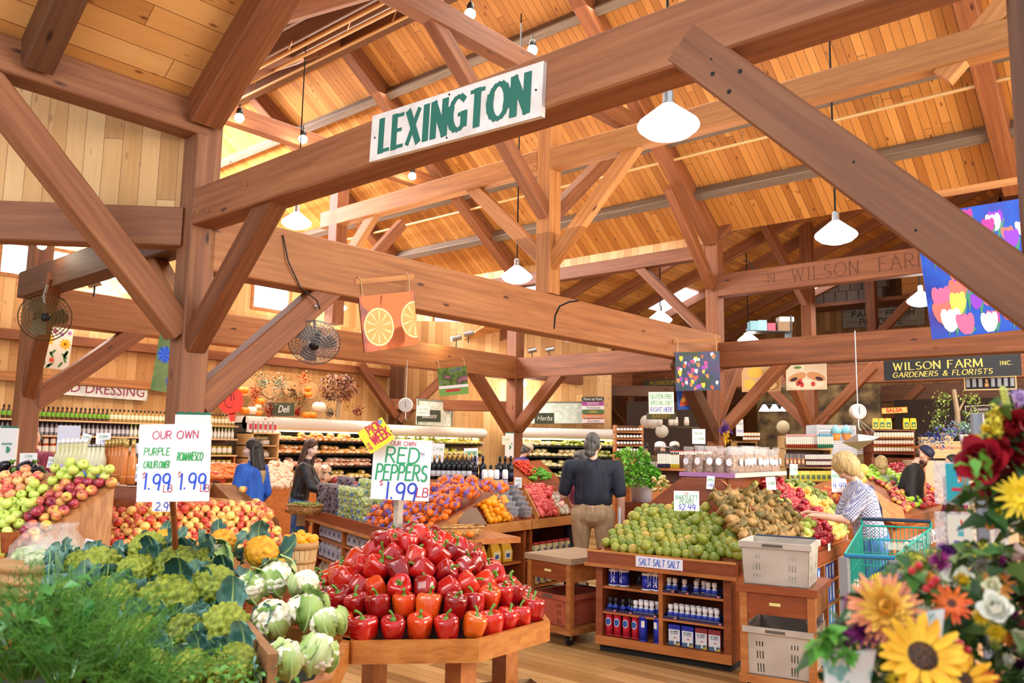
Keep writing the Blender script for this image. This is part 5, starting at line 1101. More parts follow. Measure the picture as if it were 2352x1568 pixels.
# =============== honeycrisp apple display ===============
Sh=slope(onz(195,1272,.85),onz(665,1262,.85),33)
hd=thing('apple_display','wooden display with tall back boards holding red and yellow apples, left of centre','display stand')
fillpoly('hon',Sh,[(196,1258),(225,1206),(262,1176),(330,1166),(382,1158),(400,1168),(430,1150),(470,1156),(520,1160),(560,1156),(606,1162),(618,1200),(640,1232),(652,1262),(430,1275),(200,1278)],.074,'honeycrisp_apple','red and yellow apple on the wooden display behind the green cauliflowers','apple','red and yellow apples behind the cauliflowers',extra=.1,stemup=.3,jit=.1,scl=.98)
adopt(bed(Sh,[(190,1275),(225,1200),(330,1150),(470,1140),(610,1155),(655,1265)],.6,CLY,None),hd)
def hp(x,y,off=0): A,u,w,n=Sh;return onp(x,y,A+n*off,n)
Bk=[at(300,1122,7.6),at(487,1112,7.9),at(545,1118,7.8),at(655,1222,6.7),at(640,1290,6.6),at(178,1290,6.2),at(165,1212,6.3)]
adopt(board([at(174,1206,6.05),at(312,1120,7.3),at(490,1112,7.9),at(490,1200,7.9),at(178,1270,6.05)],.03,CLY,None,'left_back_board'),hd)
adopt(board([at(490,1112,7.9),at(541,1117,7.8),at(642,1198,6.9),at(645,1265,6.9),at(490,1200,7.9)],.03,CLY,None,'right_back_board'),hd)
adopt(board([at(608,1192,6.8),at(640,1215,6.4),at(650,1262,6.2),at(655,1290,6.2),at(612,1270,6.8)],.03,CLY,None,'end_board'),hd)
mb=MB();A_,B_=onz(190,1288,.8),onz(662,1276,.8);u_=(B_-A_).normalized()
adopt(board([onz(560,1268,.85),onz(668,1262,.85),onz(668,1262,.76),onz(560,1268,.76)],.03,OAK,None,'front_rail'),hd)
for x in (640,):
    p=onz(x,1262,.84);mb=MB();mb.slab((p.x-.05,p.y-.05,0),(p.x+.05,p.y+.05,.76));adopt(mb.build('leg',OAK),hd)
mb=MB();p=(onz(430,1265,.8)+at(487,1150,7.9))/2;mb.box((p.x-.2,p.y,.4),(1.2,1.2,.7),0,.9);adopt(mb.build('cabinet_body',OAKD),hd)
card(378,1152,56,44,5.9,[('HONEYCRISP',0,.2,.85),('APPLES',0,.2,.6),('2.99',1,.4,.25)],'white card reading HONEYCRISP APPLES 2.99, under the double price board')
card(203,1262,28,46,5.0,[('OUR OWN',2,.15,.85),('FUJI',0,.18,.6),('1.99',1,.18,.3)],'small white card between the bagged basket and the apples',tilt=-.25)
# two extra apples left on the back board
for x,y,l in ((558,1124,'single green and red apple resting on the back board top'),(588,1152,'yellow apple resting lower on the sloping back board'),):
    o=bpy.data.objects.new('loose_apple',ME['hon'][0]);COL.objects.link(o);o.location=at(x,y,7.4);tag(o,l,'apple')
for x,y,l in ((540,1098,'leftmost'),(512,1095,'middle'),(486,1098,'rightmost')): pass
# =============== left apple display ===============
Sl=slope(onz(-120,1300,.85),onz(150,1300,.85),42)
ld=thing('mixed_apple_display','wooden display at the left edge with heaps of green and red apples','display stand')
fillpoly('grn',Sl,[(-30,1150),(20,1152),(85,1125),(130,1092),(150,1100),(70,1180),(40,1230),(25,1290),(-60,1290)],.074,'green_apple','yellow green apple in the heap at the left edge','apple','green apples at the left edge',extra=.1)
fillpoly('fuji',Sl,[(72,1182),(150,1102),(255,1108),(262,1120),(200,1148),(150,1180),(112,1218),(108,1250),(50,1288),(28,1290),(42,1230)],.074,'mottled_apple','dark red and green apple in the left hand display','apple','dark red apples in the left display',extra=.1)
fillpoly('pch',Sl,[(-30,1150),(-20,1096),(60,1085),(110,1088),(85,1125),(20,1152)],.072,'peach_coloured_apple','peach and red apple at the back of the left edge display','apple','peach coloured apples at the back left')
fillpoly('grn',Sl,[(110,1090),(150,1078),(230,1082),(265,1100),(250,1110),(150,1104),(130,1096)],.08,'green_apple','large green apple on the crest of the left heap, before the bottles','apple','green apples on the crest of the left heap',extra=.25)
adopt(bed(Sl,[(-120,1300),(-60,1095),(120,1085),(265,1100),(262,1122),(110,1225),(100,1290)],.3,CLY,None),ld)
adopt(board([at(108,1232,5.55),at(116,1194,5.55),at(298,1124,7.2),at(312,1126,7.2),at(180,1208,6.0),at(178,1255,5.6)],.04,CLY,None,'divider_board'),ld)
adopt(board([at(-60,1252,4.95),at(20,1288,4.85),at(20,1310,4.85),at(-60,1275,4.95)],.03,OAK,None,'front_rail'),ld)
adopt(board([at(4,1222,5.0),at(38,1222,5.2),at(38,1262,5.2),at(6,1270,5.0)],.02,OAKD,None,'side_board'),ld)
for i,(x,y,rr_) in enumerate(((143,1072,28),(168,1084,24),(180,1088,22),(245,1100,22),(225,1083,24))):
    pass
# aubergines and courgettes behind
for i,(x,y) in enumerate([(8,1070),(35,1082),(28,1098),(58,1070),(70,1086),(45,1102),(12,1108),(85,1078),(8,1090)]):
    mb=MB() if i==0 else None
    if i==0: mb.ball((0,0,0),(.045,.045,.085),14,9,fn=lambda v:1-.22*max(0,v.z));mb.lathe([(.02,.07),(.028,.074),(.01,.09),(.008,.11)],8,1);AUB=mb.mesh('aubergine_mesh',[C('17101f',.12),SGR])
    o=bpy.data.objects.new('aubergine',AUB);COL.objects.link(o);o.location=at(x,y,7.0);o.rotation_euler=(R.uniform(.8,1.8),0,R.uniform(0,6));tag(o,'glossy black aubergine behind the apples at the left edge','aubergine','aubergines at the left edge')
for i,(x,y) in enumerate([(85,1092),(100,1088),(68,1078)]):
    mb=MB();mb.tube([(-.09,0,0),(-.05,.004,.004),(.05,0,.004),(.09,0,0)],[.014,.022,.022,.012],10);o=mb.build('courgette',speckle('courgette_skin',[(.3,'2d5a1c'),(.7,'5c8a34')],scale=20),loc=at(x,y,7.1),rz=R.uniform(0,2),label='dark green courgette beside the aubergines at the left',cat='courgette',group='courgettes by the aubergines')
# =============== bushel baskets ===============
SLAT=wood('basket_slat','b98f5c','d4b07c','e6c998',knots=False,var=.2,sc=(14,14,2));HOOP=C('b58a58',.6)
def basket(lab,loc,r0,r1,h,name='bushel_basket'):
    t=thing(name,lab,'basket',loc);mb=MB();n_=20
    for k in range(n_):
        a0_,a1_=2*math.pi*(k+.04)/n_,2*math.pi*(k+.96)/n_
        bt=[(r0*math.cos(a),r0*math.sin(a),0) for a in (a0_,a1_)]+[(r0*.96*math.cos(a),r0*.96*math.sin(a),0) for a in (a1_,a0_)]
        tp=[(r1*math.cos(a),r1*math.sin(a),h) for a in (a0_,a1_)]+[(r1*.97*math.cos(a),r1*.97*math.sin(a),h) for a in (a1_,a0_)]
        mb.hexa(bt,tp)
    mb.lathe([(r0*.96,.005),(.001,.005)],20);mb.build('slats',SLAT,t)
    for z,q in ((h*.96,.05),(h*.45,.028),(h*.06,.03)):
        rr_=r0+(r1-r0)*z/h;mb=MB();mb.lathe([(rr_*1.0,z-q/2),(rr_*1.03,z-q/2),(rr_*1.035,z+q/2),(rr_*.99,z+q/2)],28);mb.build('hoop',HOOP,t)
    return t
p=at(687,1312,6.0);basket('slatted bushel basket full of oranges behind the peppers',(p.x,p.y,p.z-.02),.105,.13,.22)
mb=MB();mb.box((p.x,p.y,p.z/2-.02),(.24,.24,p.z-.02));mb.build('basket_pedestal',OAKD,label='low wooden stand carrying the basket of oranges',cat='stand')
k=0
for rr_,n_,z in ((.1,9,.2),(.055,6,.245),(0,1,.27),(.1,7,.235)):
    for j in range(n_):
        a=j*6.283/n_+z*9;o=bpy.data.objects.new('orange',ME['nav'][k%2]);COL.objects.link(o);o.location=(p.x+rr_*math.cos(a),p.y+rr_*math.sin(a),p.z+z);tag(o,'bright orange in the bushel basket behind the peppers','orange','oranges in the bushel basket');k+=1;o.scale=(.9,)*3
p=at(103,1345,4.3);bk=basket('low wide bushel basket with bags of greens at the left',(p.x,p.y,p.z-.02),.19,.22,.14)
LF=speckle('loose_greens',[(.35,'5f7d3a'),(.5,'9fb56a'),(.7,'dfe2b8')],scale=30,rough=.7,bump=.5)
for i,(dx,dy,s) in enumerate(((-.09,-.05,1.),(.06,.02,1.15),(.0,.1,.9),(.13,-.07,.9))):
    t=thing('bag_of_greens','clear plastic bag of pale greens in the low basket','bag',(p.x+dx,p.y+dy,p.z+.12),group='bags of greens in the basket')
    mb=MB();mb.ball((0,0,.03),(.085*s,.085*s,.05),18,12,fn=bumps(40,.3,.35,i));mb.build('greens',LF,t)
    mb=MB();mb.lathe([(.08*s,-.02),(.105*s,.02),(.1*s,.08),(.06*s,.13),(.03,.17),(.055,.2)],11,fr=lambda a,j:1+.14*math.sin(3*a+j+i));mb.build('plastic_film',FILM,t)
# =============== carts ===============
CARTW=wood('cart_wood','8a4a20','ab6a34','c08a52',rough=.45,sc=(3,16,16),knots=False,var=.1)
def cart(lab,O,rz,w_,d_,zt_,top,drawer,legs=.05,low=.14):
    t=thing('wooden_cart',lab,'cart',O,rz)
    mb=MB();mb.slab((-.02,-.02,zt_-.05),(w_+.02,d_+.02,zt_));mb.build('top',top,t)
    for x,y in ((0,0),(w_-legs,0),(0,d_-legs),(w_-legs,d_-legs)): mb=MB();mb.slab((x,y,low-.03),(x+legs,y+legs,zt_-.05));mb.build('leg',CARTW,t)
    mb=MB();mb.slab((-.01,-.01,low-.05),(w_+.01,d_+.01,low));mb.build('bottom_shelf',CARTW,t)
    mb=MB();mb.slab((legs,.01,zt_-.2),(w_-legs,.03,zt_-.05));dw=mb.build('drawer',drawer,t);mb=MB();mb.slab((w_*.4,.004,zt_-.135),(w_*.55,.0095,zt_-.115));mb.build('small_tag',C('e5d88a'),dw)
    mb=MB();mb.slab((.005,legs,zt_-.2),(.025,d_-legs,zt_-.05));mb.slab((w_-.025,legs,zt_-.2),(w_-.005,d_-legs,zt_-.05));mb.build('side_rail',CARTW,t)
    for x,y in ((.05,.05),(w_-.05,.05),(.05,d_-.05),(w_-.05,d_-.05)):
        mb=MB();mb.tube([(x-.015,y,.04),(x+.015,y,.04)],.04,16);c_=mb.build('caster',BLACK,t);mb=MB();mb.slab((x-.022,y-.015,.045),(x+.022,y+.015,low-.05));mb.build('caster_fork',STEEL,c_)
    return t
cart('worn wooden cart with a red crate on its lower shelf, left of the pear island',onz(1212,1268,.72)*1.0-Vector((0,0,.72)),math.radians(-6),.52,.62,.72,wood('cart_top_worn','8a6a50','a58a6e','b79c80',knots=False,var=0),OAKD)
q0=onz(1698,1338,.735)-Vector((0,0,.735));cart('dark wooden cart carrying grey plastic totes, right of the pear island',q0,math.radians(12),.50,.6,.735,OAKD,OAKD,low=.13)
def tote(lab,O,rz,w_,d_,h_,mat,slots=True,rim_mat=None):
    t=thing('plastic_tote',lab,'crate',O,rz);f=.93;cx,cy=w_/2,d_/2;th=.005
    def S(x,y,z): k=f+(1-f)*z/h_;return (cx+(x-cx)*k,cy+(y-cy)*k,z)
    def side(a,b,nslots,name):
        mb=MB();rows=[0,.06,.24,.34,.50,.60,.70,1.];rows=[r*h_ for r in rows];n=nslots*2+1;us=[0]+[v for j in range(3) for v in (.16+.045*j,.16+.045*j+.02)]+[v for j in range(3) for v in (.70+.045*j,.70+.045*j+.02)]+[1]
        for ri in range(7):
            for ui in range(len(us)-1):
                if slots and ri in (1,3,5) and ui%2==1: continue
                q=[]
                for (uu,zz) in ((us[ui],rows[ri]),(us[ui+1],rows[ri]),(us[ui+1],rows[ri+1]),(us[ui],rows[ri+1])):
                    q.append(Vector(S(a[0]+(b[0]-a[0])*uu,a[1]+(b[1]-a[1])*uu,zz)))
                nn=(Vector(b)-Vector(a)).cross(Vector((0,0,1))).normalized()*-th
                mb.hexa(q,[p+nn for p in q])
        mb.build(name,mat,t)
    side((0,0),(w_,0),3,'side_wall') if False else None
    for a,b,nm in (((0,0,0),(w_,0,0),'front_wall'),((w_,0,0),(w_,d_,0),'side_wall'),((w_,d_,0),(0,d_,0),'back_wall'),((0,d_,0),(0,0,0),'side_wall')): side(a,b,3,nm)
    mb=MB();mb.hexa([S(0,0,0),S(w_,0,0),S(w_,d_,0),S(0,d_,0)],[S(0,0,.006),S(w_,0,.006),S(w_,d_,.006),S(0,d_,.006)]);mb.build('base',mat,t)
    mb=MB();e=.014;hh=.04
    for a,b in (((-e,-e,h_-hh),(w_+e,0,h_)),((-e,d_,h_-hh),(w_+e,d_+e,h_)),((-e,0,h_-hh),(0,d_,h_)),((w_,0,h_-hh),(w_+e,d_,h_))): mb.slab(a,b)
    mb.build('rim',rim_mat or mat,t)
    mb=MB();mb.slab((w_*.32,-e-.001,h_-.032),(w_*.62,-e+.001,h_-.012));mb.build('hand_hole',C('5a544e'),t)
    mb=MB();mb.tube([(.02,d_+.004,h_+.004),(w_-.02,d_+.004,h_+.004)],.009,6);mb.build('handle_bar',C('1d2240',.4),t);return t
TG=speckle('tote_grey',[(.35,'a59c92'),(.6,'bdb6ad')],scale=3,rough=.6);TR=speckle('tote_red',[(.3,'8d3f2c'),(.6,'b25a40')],scale=4,rough=.6)
cs,sn=math.cos(math.radians(12)),math.sin(math.radians(12))
tote('grey plastic tote standing on top of the dark wooden cart',q0+Vector((.02,-.01,.737)),math.radians(13),.46,.42,.29,TG)
tote('grey plastic tote on the lower shelf of the dark wooden cart',q0+Vector((.03,.01,.132)),math.radians(12),.44,.5,.32,TG)
tote('red slotted plastic crate on the lower shelf of the worn cart',onz(1215,1268,.72)-Vector((-.04,-.01,.58)),math.radians(-6),.42,.5,.26,TR)
mb=MB();p=q0+Vector((.27,.56,.3));mb.hexa([p+Vector(v) for v in ((-.1,0,-.16),(.1,0,-.16),(.1,.05,-.16),(-.1,.05,-.16))],[p+Vector(v) for v in ((-.1,0,.2),(.1,0,.2),(.09,.04,.2),(-.1,.04,.2))]);o=mb.build('paper_bag',C('e8e9ee'),label='white bag lettered WILSON in green inside the dark cart',cat='bag')
# shopping cart
TEAL=C('12998c',.3)
sc_=thing('shopping_cart','teal wire shopping cart with blue front bar beside the lady in checks','shopping cart')
fl,fr_,rl,rr2=at(1940,1272,5.5),at(2055,1284,5.4),at(1980,1206,6.35),at(2138,1212,6.2)
fr_.z=fl.z;rr2.z=rl.z
def lerp(a,b,t): return a+(b-a)*t
bl,br_,dl,dr=[Vector((v.x,v.y,0)) for v in (fl,fr_,rl,rr2)]
c0=(bl+br_+dl+dr)/4
def low_(v): q=lerp(Vector((v.x,v.y,0)),c0,.12);return Vector((q.x,q.y,.5))
LFl,LFr,LRl,LRr=[low_(v) for v in (fl,fr_,rl,rr2)]
def side(a,b,la,lb,n,name,mat=TEAL):
    mb=MB()
    for i in range(n+1): t=i/n;mb.tube([lerp(la,lb,t),lerp(a,b,t)],.0026,4)
    for k in (0,.33,.66): mb.tube([lerp(la,a,k),lerp(lb,b,k)],.0035,4)
    mb.tube([a,b],.008,6);mb.build(name,mat,sc_)
side(fl,fr_,LFl,LFr,16,'front_grid');side(fl,rl,LFl,LRl,26,'left_grid');side(fr_,rr2,LFr,LRr,26,'right_grid');side(rl,rr2,LRl,LRr,16,'rear_grid')
mb=MB()
for i in range(13): t=i/12;mb.tube([lerp(LFl,LFr,t),lerp(LRl,LRr,t)],.0026,4)
mb.build('bottom_grid',TEAL,sc_)
mb=MB();mb.tube([fl+Vector((0,0,-.01)),fr_+Vector((0,0,-.01))],.016,8);mb.build('front_bar',C('1c6f9c',.3),sc_)
mb=MB();mb.tube([rl+Vector((0,0,.05)),rr2+Vector((0,0,.05))],.014,8);mb.build('handle_bar',C('1d2f48',.3),sc_)
for v in (rl,rr2): mb=MB();mb.tube([v,v+Vector((0,0,.05))],.01,6);mb.build('handle_bracket',TEAL,sc_)
for v in (fl,fr_): mb=MB();mb.slab((v.x-.03,v.y-.03,v.z-.4),(v.x+.025,v.y+.025,v.z-.02));mb.build('corner_bumper',C('8f949c',.4),sc_)
q1,q2=lerp(fl,rl,.75),lerp(fr_,rr2,.75);mb=MB()
for i in range(11): t=i/10;mb.tube([lerp(q1,q2,t)+Vector((0,0,-.05)),lerp(q1,q2,t)+Vector((.02,-.02,-.24))],.003,4)
mb.tube([q1+Vector((0,0,-.05)),q2+Vector((0,0,-.05))],.006,6);mb.tube([q1+Vector((.02,-.02,-.24)),q2+Vector((.02,-.02,-.24))],.006,6);mb.build('child_seat',TEAL,sc_)
for a in (LFl,LFr,LRl,LRr):
    mb=MB();mb.tube([a,Vector((a.x,a.y,.14))],.011,6);mb.build('strut',TEAL,sc_);mb=MB();mb.tube([Vector((a.x-.012,a.y,.06)),Vector((a.x+.012,a.y,.06))],.06,14);mb.build('wheel',BLACK,sc_)
mb=MB();mb.ball((0,0,0),(.11,.11,.09),16,10,fn=lambda v:1+.05*math.cos(8*math.atan2(v.y,v.x)));mb.build('yellow_squash',C('f5cc12',.35),loc=at(2030,1345,5.8),label='bright yellow squash lying in the shopping cart',cat='squash')
t=head('w',1980,1372,5.7,36,'white cauliflower in the shopping cart',None,6);t.scale*=1.1
mb=MB();mb.slab((0,0,0),(.2,.15,.04));mb.build('clear_carton',film('carton_film','dfeee6',.5),loc=at(2040,1262,6.0),rz=.5,label='clear plastic carton in the child seat of the shopping cart',cat='carton')
# =============== middle island: grapes, clementines, oranges ===============
A1=Vector((-8.35,5.96,0));B1=Vector((-5.28,4.9,0));ga=math.atan2(B1.y-A1.y,B1.x-A1.x);GL=(B1-A1).length
gi=thing('grape_display','long wooden island with stacked grape bags on top and flour bags on its shelves','display stand',A1,ga)
mb=MB();mb.slab((0,.02,.05),(.05,.6,.8));mb.build('end_panel',OAKD,gi)
for a in (1.05,2.1,3.15): mb=MB();mb.slab((a,.04,.05),(a+.04,.6,.8));mb.build('partition',OAK,gi)
mb=MB();mb.slab((0,.55,.05),(GL,.6,.8));mb.build('back_panel',OAKD,gi)
for z in (.1,.34,.56): mb=MB();mb.slab((.05,.03,z-.02),(GL,.55,z));mb.build('shelf',OAK,gi)
mb=MB();mb.slab((-.05,-.03,.76),(GL+.05,0,.87));mb.build('tray_rim',OAKD,gi);mb=MB();mb.slab((-.06,-.05,.735),(GL+.06,0,.76));mb.build('rim_ledge',PLY,gi)
mb=MB();mb.slab((0,0,.78),(GL,1.0,.83));mb.build('tray_floor',OAK,gi)
def gl(a,b,z): return A1+Vector((math.cos(ga)*a-math.sin(ga)*b,math.sin(ga)*a+math.cos(ga)*b,z))
GRP=speckle('grape_purple',[(.3,'2c1222'),(.55,'4f2240'),(.75,'7a4468')],scale=26,rough=.25,bump=.8,rnd=.15);GRG=speckle('grape_green',[(.3,'7f9a35'),(.5,'b2c45c'),(.75,'dbe49a')],scale=26,rough=.25,bump=.8,rnd=.1)
def grapebag(mat,nm,lab,grp,blue=False):
    t=thing(nm,lab,'bag',group=grp)
    mb=MB()
    for i in range(34):
        a=i*2.4;z=.018+.07*((i*7)%10)/10;r_=.085*math.sqrt(((i*13)%17)/17+.25);mb.ball((r_*math.cos(a)*.98,r_*math.sin(a)*.6,z),.019,7,5)
    mb.build('grapes',mat,t)
    mb=MB();mb.lathe([(.001,0),(.09,.0),(.105,.03),(.1,.075),(.07,.105),(.001,.112)],12,fr=lambda a,j:1+.07*math.sin(5*a+j*2));o=mb.build('plastic_film',FILM,t);o.scale=(1,.66,1)
    if blue: mb=MB();mb.box((0,-.068,.04),(.06,.004,.028));mb.build('blue_zip_band',C('4f86c8',.3),t)
    return t
gp_=grapebag(GRP,'purple_grape_bag','clear bag of purple grapes stacked on the long wooden island','purple grape bags');gg_=grapebag(GRG,'green_grape_bag','clear bag of green grapes stacked on the long wooden island','green grape bags',True)
def stack(pr,cols,fl):
    for (a,b,n_) in cols:
        for k in range(n_):
            o=pr if fl[0] else dup(pr);fl[0]=False;o.location=gl(a+R.uniform(-.015,.015),b+R.uniform(-.02,.02),.835+k*.083);o.rotation_euler=(R.uniform(-.1,.1),R.uniform(-.08,.08),ga+R.uniform(-.2,.2))
stack(gp_,[(.12,.1,4),(.36,.1,4),(.6,.1,4),(.2,.3,5),(.45,.3,5),(.7,.3,4)],[True])
stack(gg_,[(.86,.1,4),(1.1,.1,4),(1.34,.1,4),(1.58,.1,3),(.95,.3,5),(1.2,.3,5),(1.45,.3,4)],[True])
BLU=film('blue_film','4a68d8',.6,.15)
def clebag():
    t=thing('clementine_bag','blue plastic bag of clementines heaped right of the grapes','bag',group='clementine bags')
    mb=MB()
    for i in range(9):
        a=i*.7;r_=.07 if i<7 else .02;mb.ball((r_*math.cos(a*1.28),r_*.7*math.sin(a*1.28),.035+(.045 if i>4 else 0)),.033,9,6)
    mb.build('clementines',M_CLE,t)
    mb=MB();mb.ball((0,0,.05),(.105,.085,.055),14,8,fn=lambda v:1+.09*math.sin(6*v.x+4*v.y)+(.35 if v.x>.75 else 0));
    keep=[i for i,f in enumerate(mb.f) if (i*7)%11<4];mb.f=[mb.f[i] for i in keep];mb.m=[0]*len(keep);mb.s=[True]*len(keep)
    mb.build('blue_wrapper',BLU,t);return t
cb_=clebag();k=0
for a,b,z in [(a_,b_,z_) for z_,b_,aa in ((.84,.1,(1.8,2.02,2.24,2.46,2.68,2.9)),(.93,.15,(1.85,2.1,2.35,2.6,2.82)),(1.02,.25,(1.9,2.15,2.4,2.65,2.88)),(1.1,.38,(2.0,2.25,2.5,2.75,3.0)),(1.18,.55,(2.1,2.35,2.6,2.85,3.1)),(1.25,.72,(2.3,2.55,2.8,3.1,3.35))) for a_ in aa]:
    o=cb_ if k==0 else dup(cb_);k+=1;o.location=gl(a+R.uniform(-.03,.03),b,z);o.rotation_euler=(R.uniform(-.4,.5),R.uniform(-.3,.3),R.uniform(0,6))
for a,b,z in ((2.95,.2,.9),(3.02,.3,.98),(3.0,.42,1.08),(2.88,.55,1.2)):
    for j in range(5):
        o=bpy.data.objects.new('clementine',ME['cle'][0]);COL.objects.link(o);o.location=gl(a+j%3*.06-.05,b+j//3*.06,z+.02*j);tag(o,'loose clementine between the blue bags','clementine','loose clementines');o.scale=(1.2,)*3
adopt(board([gl(1.75,.02,.85),gl(3.1,.02,.85),gl(3.1,.8,1.22),gl(1.75,.8,1.22)],.02,OAKD,None,'sloped_bed'),gi)
def bagmesh(w_,d_,h_,mi_=0):
    mb=MB();mb.hexa([(-w_/2,-d_/2,0),(w_/2,-d_/2,0),(w_/2,d_/2,0),(-w_/2,d_/2,0)],[(-w_/2*1.05,-d_/2*1.05,h_*.5),(w_/2*1.05,-d_/2*1.05,h_*.5),(w_/2*1.05,d_/2*1.05,h_*.5),(-w_/2*1.05,d_/2*1.05,h_*.5)],mi_)
    mb.hexa([(-w_/2*1.05,-d_/2*1.05,h_*.5),(w_/2*1.05,-d_/2*1.05,h_*.5),(w_/2*1.05,d_/2*1.05,h_*.5),(-w_/2*1.05,d_/2*1.05,h_*.5)],[(-w_/2*.9,-.008,h_),(w_/2*.9,-.008,h_),(w_/2*.9,.008,h_),(-w_/2*.9,.008,h_)],mi_);return mb
def goods(nm,lab,grp,cat,mats,w_,d_,h_,pts,rz0=0.,extra=None):
    mb=bagmesh(w_,d_,h_)
    if len(mats)>1: mb.slab((-w_*.36,-d_/2*1.08-.001,h_*.15),(w_*.36,-d_/2*1.06,h_*.62),1);mb.slab((-w_*.2,-d_/2*1.1-.002,h_*.25),(w_*.2,-d_/2*1.08,h_*.45),min(2,len(mats)-1))
    me=mb.mesh(nm,mats)
    for p in pts: o=bpy.data.objects.new(nm,me);COL.objects.link(o);o.location=p;o.rotation_euler=(0,0,rz0+R.uniform(-.15,.15));tag(o,lab,cat,grp)
goods('flour_bag','white paper flour bag with a blue stamp on the island shelves','flour bags on the island shelves','bag',[C('d9dae2',.7),C('aab4d0'),C('5a6688')],.13,.09,.18,[gl(a,.12,z) for a in (.2,.36,.52,.68,.85) for z in (.35,.57)]+[gl(a,.12,z) for a in (1.2,1.37,1.54,1.7,1.87,2.3,2.46,2.62,2.8,2.95) for z in (.57,)],ga)
goods('grain_bag','cream paper grain bag with red print on the lower shelf of the island','cream grain bags','bag',[C('c8b79a',.7),C('e2d8c4'),C('9a3a4a')],.16,.1,.21,[gl(a,.12,.11) for a in (.25,.45,.65,.85,1.25,1.5)]+[gl(a,.12,.35) for a in (1.2,1.42,1.64,1.86)],ga)
card(898,1193,92,16,8.3,[('BOBS RED MILL',1,.6,.5)],'long white strip reading BOBS RED MILL on the grape island rim',face=ga-YW,bg=C('e6e7f0'))
card(935,1211,34,15,7.55,[('GRAIN SWEETS',1,.55,.5)],'small white strip on the rim right of the pepper sign post',face=ga-YW,bg=C('e6e7f0'))
card(1027,1170,16,34,7.7,[('CLEM',0,.14,.5),('1.99',1,.12,.25)],'small white card on a clear stand above the shallow wicker basket',tilt=-.2,stick=.06)
# wicker baskets
WK=speckle('wicker',[(.35,'8a5a2c'),(.5,'b98648'),(.65,'d8ac6e')],scale=24,rough=.6,bump=.8,stretch=(1,1,4))
def wicker(lab,p,w_,d_,h_,rz):
    t=thing('wicker_basket',lab,'basket',p,rz);mb=MB();n_=24
    def ring(s,z): return [(s*w_/2*math.copysign(abs(math.cos(a))**.6,math.cos(a)),s*d_/2*math.copysign(abs(math.sin(a))**.6,math.sin(a)),z) for a in [2*math.pi*k/n_ for k in range(n_)]]
    R_=[ring(.78,0),ring(1,h_),ring(.96,h_),ring(.75,.01)];vs=sum(R_,[]);fs=[(j*n_+k,j*n_+(k+1)%n_,(j+1)*n_+(k+1)%n_,(j+1)*n_+k) for j in range(3) for k in range(n_)];mb.add(vs,fs+[tuple(range(n_))[::-1],tuple(range(3*n_,4*n_))],0,True);mb.build('woven_body',WK,t)
    mb=MB();mb.tube([(x,y,z) for x,y,z in ring(.99,h_)]+[ring(.99,h_)[0]],.009,6);mb.build('woven_rim',WK,t);return t
p=onz(1055,1232,.85);wicker('shallow wicker basket with two clementines on the island corner',p,.44,.24,.09,1.2)
for x in (1052,1080): o=bpy.data.objects.new('clementine',ME['cle'][0]);COL.objects.link(o);o.location=onz(x,1226,.89);tag(o,'clementine lying in the shallow wicker basket','clementine','clementines in the wicker basket');o.scale=(1.2,1.2,1)
p=onz(700,1180,.86);wicker('wicker basket of green beans beside the purple grapes',p,.42,.28,.1,.2)
mb=MB()
for i in range(90): x,y=R.uniform(-.17,.17),R.uniform(-.1,.1);a=R.uniform(0,6);mb.tube([(x,y,.08+R.random()*.05),(x+.05*math.cos(a),y+.05*math.sin(a),.09+R.random()*.04)],.005,4)
mb.build('green_beans',C('8fa64a'),loc=p,label='heap of green beans in the wicker basket',cat='beans',kind='stuff')
for i in range(4):
    a=i*.09
    if i==0:
        t=thing('water_bottle','clear plastic bottle with green cap under the green bean basket','bottle',group='clear bottles under the beans');mb=MB();mb.lathe([(.001,0),(.036,0),(.038,.1),(.034,.16),(.014,.2),(.014,.22)],14);mb.build('bottle_body',film('pet','e6eef0',.5),t);mb=MB();mb.lathe([(.016,.22),(.016,.245),(.001,.246)],10);mb.build('cap',C('1f8a4a'),t);bt0=t
    else: t=dup(bt0)
    t.location=gl(-.16+.085*i,-.16+(i%2)*.08,.38)
mb=MB();mb.slab((0,0,.34),(.42,.3,.37));mb.slab((.0,.0,0),(.04,.3,.34));mb.slab((0,0,.8),(.45,.35,.84));mb.slab((.0,.26,0),(.04,.3,.8));o=mb.build('side_table',OAKD,loc=gl(-.45,-.2,0),rz=ga,label='small brown side shelf at the left end of the grape island',cat='shelf')
# navel side
N0=Vector((-5.72,5.66,0));na=math.radians(95);nv=thing('orange_display','wooden island side with orange, blueberry and pomegranate bins','display stand',N0,na)
def nl(a,b,z): return N0+Vector((math.cos(na)*a-math.sin(na)*b,math.sin(na)*a+math.cos(na)*b,z))
for a,w_ in ((0,.05),(1.3,.05),(1.42,.05),(2.5,.05)): mb=MB();mb.slab((a,.02,.03),(a+w_,.7,.78));mb.build('partition',OAKD,nv)
mb=MB();mb.slab((0,.65,.03),(2.55,.7,.8));mb.build('back_panel',OAKD,nv)
for z in (.12,.42): mb=MB();mb.slab((.05,.05,z-.02),(2.5,.65,z));mb.build('shelf',OAK,nv)
mb=MB();mb.slab((-.02,-.03,.76),(1.38,0,.86));mb.slab((1.4,-.03,.76),(2.6,0,.86));mb.build('tray_rim',PLY,nv)
mb=MB();mb.slab((0,0,.76),(2.6,.7,.79));mb.build('tray_floor',OAK,nv)
Sn=slope(nl(0,0,.84),nl(2.6,0,.84),33)
fillpoly('nav',Sn,[(1060,1152),(1088,1128),(1126,1140),(1148,1152),(1170,1200),(1116,1206),(1098,1170)],.078,'navel_orange','navel orange in the bin left of the blueberries','orange','navel oranges in the bin',extra=.25)
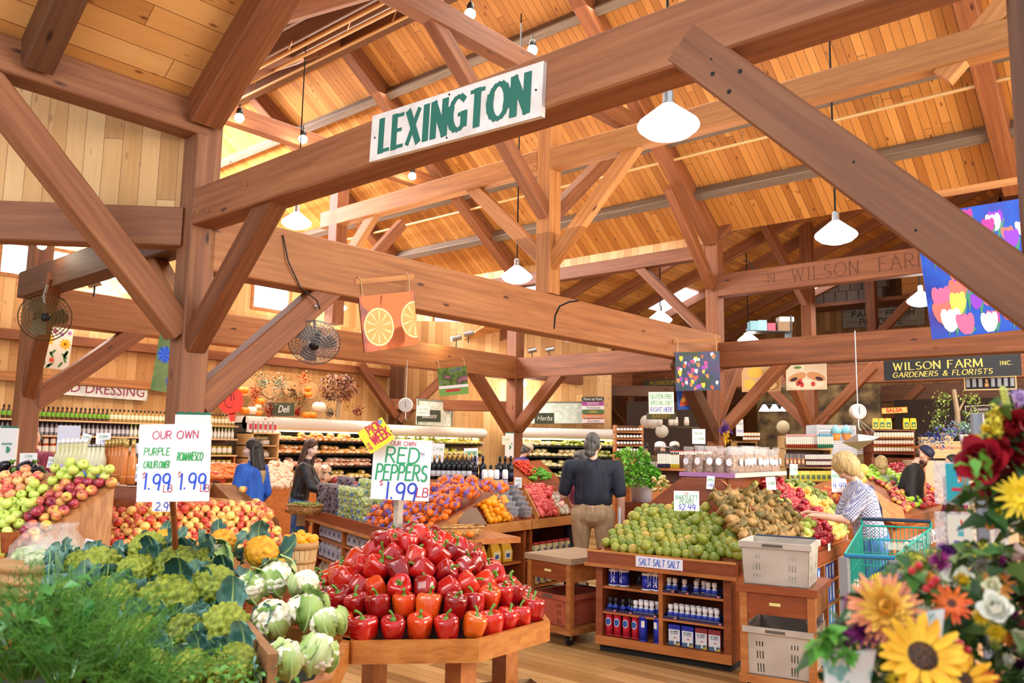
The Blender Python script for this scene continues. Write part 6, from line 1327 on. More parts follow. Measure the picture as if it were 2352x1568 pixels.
fillpoly('pom',Sn,[(1200,1125),(1235,1118),(1252,1130),(1278,1186),(1236,1192),(1218,1160)],.083,'pomegranate','red pomegranate in the bin right of the blueberries','pomegranate','pomegranates in the bin',extra=.1)
M_APK=speckle('pale_pear',[(.3,'cfc9a8'),(.6,'e6e0c8')],scale=6)
ME['pal']=[orb(.044,M_APK,.9)]
fillpoly('pal',Sn,[(1254,1142),(1298,1142),(1316,1182),(1280,1186)],.09,'wrapped_pear','pale pear in a clear pack beside the pomegranates','pear','pale wrapped pears')
for pts in ([(1050,1163),(1094,1168),(1118,1206),(1052,1206)],): adopt(board([onp(x,y,Sn[0]-Sn[1]*.02+Sn[3]*.06,Sn[3]) for x,y in pts],.02,C('7a6250'),None,'side_board'),nv)
for x0,y0,x1,y1 in ((1134,1140,1172,1202),(1200,1130,1232,1196),(1250,1136,1280,1188)):
    P_,Q_=onp(x0,y0,Sn[0],Sn[3]),onp(x1,y1,Sn[0],Sn[3]);nn=Sn[3]*.07;adopt(board([P_,Q_,Q_+nn,P_+nn],.02,PLY,None,'divider_board'),nv)
mb=MB();q=[onp(x,y,Sn[0]-Sn[3]*.01,Sn[3]) for x,y in ((1080,1128),(1300,1128),(1330,1188),(1116,1208))];mb.hexa([Vector((p.x,p.y,.78)) for p in q],q);adopt(mb.build('sloped_bed',OAKD),nv)
CL=film('clam_film','e8edf5',.3)
def clam():
    t=thing('blueberry_box','clear clamshell box of dark blueberries stacked in the middle bin','box',group='blueberry boxes')
    mb=MB()
    for i in range(60): mb.ball((R.uniform(-.06,.06),R.uniform(-.045,.045),.012+.03*R.random()),.009,6,4)
    mb.build('blueberries',C('22263a',.4),t)
    mb=MB();mb.hexa([(-.065,-.05,0),(.065,-.05,0),(.065,.05,0),(-.065,.05,0)],[(-.075,-.058,.05),(.075,-.058,.05),(.075,.058,.05),(-.075,.058,.05)]);mb.build('clear_box',CL,t);return t
c0_=clam();k=0
for i in range(5):
    for j in range(2):
        for dz in (0,.052):
            o=c0_ if k==0 else dup(c0_);k+=1;q=onp(1172+i*-7+j*32+6*0,1188-i*13,Sn[0],Sn[3]);o.location=q+Vector((0,0,dz+.01));o.rotation_euler=(0,0,na+R.uniform(-.1,.1))
adopt(board([at(1078,1132,9.3),at(1095,1108,9.4),at(1124,1099,9.5),at(1206,1098,9.9),at(1242,1120,10.1),at(1278,1150,10.3),at(1278,1185,10.3),at(1078,1190,9.3)],.03,OAK,None,'back_board'),nv)
adopt(board([at(1240,1118,10.3),at(1262,1112,10.4),at(1272,1140,10.4),at(1276,1170,10.4),at(1240,1170,10.3)],.03,OAK,None,'end_board'),nv)
adopt(board([at(975,1235,7.2),at(1000,1190,7.5),at(1060,1125,8.3),at(1096,1098,9.0),at(1096,1130,9.0),at(1052,1205,8.0),at(1050,1232,7.4)],.03,PLY,None,'corner_board'),nv)
for x,y,d,l in ((1079,1127,9.1,'small white card above the left edge of the orange bin'),(1134,1117,9.2,'small white card on the board over the oranges, left of the bottles'),(1190,1108,9.5,'small white card on the board over the blueberries'),(1233,1122,9.9,'small white card over the pomegranates')): card(x,y,17,24,d,[('NAVEL',0,.18,.7),('1.99',1,.2,.3)],l)
card(1213,1205,31,14,8.95,[('CORN MEAL',1,.55,.5)],'white strip reading CORN MEAL on the orange island rim',face=na-YW,bg=C('e6e7f0'))
goods('chip_bag','yellow bag of corn chips on the shelf under the orange bin','yellow chip bags','bag',[C('e3ab2c',.4),C('f0e2b0'),C('3a5aa0')],.16,.08,.2,[nl(a,.12,z) for a in (.2,.42,.64,.9,1.1) for z in (.43,)]+[nl(a,.12,.13) for a in (.2,.5,.8)],na)
for i in range(14):
    if i==0:
        t=thing('mustard_jar','squat jar with coloured lid on the shelf below the pomegranates','jar',group='jars under the pomegranates');mb=MB();mb.lathe([(.001,0),(.045,0),(.047,.02),(.047,.12),(.035,.135)],14);mb.build('jar_body',C('d8c890',.3,0,0,.5),t);mb=MB();mb.lathe([(.04,.13),(.042,.155),(.001,.157)],14);mb.build('lid',C('c8352c',.4),t);mb=MB();mb.slab((-.02,-.05,.035),(.02,-.046,.09));mb.build('label',C('4a5a8a'),t);j0=t
    else: t=dup(j0)
    t.location=nl(1.52+.13*(i%7),.1,.43+.165*(i//7)*0+(.0 if i<7 else -.3));t.rotation_euler=(0,0,na)
# bottles behind the oranges
def bottle(nm,lab,grp,prof,mats,cat='bottle'):
    t=thing(nm,lab,cat,group=grp)
    for key,pr_,m_ in zip(('bottle_body','cap','label'),prof,mats): mb=MB();mb.lathe(pr_,14);mb.build(key,m_,t)
    return t
def row(proto,pts,rz=None):
    for i,p in enumerate(pts): o=proto if i==0 else dup(proto);o.location=p;o.rotation_euler=(0,0,R.uniform(0,.6) if rz is None else rz)
def line(x0,y0,x1,y1,d0,d1,n): return [at(lerp_(x0,x1,i/(n-1)),lerp_(y0,y1,i/(n-1)),lerp_(d0,d1,i/(n-1))) for i in range(n)]
def lerp_(a,b,t): return a+(b-a)*t
DG=C('14141c',.12);GOLD=C('c9a860',.3,.5)
wine=[[(.001,0),(.037,0),(.038,.17),(.03,.2),(.014,.225),(.013,.24)],[(.0145,.238),(.016,.3),(.001,.301)],[(.0388,.04),(.0388,.11)]]
b_=bottle('wine_bottle','dark bottle with gold neck left of the white bottles','gold necked dark bottles',wine,[DG,GOLD,C('d7dbe2')]);row(b_,line(985,1100,1078,1102,10.2,9.9,9)+line(990,1094,1082,1096,10.5,10.2,9))
b_=bottle('oil_bottle','tall black bottle standing over the orange bin','tall black bottles',wine,[DG,BLACK,C('23264a')]);row(b_,line(1090,1106,1108,1106,9.5,9.5,2)+line(1147,1106,1172,1106,9.6,9.6,3))
b_=bottle('white_bottle','white bottle with black cap and dark lettering over the orange bin','white bottles',[[(.001,0),(.033,0),(.034,.13),(.02,.15)],[(.017,.15),(.018,.2),(.001,.201)],[(.0345,.03),(.0345,.045)]],[WHITE,BLACK,C('5a5a78')]);row(b_,line(1113,1108,1140,1108,9.35,9.4,3)+[at(1160,1108,9.4)])
mb=MB();q=[at(980,1104,10.0),at(1180,1110,9.6),at(1180,1110,10.3),at(980,1104,10.8)];mb.hexa([Vector((p.x,p.y,.8)) for p in q],[Vector((p.x,p.y,1.225)) for p in q]);mb.build('bottle_riser',OAK,label='wooden riser carrying the dark bottles behind the oranges',cat='stand')
card(1082,1050,32,42,10.3,[('CLEMENTINES',0,.2,.72),('6.99',1,.3,.35)],'white card reading CLEMENTINES 6.99 above the gold necked bottles',tilt=.04,stick=.1)
card(1005,1040,30,44,10.4,[('2 FOR',0,.14,.7),('99',1,.2,.3)],'white card behind the right edge of the red pepper board',tilt=-.06)
card(972,943,30,24,16,[('SALADS',0,.2,.65),('SPROUTS',0,.2,.3)],'white card hanging before the Lettuce sign')
# tomatoes and green peppers
St=slope(at(1175,1098,11.),at(1275,1104,11.2),42)
fillpoly('tom',St,[(1176,1062),(1212,1056),(1228,1092),(1205,1092),(1178,1070)],.047,'tomato','small red tomato heaped behind the black bottles','tomato','tomatoes behind the bottles',extra=.3)
mb=MB();mb.tube([(-.05,0,0),(-.02,.01,.005),(.03,.005,0),(.06,-.01,-.004)],[.014,.02,.015,.004],8);GP=mb.mesh('green_pepper_mesh',[speckle('long_pepper',[(.3,'3f8a1c'),(.7,'74b838')],scale=9,rough=.25)])
for i in range(34):
    o=bpy.data.objects.new('long_green_pepper',GP);COL.objects.link(o);x=R.uniform(1222,1262);y=R.uniform(1072,1102)
    if y<1072+(x-1240)*.6: y+=14
    o.location=onp(x,y,St[0]+St[3]*R.uniform(.01,.06),St[3]);o.rotation_euler=(R.uniform(-.4,.4),R.uniform(-.4,.4),R.uniform(0,6));tag(o,'long green pepper heaped right of the tomatoes','pepper','long green peppers')
adopt(bed(St,[(1172,1064),(1240,1056),(1285,1100),(1180,1100)],.5,OAKD,None,'tomato_bin'),thing('tomato_display','wooden bin with tomatoes and green peppers behind the oranges','display stand'))
# basil bucket
bp_=at(1474,1152,9.9);bs=thing('basil_bucket','white plastic bucket overflowing with fresh basil behind the pear island','plant',bp_)
mb=MB();mb.lathe([(.001,0),(.12,0),(.14,.25),(.147,.255),(.147,.28),(.135,.28)],22);mb.build('bucket',C('dfe2ee',.4),bs)
LFB=speckle('basil_leaf',[(.3,'3a7f1a'),(.5,'66ad30'),(.72,'9ad05c')],scale=6,rough=.45)
def foliage(name,n,fn,size,mats,parent,seed=0,droop=.3,**k):
    rr=random.Random(seed);mb=MB()
    for i in range(n):
        c,d=fn(rr);d=(d+Vector((rr.uniform(-.7,.7),rr.uniform(-.7,.7),rr.uniform(-.7,.5)))).normalized();s=size*rr.uniform(.6,1.2)
        sd=d.cross(Vector((rr.uniform(-1,1),rr.uniform(-1,1),1))).normalized();up=sd.cross(d)
        m=rr.randrange(len(mats)) if isinstance(mats,(list,tuple)) else 0
        a=c;b=c+d*s*.5-up*s*.02;e=c+d*s-Vector((0,0,s*droop))
        mb.add([a,b+sd*s*.28+up*s*.1,b,b-sd*s*.28+up*s*.1,e],[(0,1,2),(0,2,3),(2,1,4),(3,2,4)],m,True)
    return mb.build(name,mats,parent,**k)
def bas(rr):
    a=rr.uniform(0,6.28);r_=.36*math.sqrt(rr.random());z=.28+.38*(1-(r_/.38)**2)*rr.uniform(.2,1)-.1*(r_>.2)
    off=Vector((-.08,-.05,0));return Vector((r_*math.cos(a),r_*math.sin(a),z))+off,Vector((math.cos(a),math.sin(a),.5))
foliage('foliage',1900,bas,.078,LFB,bs,1)
mb=MB();mb.slab((-.18,-.16,0),(.65,.5,bp_.z-.004));mb.build('basil_stand',OAKD,loc=(bp_.x,bp_.y,0),rz=.14,label='brown wooden stand beneath the basil bucket',cat='stand')
for i in range(14):
    mb=MB() if i==0 else None
    if i==0: mb.ball((0,0,0),(.022,.022,.09),10,7);CRN=mb.mesh('corn_mesh',[speckle('corn_husk',[(.3,'cdbb5a'),(.6,'efe3a8')],scale=8)])
    o=bpy.data.objects.new('corn_ear',CRN);COL.objects.link(o);o.location=at(R.uniform(1500,1540),R.uniform(1095,1140),8.9);o.rotation_euler=(1.4,R.uniform(-.2,.2),R.uniform(.4,1.));tag(o,'pale ear of corn heaped right of the basil bucket','corn','corn ears by the basil')
# =============== right hand apple island ===============
r0=onz(2050,1204,.85);r1=onz(2172,1165,.85)
Sr=slope(r0,r1,32)
ri=thing('apple_island','wooden island with striped rows of apples and oranges at the right','display stand')
gr_=[('gs','granny_smith_apple','bright green apple in the rows on the right hand island','apple','bright green apples on the right island',[(1985,1082),(2030,1076),(2064,1100),(2100,1120),(2110,1160),(2088,1170),(2060,1128),(2020,1110),(1990,1098)],.075),
('fuji','fuji_apple','mottled red apple left of the green rows on the right island','apple','mottled apples left of the green rows',[(1988,1098),(2020,1110),(2060,1128),(2090,1170),(2078,1178),(2050,1150),(2035,1122)],.075),
('red','dark_red_apple','deep red apple between the green and the orange rows at the right','apple','deep red apples on the right island',[(2028,1070),(2090,1076),(2112,1100),(2150,1160),(2112,1168),(2100,1120),(2064,1098)],.075),
('nav','orange','orange in the row right of the deep red apples','orange','oranges on the right island',[(2108,1105),(2132,1108),(2170,1138),(2170,1155),(2152,1160),(2120,1125)],.078),
('pch','pink_apple','pink and yellow apple at the far end of the right island','apple','pink apples on the right island',[(2088,1074),(2150,1072),(2172,1095),(2172,1138),(2134,1108),(2110,1100)],.075)]
for k,nm,lb,ct_,gp2,pol,sp in gr_: fillpoly(k,Sr,pol,sp,nm,lb,ct_,gp2,extra=.1,stemup=.5)
adopt(bed(Sr,[(1975,1100),(1995,1078),(2150,1070),(2185,1100),(2185,1160),(2060,1196)],.6,OAKD,None),ri)
for pts,nm in (([(1965,1098),(2040,1150),(2058,1180),(2056,1200),(2000,1180),(1960,1140)],'left_board'),([(2040,1152),(2072,1166),(2078,1200),(2046,1196)],'front_board')): adopt(board([onp(x,y,Sr[0]+Sr[3]*.08,Sr[3]) for x,y in pts],.03,PLY,None,nm),ri)
adopt(board([onz(2045,1206,.84),onz(2180,1163,.84),onz(2180,1163,.74),onz(2045,1206,.74)],.03,OAKD,None,'front_rail'),ri)
mb=MB();u_=(r1-r0).normalized();q=[r0,r1,r1+Vector((-1,.2,0)),r0+Vector((-1,.2,0))];mb.hexa([Vector((p.x,p.y,0)) for p in q],[Vector((p.x,p.y,.76)) for p in q]);adopt(mb.build('cabinet_body',OAK),ri)
goods('white_pouch','white printed pouch on the shelf of the right island','white pouches','bag',[C('d9dde4'),C('8a96b0'),C('a0363a')],.1,.07,.16,[lerp(r0,r1,t)+Vector((.09,0,-.35)) for t in (.05,.12,.19,.26,.33,.45,.52,.6,.68)],1.6)
mb=MB();q=onz(2140,1212,.72);mb.box((0,0,.69),(.62,.5,.06));
for x,y in ((-.26,-.2),(.26,-.2),(.26,.2),(-.26,.2)): mb.box((x,y,.33),(.06,.06,.66))
mb.box((0,0,.6),(.56,.44,.1));mb.build('wooden_table',CARTW,loc=onz(2075,1203,.0) if False else (onz(2062,1203,.72).x+.0,onz(2062,1203,.72).y,0),rz=.3,label='worn wooden table behind the shopping cart, right of the lady in checks',cat='table')
# mango display
Sm=slope(onz(1868,1178,.85),onz(1972,1196,.85),30);md=thing('mango_display','wooden display with tall boards holding mangoes behind the lady in checks','display stand')
fillpoly('mng',Sm,[(1872,1140),(1905,1126),(1960,1130),(1972,1162),(1930,1160),(1880,1150)],.085,'mango','red and yellow mango behind the hands of the lady in checks','mango','mangoes on the far display',extra=.2)
for pts in ([(1818,1140),(1860,1118),(1905,1106),(1975,1092),(1978,1135),(1870,1140),(1868,1170)],): adopt(board([onp(x,y,Sm[0]-Sm[3]*.02,Sm[3]) for x,y in pts],.03,OAK,None,'back_board'),md)
adopt(board([at(1738+100,1118,9.6),at(1862,1122,9.4),at(1905,1160,9.0),at(1942,1200,8.6),at(1946,1240,8.5),at(1900,1190,9.0)],.03,OAKD,None,'divider_board'),md)
mb=MB();mb.box((-3.95,11.3,.4),(.9,1.2,.78),0,.2);adopt(mb.build('cabinet_body',OAKD),md)
card(1927,1105,34,50,10.3,[('MANGO',0,.18,.75),('4.99',1,.25,.3)],'white card reading 4.99 partly behind the blond lady\'s head')
for i in range(7):
    mb=MB() if i==0 else None
    if i==0: mb.ball((0,0,0),(.085,.085,.075),16,10,fn=lambda v:1+.04*math.cos(10*math.atan2(v.y,v.x)));SQ=mb.mesh('squash_mesh',[speckle('melon_skin',[(.3,'d9bb4a'),(.7,'efd982')],scale=6)])
    o=bpy.data.objects.new('yellow_melon',SQ);COL.objects.link(o);o.location=at((1700,1712,1975,1950,1962,1945,1980)[i],(1122,1112,1100,1092,1085,1082,1078)[i],11);tag(o,'pale yellow melon behind the red apples','melon','pale yellow melons')
# =============== left wall shelving ===============
sh_=thing('wall_shelving','long wooden wall shelving with bottles below the SALAD DRESSING sign','shelf')
for z in (1.93,1.70,1.42,1.18): mb=MB();mb.slab((-13.62,3.2,z-.025),(-13.2,7.8,z));mb.build('shelf_board',C('d3b184',.5),sh_)
mb=MB();mb.slab((-13.68,3.2,.2),(-13.62,7.85,1.95));mb.build('back_panel',TIMD,sh_)
for y in (3.2,4.6,5.9,7.1,7.8): mb=MB();mb.slab((-13.62,y,.2),(-13.3,y+.03,1.4));mb.build('upright',OAK,sh_)
mb=MB();mb.slab((-13.7,3.2,0),(-13.1,7.8,.85));mb.build('lower_cabinet',OAK,sh_)
def dress(lab,grp,body,lab_c,cap):
    mb=MB();mb.lathe([(.001,0,0),(.027,0,0),(.028,.04,0),(.0285,.045,1),(.0285,.105,1),(.027,.11,0),(.012,.15,0),(.012,.165,2),(.0145,.166,2),(.0145,.2,2),(.001,.2,2)],10);me=mb.mesh('bottle',[body,lab_c,cap]);return me,lab,grp
GLS=C('6f5a3a',.2);RW=[dress('small dressing bottle with green label on the top wall shelf','green labelled dressing bottles',C('4a3220',.2),C('6fae2c'),BLACK),dress('small dressing bottle with pale label on the top wall shelf','pale labelled bottles on the top shelf',C('b09a5a',.2),C('e6e2c8'),BLACK),dress('small dressing bottle with silver label on the second wall shelf','silver labelled bottles on the second shelf',C('8a8f98',.2),C('c8ccd6'),C('1f2440')),dress('slim bottle with white label and green cap on the second wall shelf','white labelled bottles on the second shelf',C('d8dccc',.3),C('f0f0ec'),C('6aa83a'))]
def inst(me,nm,lab,grp,cat,p,rz=0.,s=1.):
    o=bpy.data.objects.new(nm,me);COL.objects.link(o);o.location=p;o.rotation_euler=(0,0,rz)
    if s!=1.: o.scale=(s,s,s)
    return tag(o,lab,cat,grp)
y=3.5
while y<7.75:
    k=0 if y<5.6 else 1;me,l,g_=RW[k];inst(me,'dressing_bottle',l,g_,'bottle',(-13.27,y,1.93));k=2 if y<5.9 else 3;me,l,g_=RW[k];inst(me,'dressing_bottle',l,g_,'bottle',(-13.27,y,1.70),0,1.02);y+=.066
def jar(body,lid,h_=.12,r_=.038):
    mb=MB();mb.lathe([(.001,0,0),(r_,0,0),(r_,h_*.25,0),(r_*1.01,h_*.26,2),(r_*1.01,h_*.7,2),(r_*.95,h_*.82,0),(r_*.85,h_*.84,1),(r_*.9,h_,1),(.001,h_,1)],10);return mb.mesh('jar',[body,lid,C('e8e4d8')])
JR=[(jar(C('c8a82c',.2),C('b8302c')),'jar of yellow peppers with red lid on the wall shelving','red lidded yellow jars'),(jar(C('8a8a3a',.2),C('d8c04a')),'jar of olives with gold lid on the wall shelving','gold lidded olive jars'),(jar(C('a06a2a',.2),C('2f8ac8')),'jar with bright blue lid on the wall shelving','blue lidded jars')]
for z in (1.42,1.18):
    y=3.9
    while y<7.7:
        k=0 if y<4.95 else (1 if y<6.2 else (2 if y<7.1 else 1));me,l,g_=JR[k];inst(me,'preserve_jar',l,g_,'jar',(-13.3,y,z+.001),0,1.25);inst(me,'preserve_jar',l,g_,'jar',(-13.3,y,z+.13),0,1.0) if k==0 else None;y+=.1
# items on the white sided rack right of the post
rk=thing('tortilla_rack','pale wooden rack with wrapped flat breads left of the cold case','shelf')
for z in (1.15,1.38,1.6,1.82): mb=MB();mb.slab((-13.5,7.95,z-.02),(-13.0,8.5,z));mb.build('shelf_board',C('c9a26c'),rk)
for y in (7.95,8.48): mb=MB();mb.slab((-13.5,y,.3),(-13.0,y+.03,1.82));mb.build('side_panel',C('c9a26c'),rk)
mb=MB();mb.lathe([(.001,0),(.09,0),(.1,.02),(.09,.04),(.1,.06),(.09,.08),(.001,.085)],14);FB=mb.mesh('flatbread',[speckle('flatbread_wrap',[(.3,'b8a894'),(.6,'e2d8cc')],scale=20)])
for z in (1.16,1.39,1.61): 
    for y in (8.1,8.33): inst(FB,'flatbread_pack','wrapped stack of flat breads in the pale rack','flat breads in the rack','bread',(-13.2,y,z))
mb=MB();mb.slab((-.04,-.03,0),(.04,.03,.2),0);mb.slab((.0405,-.025,.05),(.0415,.025,.15),1);CK=mb.mesh('snack_tube',[C('e6dfdf'),C('c03048')])
for i in range(6): inst(CK,'snack_carton','white and red snack carton on top of the pale rack','cartons on the pale rack','carton',(-13.15,7.98+.1*i,1.825))
# =============== cold cases ===============
STN=C('e9e4da',.35);INT=C('2a2620',.7)
def case(lab,O,ang_,L,nsh,zs,canopy=2.0):
    """open fronted cold case; O front left corner on floor, local x along the front, y into the case"""
    t=thing('cold_case',lab,'refrigerated case',O,ang_)
    mb=MB();mb.slab((0,.75,0),(L,.8,canopy+.05));mb.build('back_panel',INT,t)
    mb=MB();mb.slab((0,.0,0),(L,.75,.5));mb.build('base',C('3a3630'),t)
    for x in (0,L-.04): mb=MB();mb.slab((x,.0,0),(x+.04,.8,canopy));mb.build('end_panel',C('3c3a38'),t)
    mb=MB();mb.tube([(0,.12,canopy),(L,.12,canopy)],.12,20);mb.slab((0,.12,canopy-.02),(L,.78,canopy+.12));mb.build('white_canopy',STN,t)
    mb=MB();mb.slab((.05,.15,canopy-.14),(L-.05,.2,canopy-.12));mb.build('light_strip',C('fff0b8',.4,0,9),t)
    for z in zs: mb=MB();mb.slab((.04,.08,z-.02),(L-.04,.75,z));sh=mb.build('shelf',BLACK,t)
    return t
def loc_(O,a,x,y,z): return Vector((O[0]+math.cos(a)*x-math.sin(a)*y,O[1]+math.sin(a)*x+math.cos(a)*y,z))
PK={}
def pack(c1,c2,w_=.16,h_=.09):
    k=(c1,c2,w_,h_)
    if k not in PK:
        mb=MB();mb.ball((0,0,h_*.5),(w_*.5,.1,h_*.55),12,7,fn=lambda v:1+.12*math.sin(9*v.x+5*v.z));mb.slab((-w_*.18,-.11,h_*.3),(w_*.18,-.095,h_*.62),1);PK[k]=mb.mesh('food_pack',[speckle('pack_'+c1,[(.35,c1),(.6,c2)],scale=16,rough=.25,rnd=.15,bump=.4),C('ece6d4')])
    return PK[k]
def stock(O,a,L,zs,kinds,lab,grp,nm,cat='food',step=.17,dep=(.18,)):
    for zi,z in enumerate(zs):
        x=.14
        while x<L-.1:
            k=kinds[zi][int((x/L)*len(kinds[zi]))%len(kinds[zi])]
            for dy in dep: inst(pack(*k),nm,lab[zi],grp[zi],cat,loc_(O,a,x,dy,z+.001),a+R.uniform(-.5,.5),R.uniform(.9,1.3))
            if R.random()<.6: inst(pack(*k),nm,lab[zi],grp[zi],cat,loc_(O,a,x+.04,dep[0]+.04,z+.085),a+R.uniform(-.3,.3),R.uniform(.85,1.05))
            x+=step
zs=(.72,.96,1.2,1.44,1.68)
O_=(-13.2,8.0,0);a_=math.radians(90)
case('long open cold case with a white canopy under the Deli sign',O_,a_,3.0,5,zs)
stock(O_,a_,3.0,zs,[[('8a8a3a','c8b44a')],[('b8a040','e8c46a')],[('c05a4a','e8b098'),('b86050','f0c8a8')],[('d88a4a','f0b878'),('e09a4a','f0c070')],[('e0b04a','f4d890'),('d87a34','f0a860'),('e88a3a','f6b870')]],
 ['stacked tray of food on shelf %s of the deli case'%s for s in ('one','two','three','four','five')],['trays on the %s deli shelf'%s for s in ('lowest','second','third','fourth','top')],'food_tray',step=.135)
O_=(-13.2,11.3,0);
case('open cold case of packed salads under the Lettuce sign',O_,a_,3.6,5,zs,1.95)
stock(O_,a_,3.6,zs,[[('9a8a2a','d8cc5a')],[('c8b43a','efe070')],[('e8c03a','f6e27a')],[('b8b83a','e2dc6a')],[('8a9a2a','cfd860'),('d8c83a','f2e680')]],['salad pack on shelf %s of the lettuce case'%s for s in ('one','two','three','four','five')],['salad packs on the %s lettuce shelf'%s for s in ('lowest','second','third','fourth','top')],'salad_pack',step=.135)
O_=(HO.x+.3,HO.y-.3+.0,0);a2=math.radians(45);O_=(-12.35,14.05,0)
case('open cold case of herbs and mushrooms under the Herbs sign',O_,a2,3.2,5,zs,1.97)
stock(O_,a2,3.2,zs,[[('c8a040','f0dc90')],[('8aa040','d6d870')],[('e0d080','f4ecb0'),('8aa83a','c8d860')],[('d8c070','f6e8b0'),('9ab04a','d2dc70')],[('e6d690','f8f0c0'),('7fa03a','c2d45a'),('c8cc50','eee890')]],['pack of mushrooms or herbs on shelf %s of the herb case'%s for s in ('one','two','three','four','five')],['packs on the %s herb shelf'%s for s in ('lowest','second','third','fourth','top')],'herb_pack',step=.135)
# things on top of the deli case
mb=MB();mb.slab((XW+.9,7.9,2.12),(XW+.95,10.2,3.0));mb.build('burlap_board',speckle('burlap',[(.35,'a07a4c'),(.6,'c09a68')],scale=30,rough=.9),label='brown burlap board behind the autumn baskets',cat='board')
for x,y,r_,l in ((563,888,.17,'open basket with pumpkins tilted at the upper left of the autumn display'),(593,930,.18,'large open basket of gourds left of the Deli sign'),(622,895,.16,'round basket with dark flowers above the Deli sign'),(668,893,.14,'small basket with autumn leaves above the white pot'),(712,897,.16,'open basket with two orange pumpkins at the upper right of the display')):
    p=onx(x,y,-13.35);t=thing('bushel_basket',l,'basket',p);t.rotation_euler=(Vector((1,-.35,.15))).to_track_quat('Z','Y').to_euler()
    mb=MB();mb.lathe([(r_*.8,-.2),(r_,.0),(r_*.95,.0),(r_*.75,-.19),(.001,-.19)],20);mb.build('slats',SLAT,t);mb=MB();mb.lathe([(r_*1.0,-.03),(r_*1.05,-.03),(r_*1.05,.01),(r_*.97,.01)],20);mb.build('hoop',HOOP,t)
def pumpkin_mesh(r_,m,sq=.8):
    mb=MB();mb.ball((0,0,0),(r_,r_,r_*sq),24,12,fn=lambda v:(1+.07*abs(math.cos(4.5*math.atan2(v.y,v.x))))*(1-.16*max(0,abs(v.z)-.8)*5));mb.tube([(0,0,r_*sq*.75),(.005,0,r_*sq*1.15)],.012,6,1);return mb.mesh('pumpkin_mesh',[m,C('6a5a34')])
PO=speckle('pumpkin_orange',[(.3,'e27a10'),(.7,'f79a28')],scale=5,rough=.4);PWt=speckle('pumpkin_white',[(.3,'e0d8c0'),(.7,'f8f4e8')],scale=5,rough=.4)
pmO,pmW=pumpkin_mesh(.085,PO),pumpkin_mesh(.13,PWt,.85)
for x,y,m_,s,l in ((560,896,0,1.,'orange pumpkin in the upper left basket'),(597,922,0,1.,'orange pumpkin in the large left basket'),(594,933,1,.45,'small white gourd in the large left basket'),(562,943,0,1.,'orange pumpkin on the case left of the baskets'),(578,943,1,.7,'cream pumpkin on the case beside the orange one'),(593,948,0,.8,'small orange pumpkin left of the Deli sign'),(707,893,0,.8,'upper orange pumpkin in the right basket'),(708,906,0,.9,'lower orange pumpkin in the right basket'),(733,935,1,1.,'large white pumpkin on a wooden stump'),(703,953,0,1.,'orange pumpkin right of the white pot'),(718,953,0,1.,'orange pumpkin under the large white one'),(546,935,0,.9,'dark green striped squash end')):
    inst(pmW if m_ else pmO,'pumpkin',l,None,'pumpkin',onx(x,y,-13.05),0,s)
AUT=[C('6a3018'),C('8a4a1c'),C('4a2014'),C('a0622a')]
tr=thing('autumn_tree','small decorative tree with brown autumn leaves on top of the cold case','plant',onx(775,958,-13.0))
mb=MB();mb.tube([(0,0,0),(0,.01,.3),(.02,.05,.45)],[.05,.035,.02],10);mb.tube([(0,.01,.3),(-.02,-.15,.5)],[.03,.012],8);mb.tube([(0,.01,.32),(0,.2,.55)],[.03,.012],8);mb.build('trunk',C('b09a74'),tr)
foliage('foliage',900,lambda rr:((lambda a,b,c:(Vector((c*.25*math.cos(a),c*.42*math.sin(a)*math.cos(b),.58+c*.26*math.sin(b))),Vector((math.cos(a),math.sin(a),0))))(rr.uniform(0,6.28),rr.uniform(-1.5,1.5),rr.random()**.4)),.075,AUT,tr,3)
for x,y,s,cs_,l,sd in ((602,880,.16,['54705a','6f8a78','8aa08a'],'blue green eucalyptus sprig above the left baskets',5),(642,885,.17,['54705a','6f8a78','8aa08a'],'blue green eucalyptus sprig beside the dark flower basket',6),(585,905,.12,['b03a20','d8642a'],'orange autumn leaves between the baskets',7),(698,870,.12,['c8501c','e08a3a'],'orange leaves above the right basket',8),(672,905,.12,['5a3a18','8a6a2a'],'brown seed sprig left of the right basket',9),(690,925,.14,['3a5a2a','c8702a','5a7a3a'],'flower pot with green and orange sprigs on the case',10),(617,945,.1,['a8281c','c84020'],'red berries right beside the Deli sign',11),(820,945,.13,['7a2018','9a3a24'],'dark red leafy plant at the right end of the case',12),(682,948,.06,['a8281c','c84020'],'small red gourd cluster right of the Deli sign',13),(757,950,.08,['4a3a2a','c8c0b0'],'small woven pot with dry leaves beside the white pumpkin',14),(620,935,.14,['c8c0b0','7a3a20'],'dark red and white spray above the Deli board',15)):
    foliage('autumn_sprig',130,lambda rr,s=s:(Vector((rr.gauss(0,.3)*s,rr.gauss(0,.42)*s,rr.gauss(0,.55)*s)),Vector((.6,0,.6))),.06,[C(c_) for c_ in cs_],None,sd,loc=onx(x,y,-13.1),label=l,cat='decoration')
o,L,Hh=px_plaque('apple_sign','big red painted apple shaped sign above the dressing bottles','sign',[(503,890),(560,885),(503,955)],lambda x,y:onx(x,y,-12.9),.004,C('c8322a'))
mb=MB();ell(mb,L*.5,Hh*.5,L*.52,Hh*.5,0,.01,24);mb.add([(L*.35,Hh*.05,.01),(L*.65,Hh*.05,.01),(L*.6,-Hh*.25,.01),(L*.4,-Hh*.25,.01)],[(0,1,2,3)],0);mb.build('apple_face',C('d8382e'),o);m=MB();strokes(m,'C',L*.25,Hh*.25,Hh*.45,.01,0,.014);strokes(m,'II',L*.48,Hh*.5,Hh*.25,.012,0,.014);m.build('painted_marks',BLACK,o)
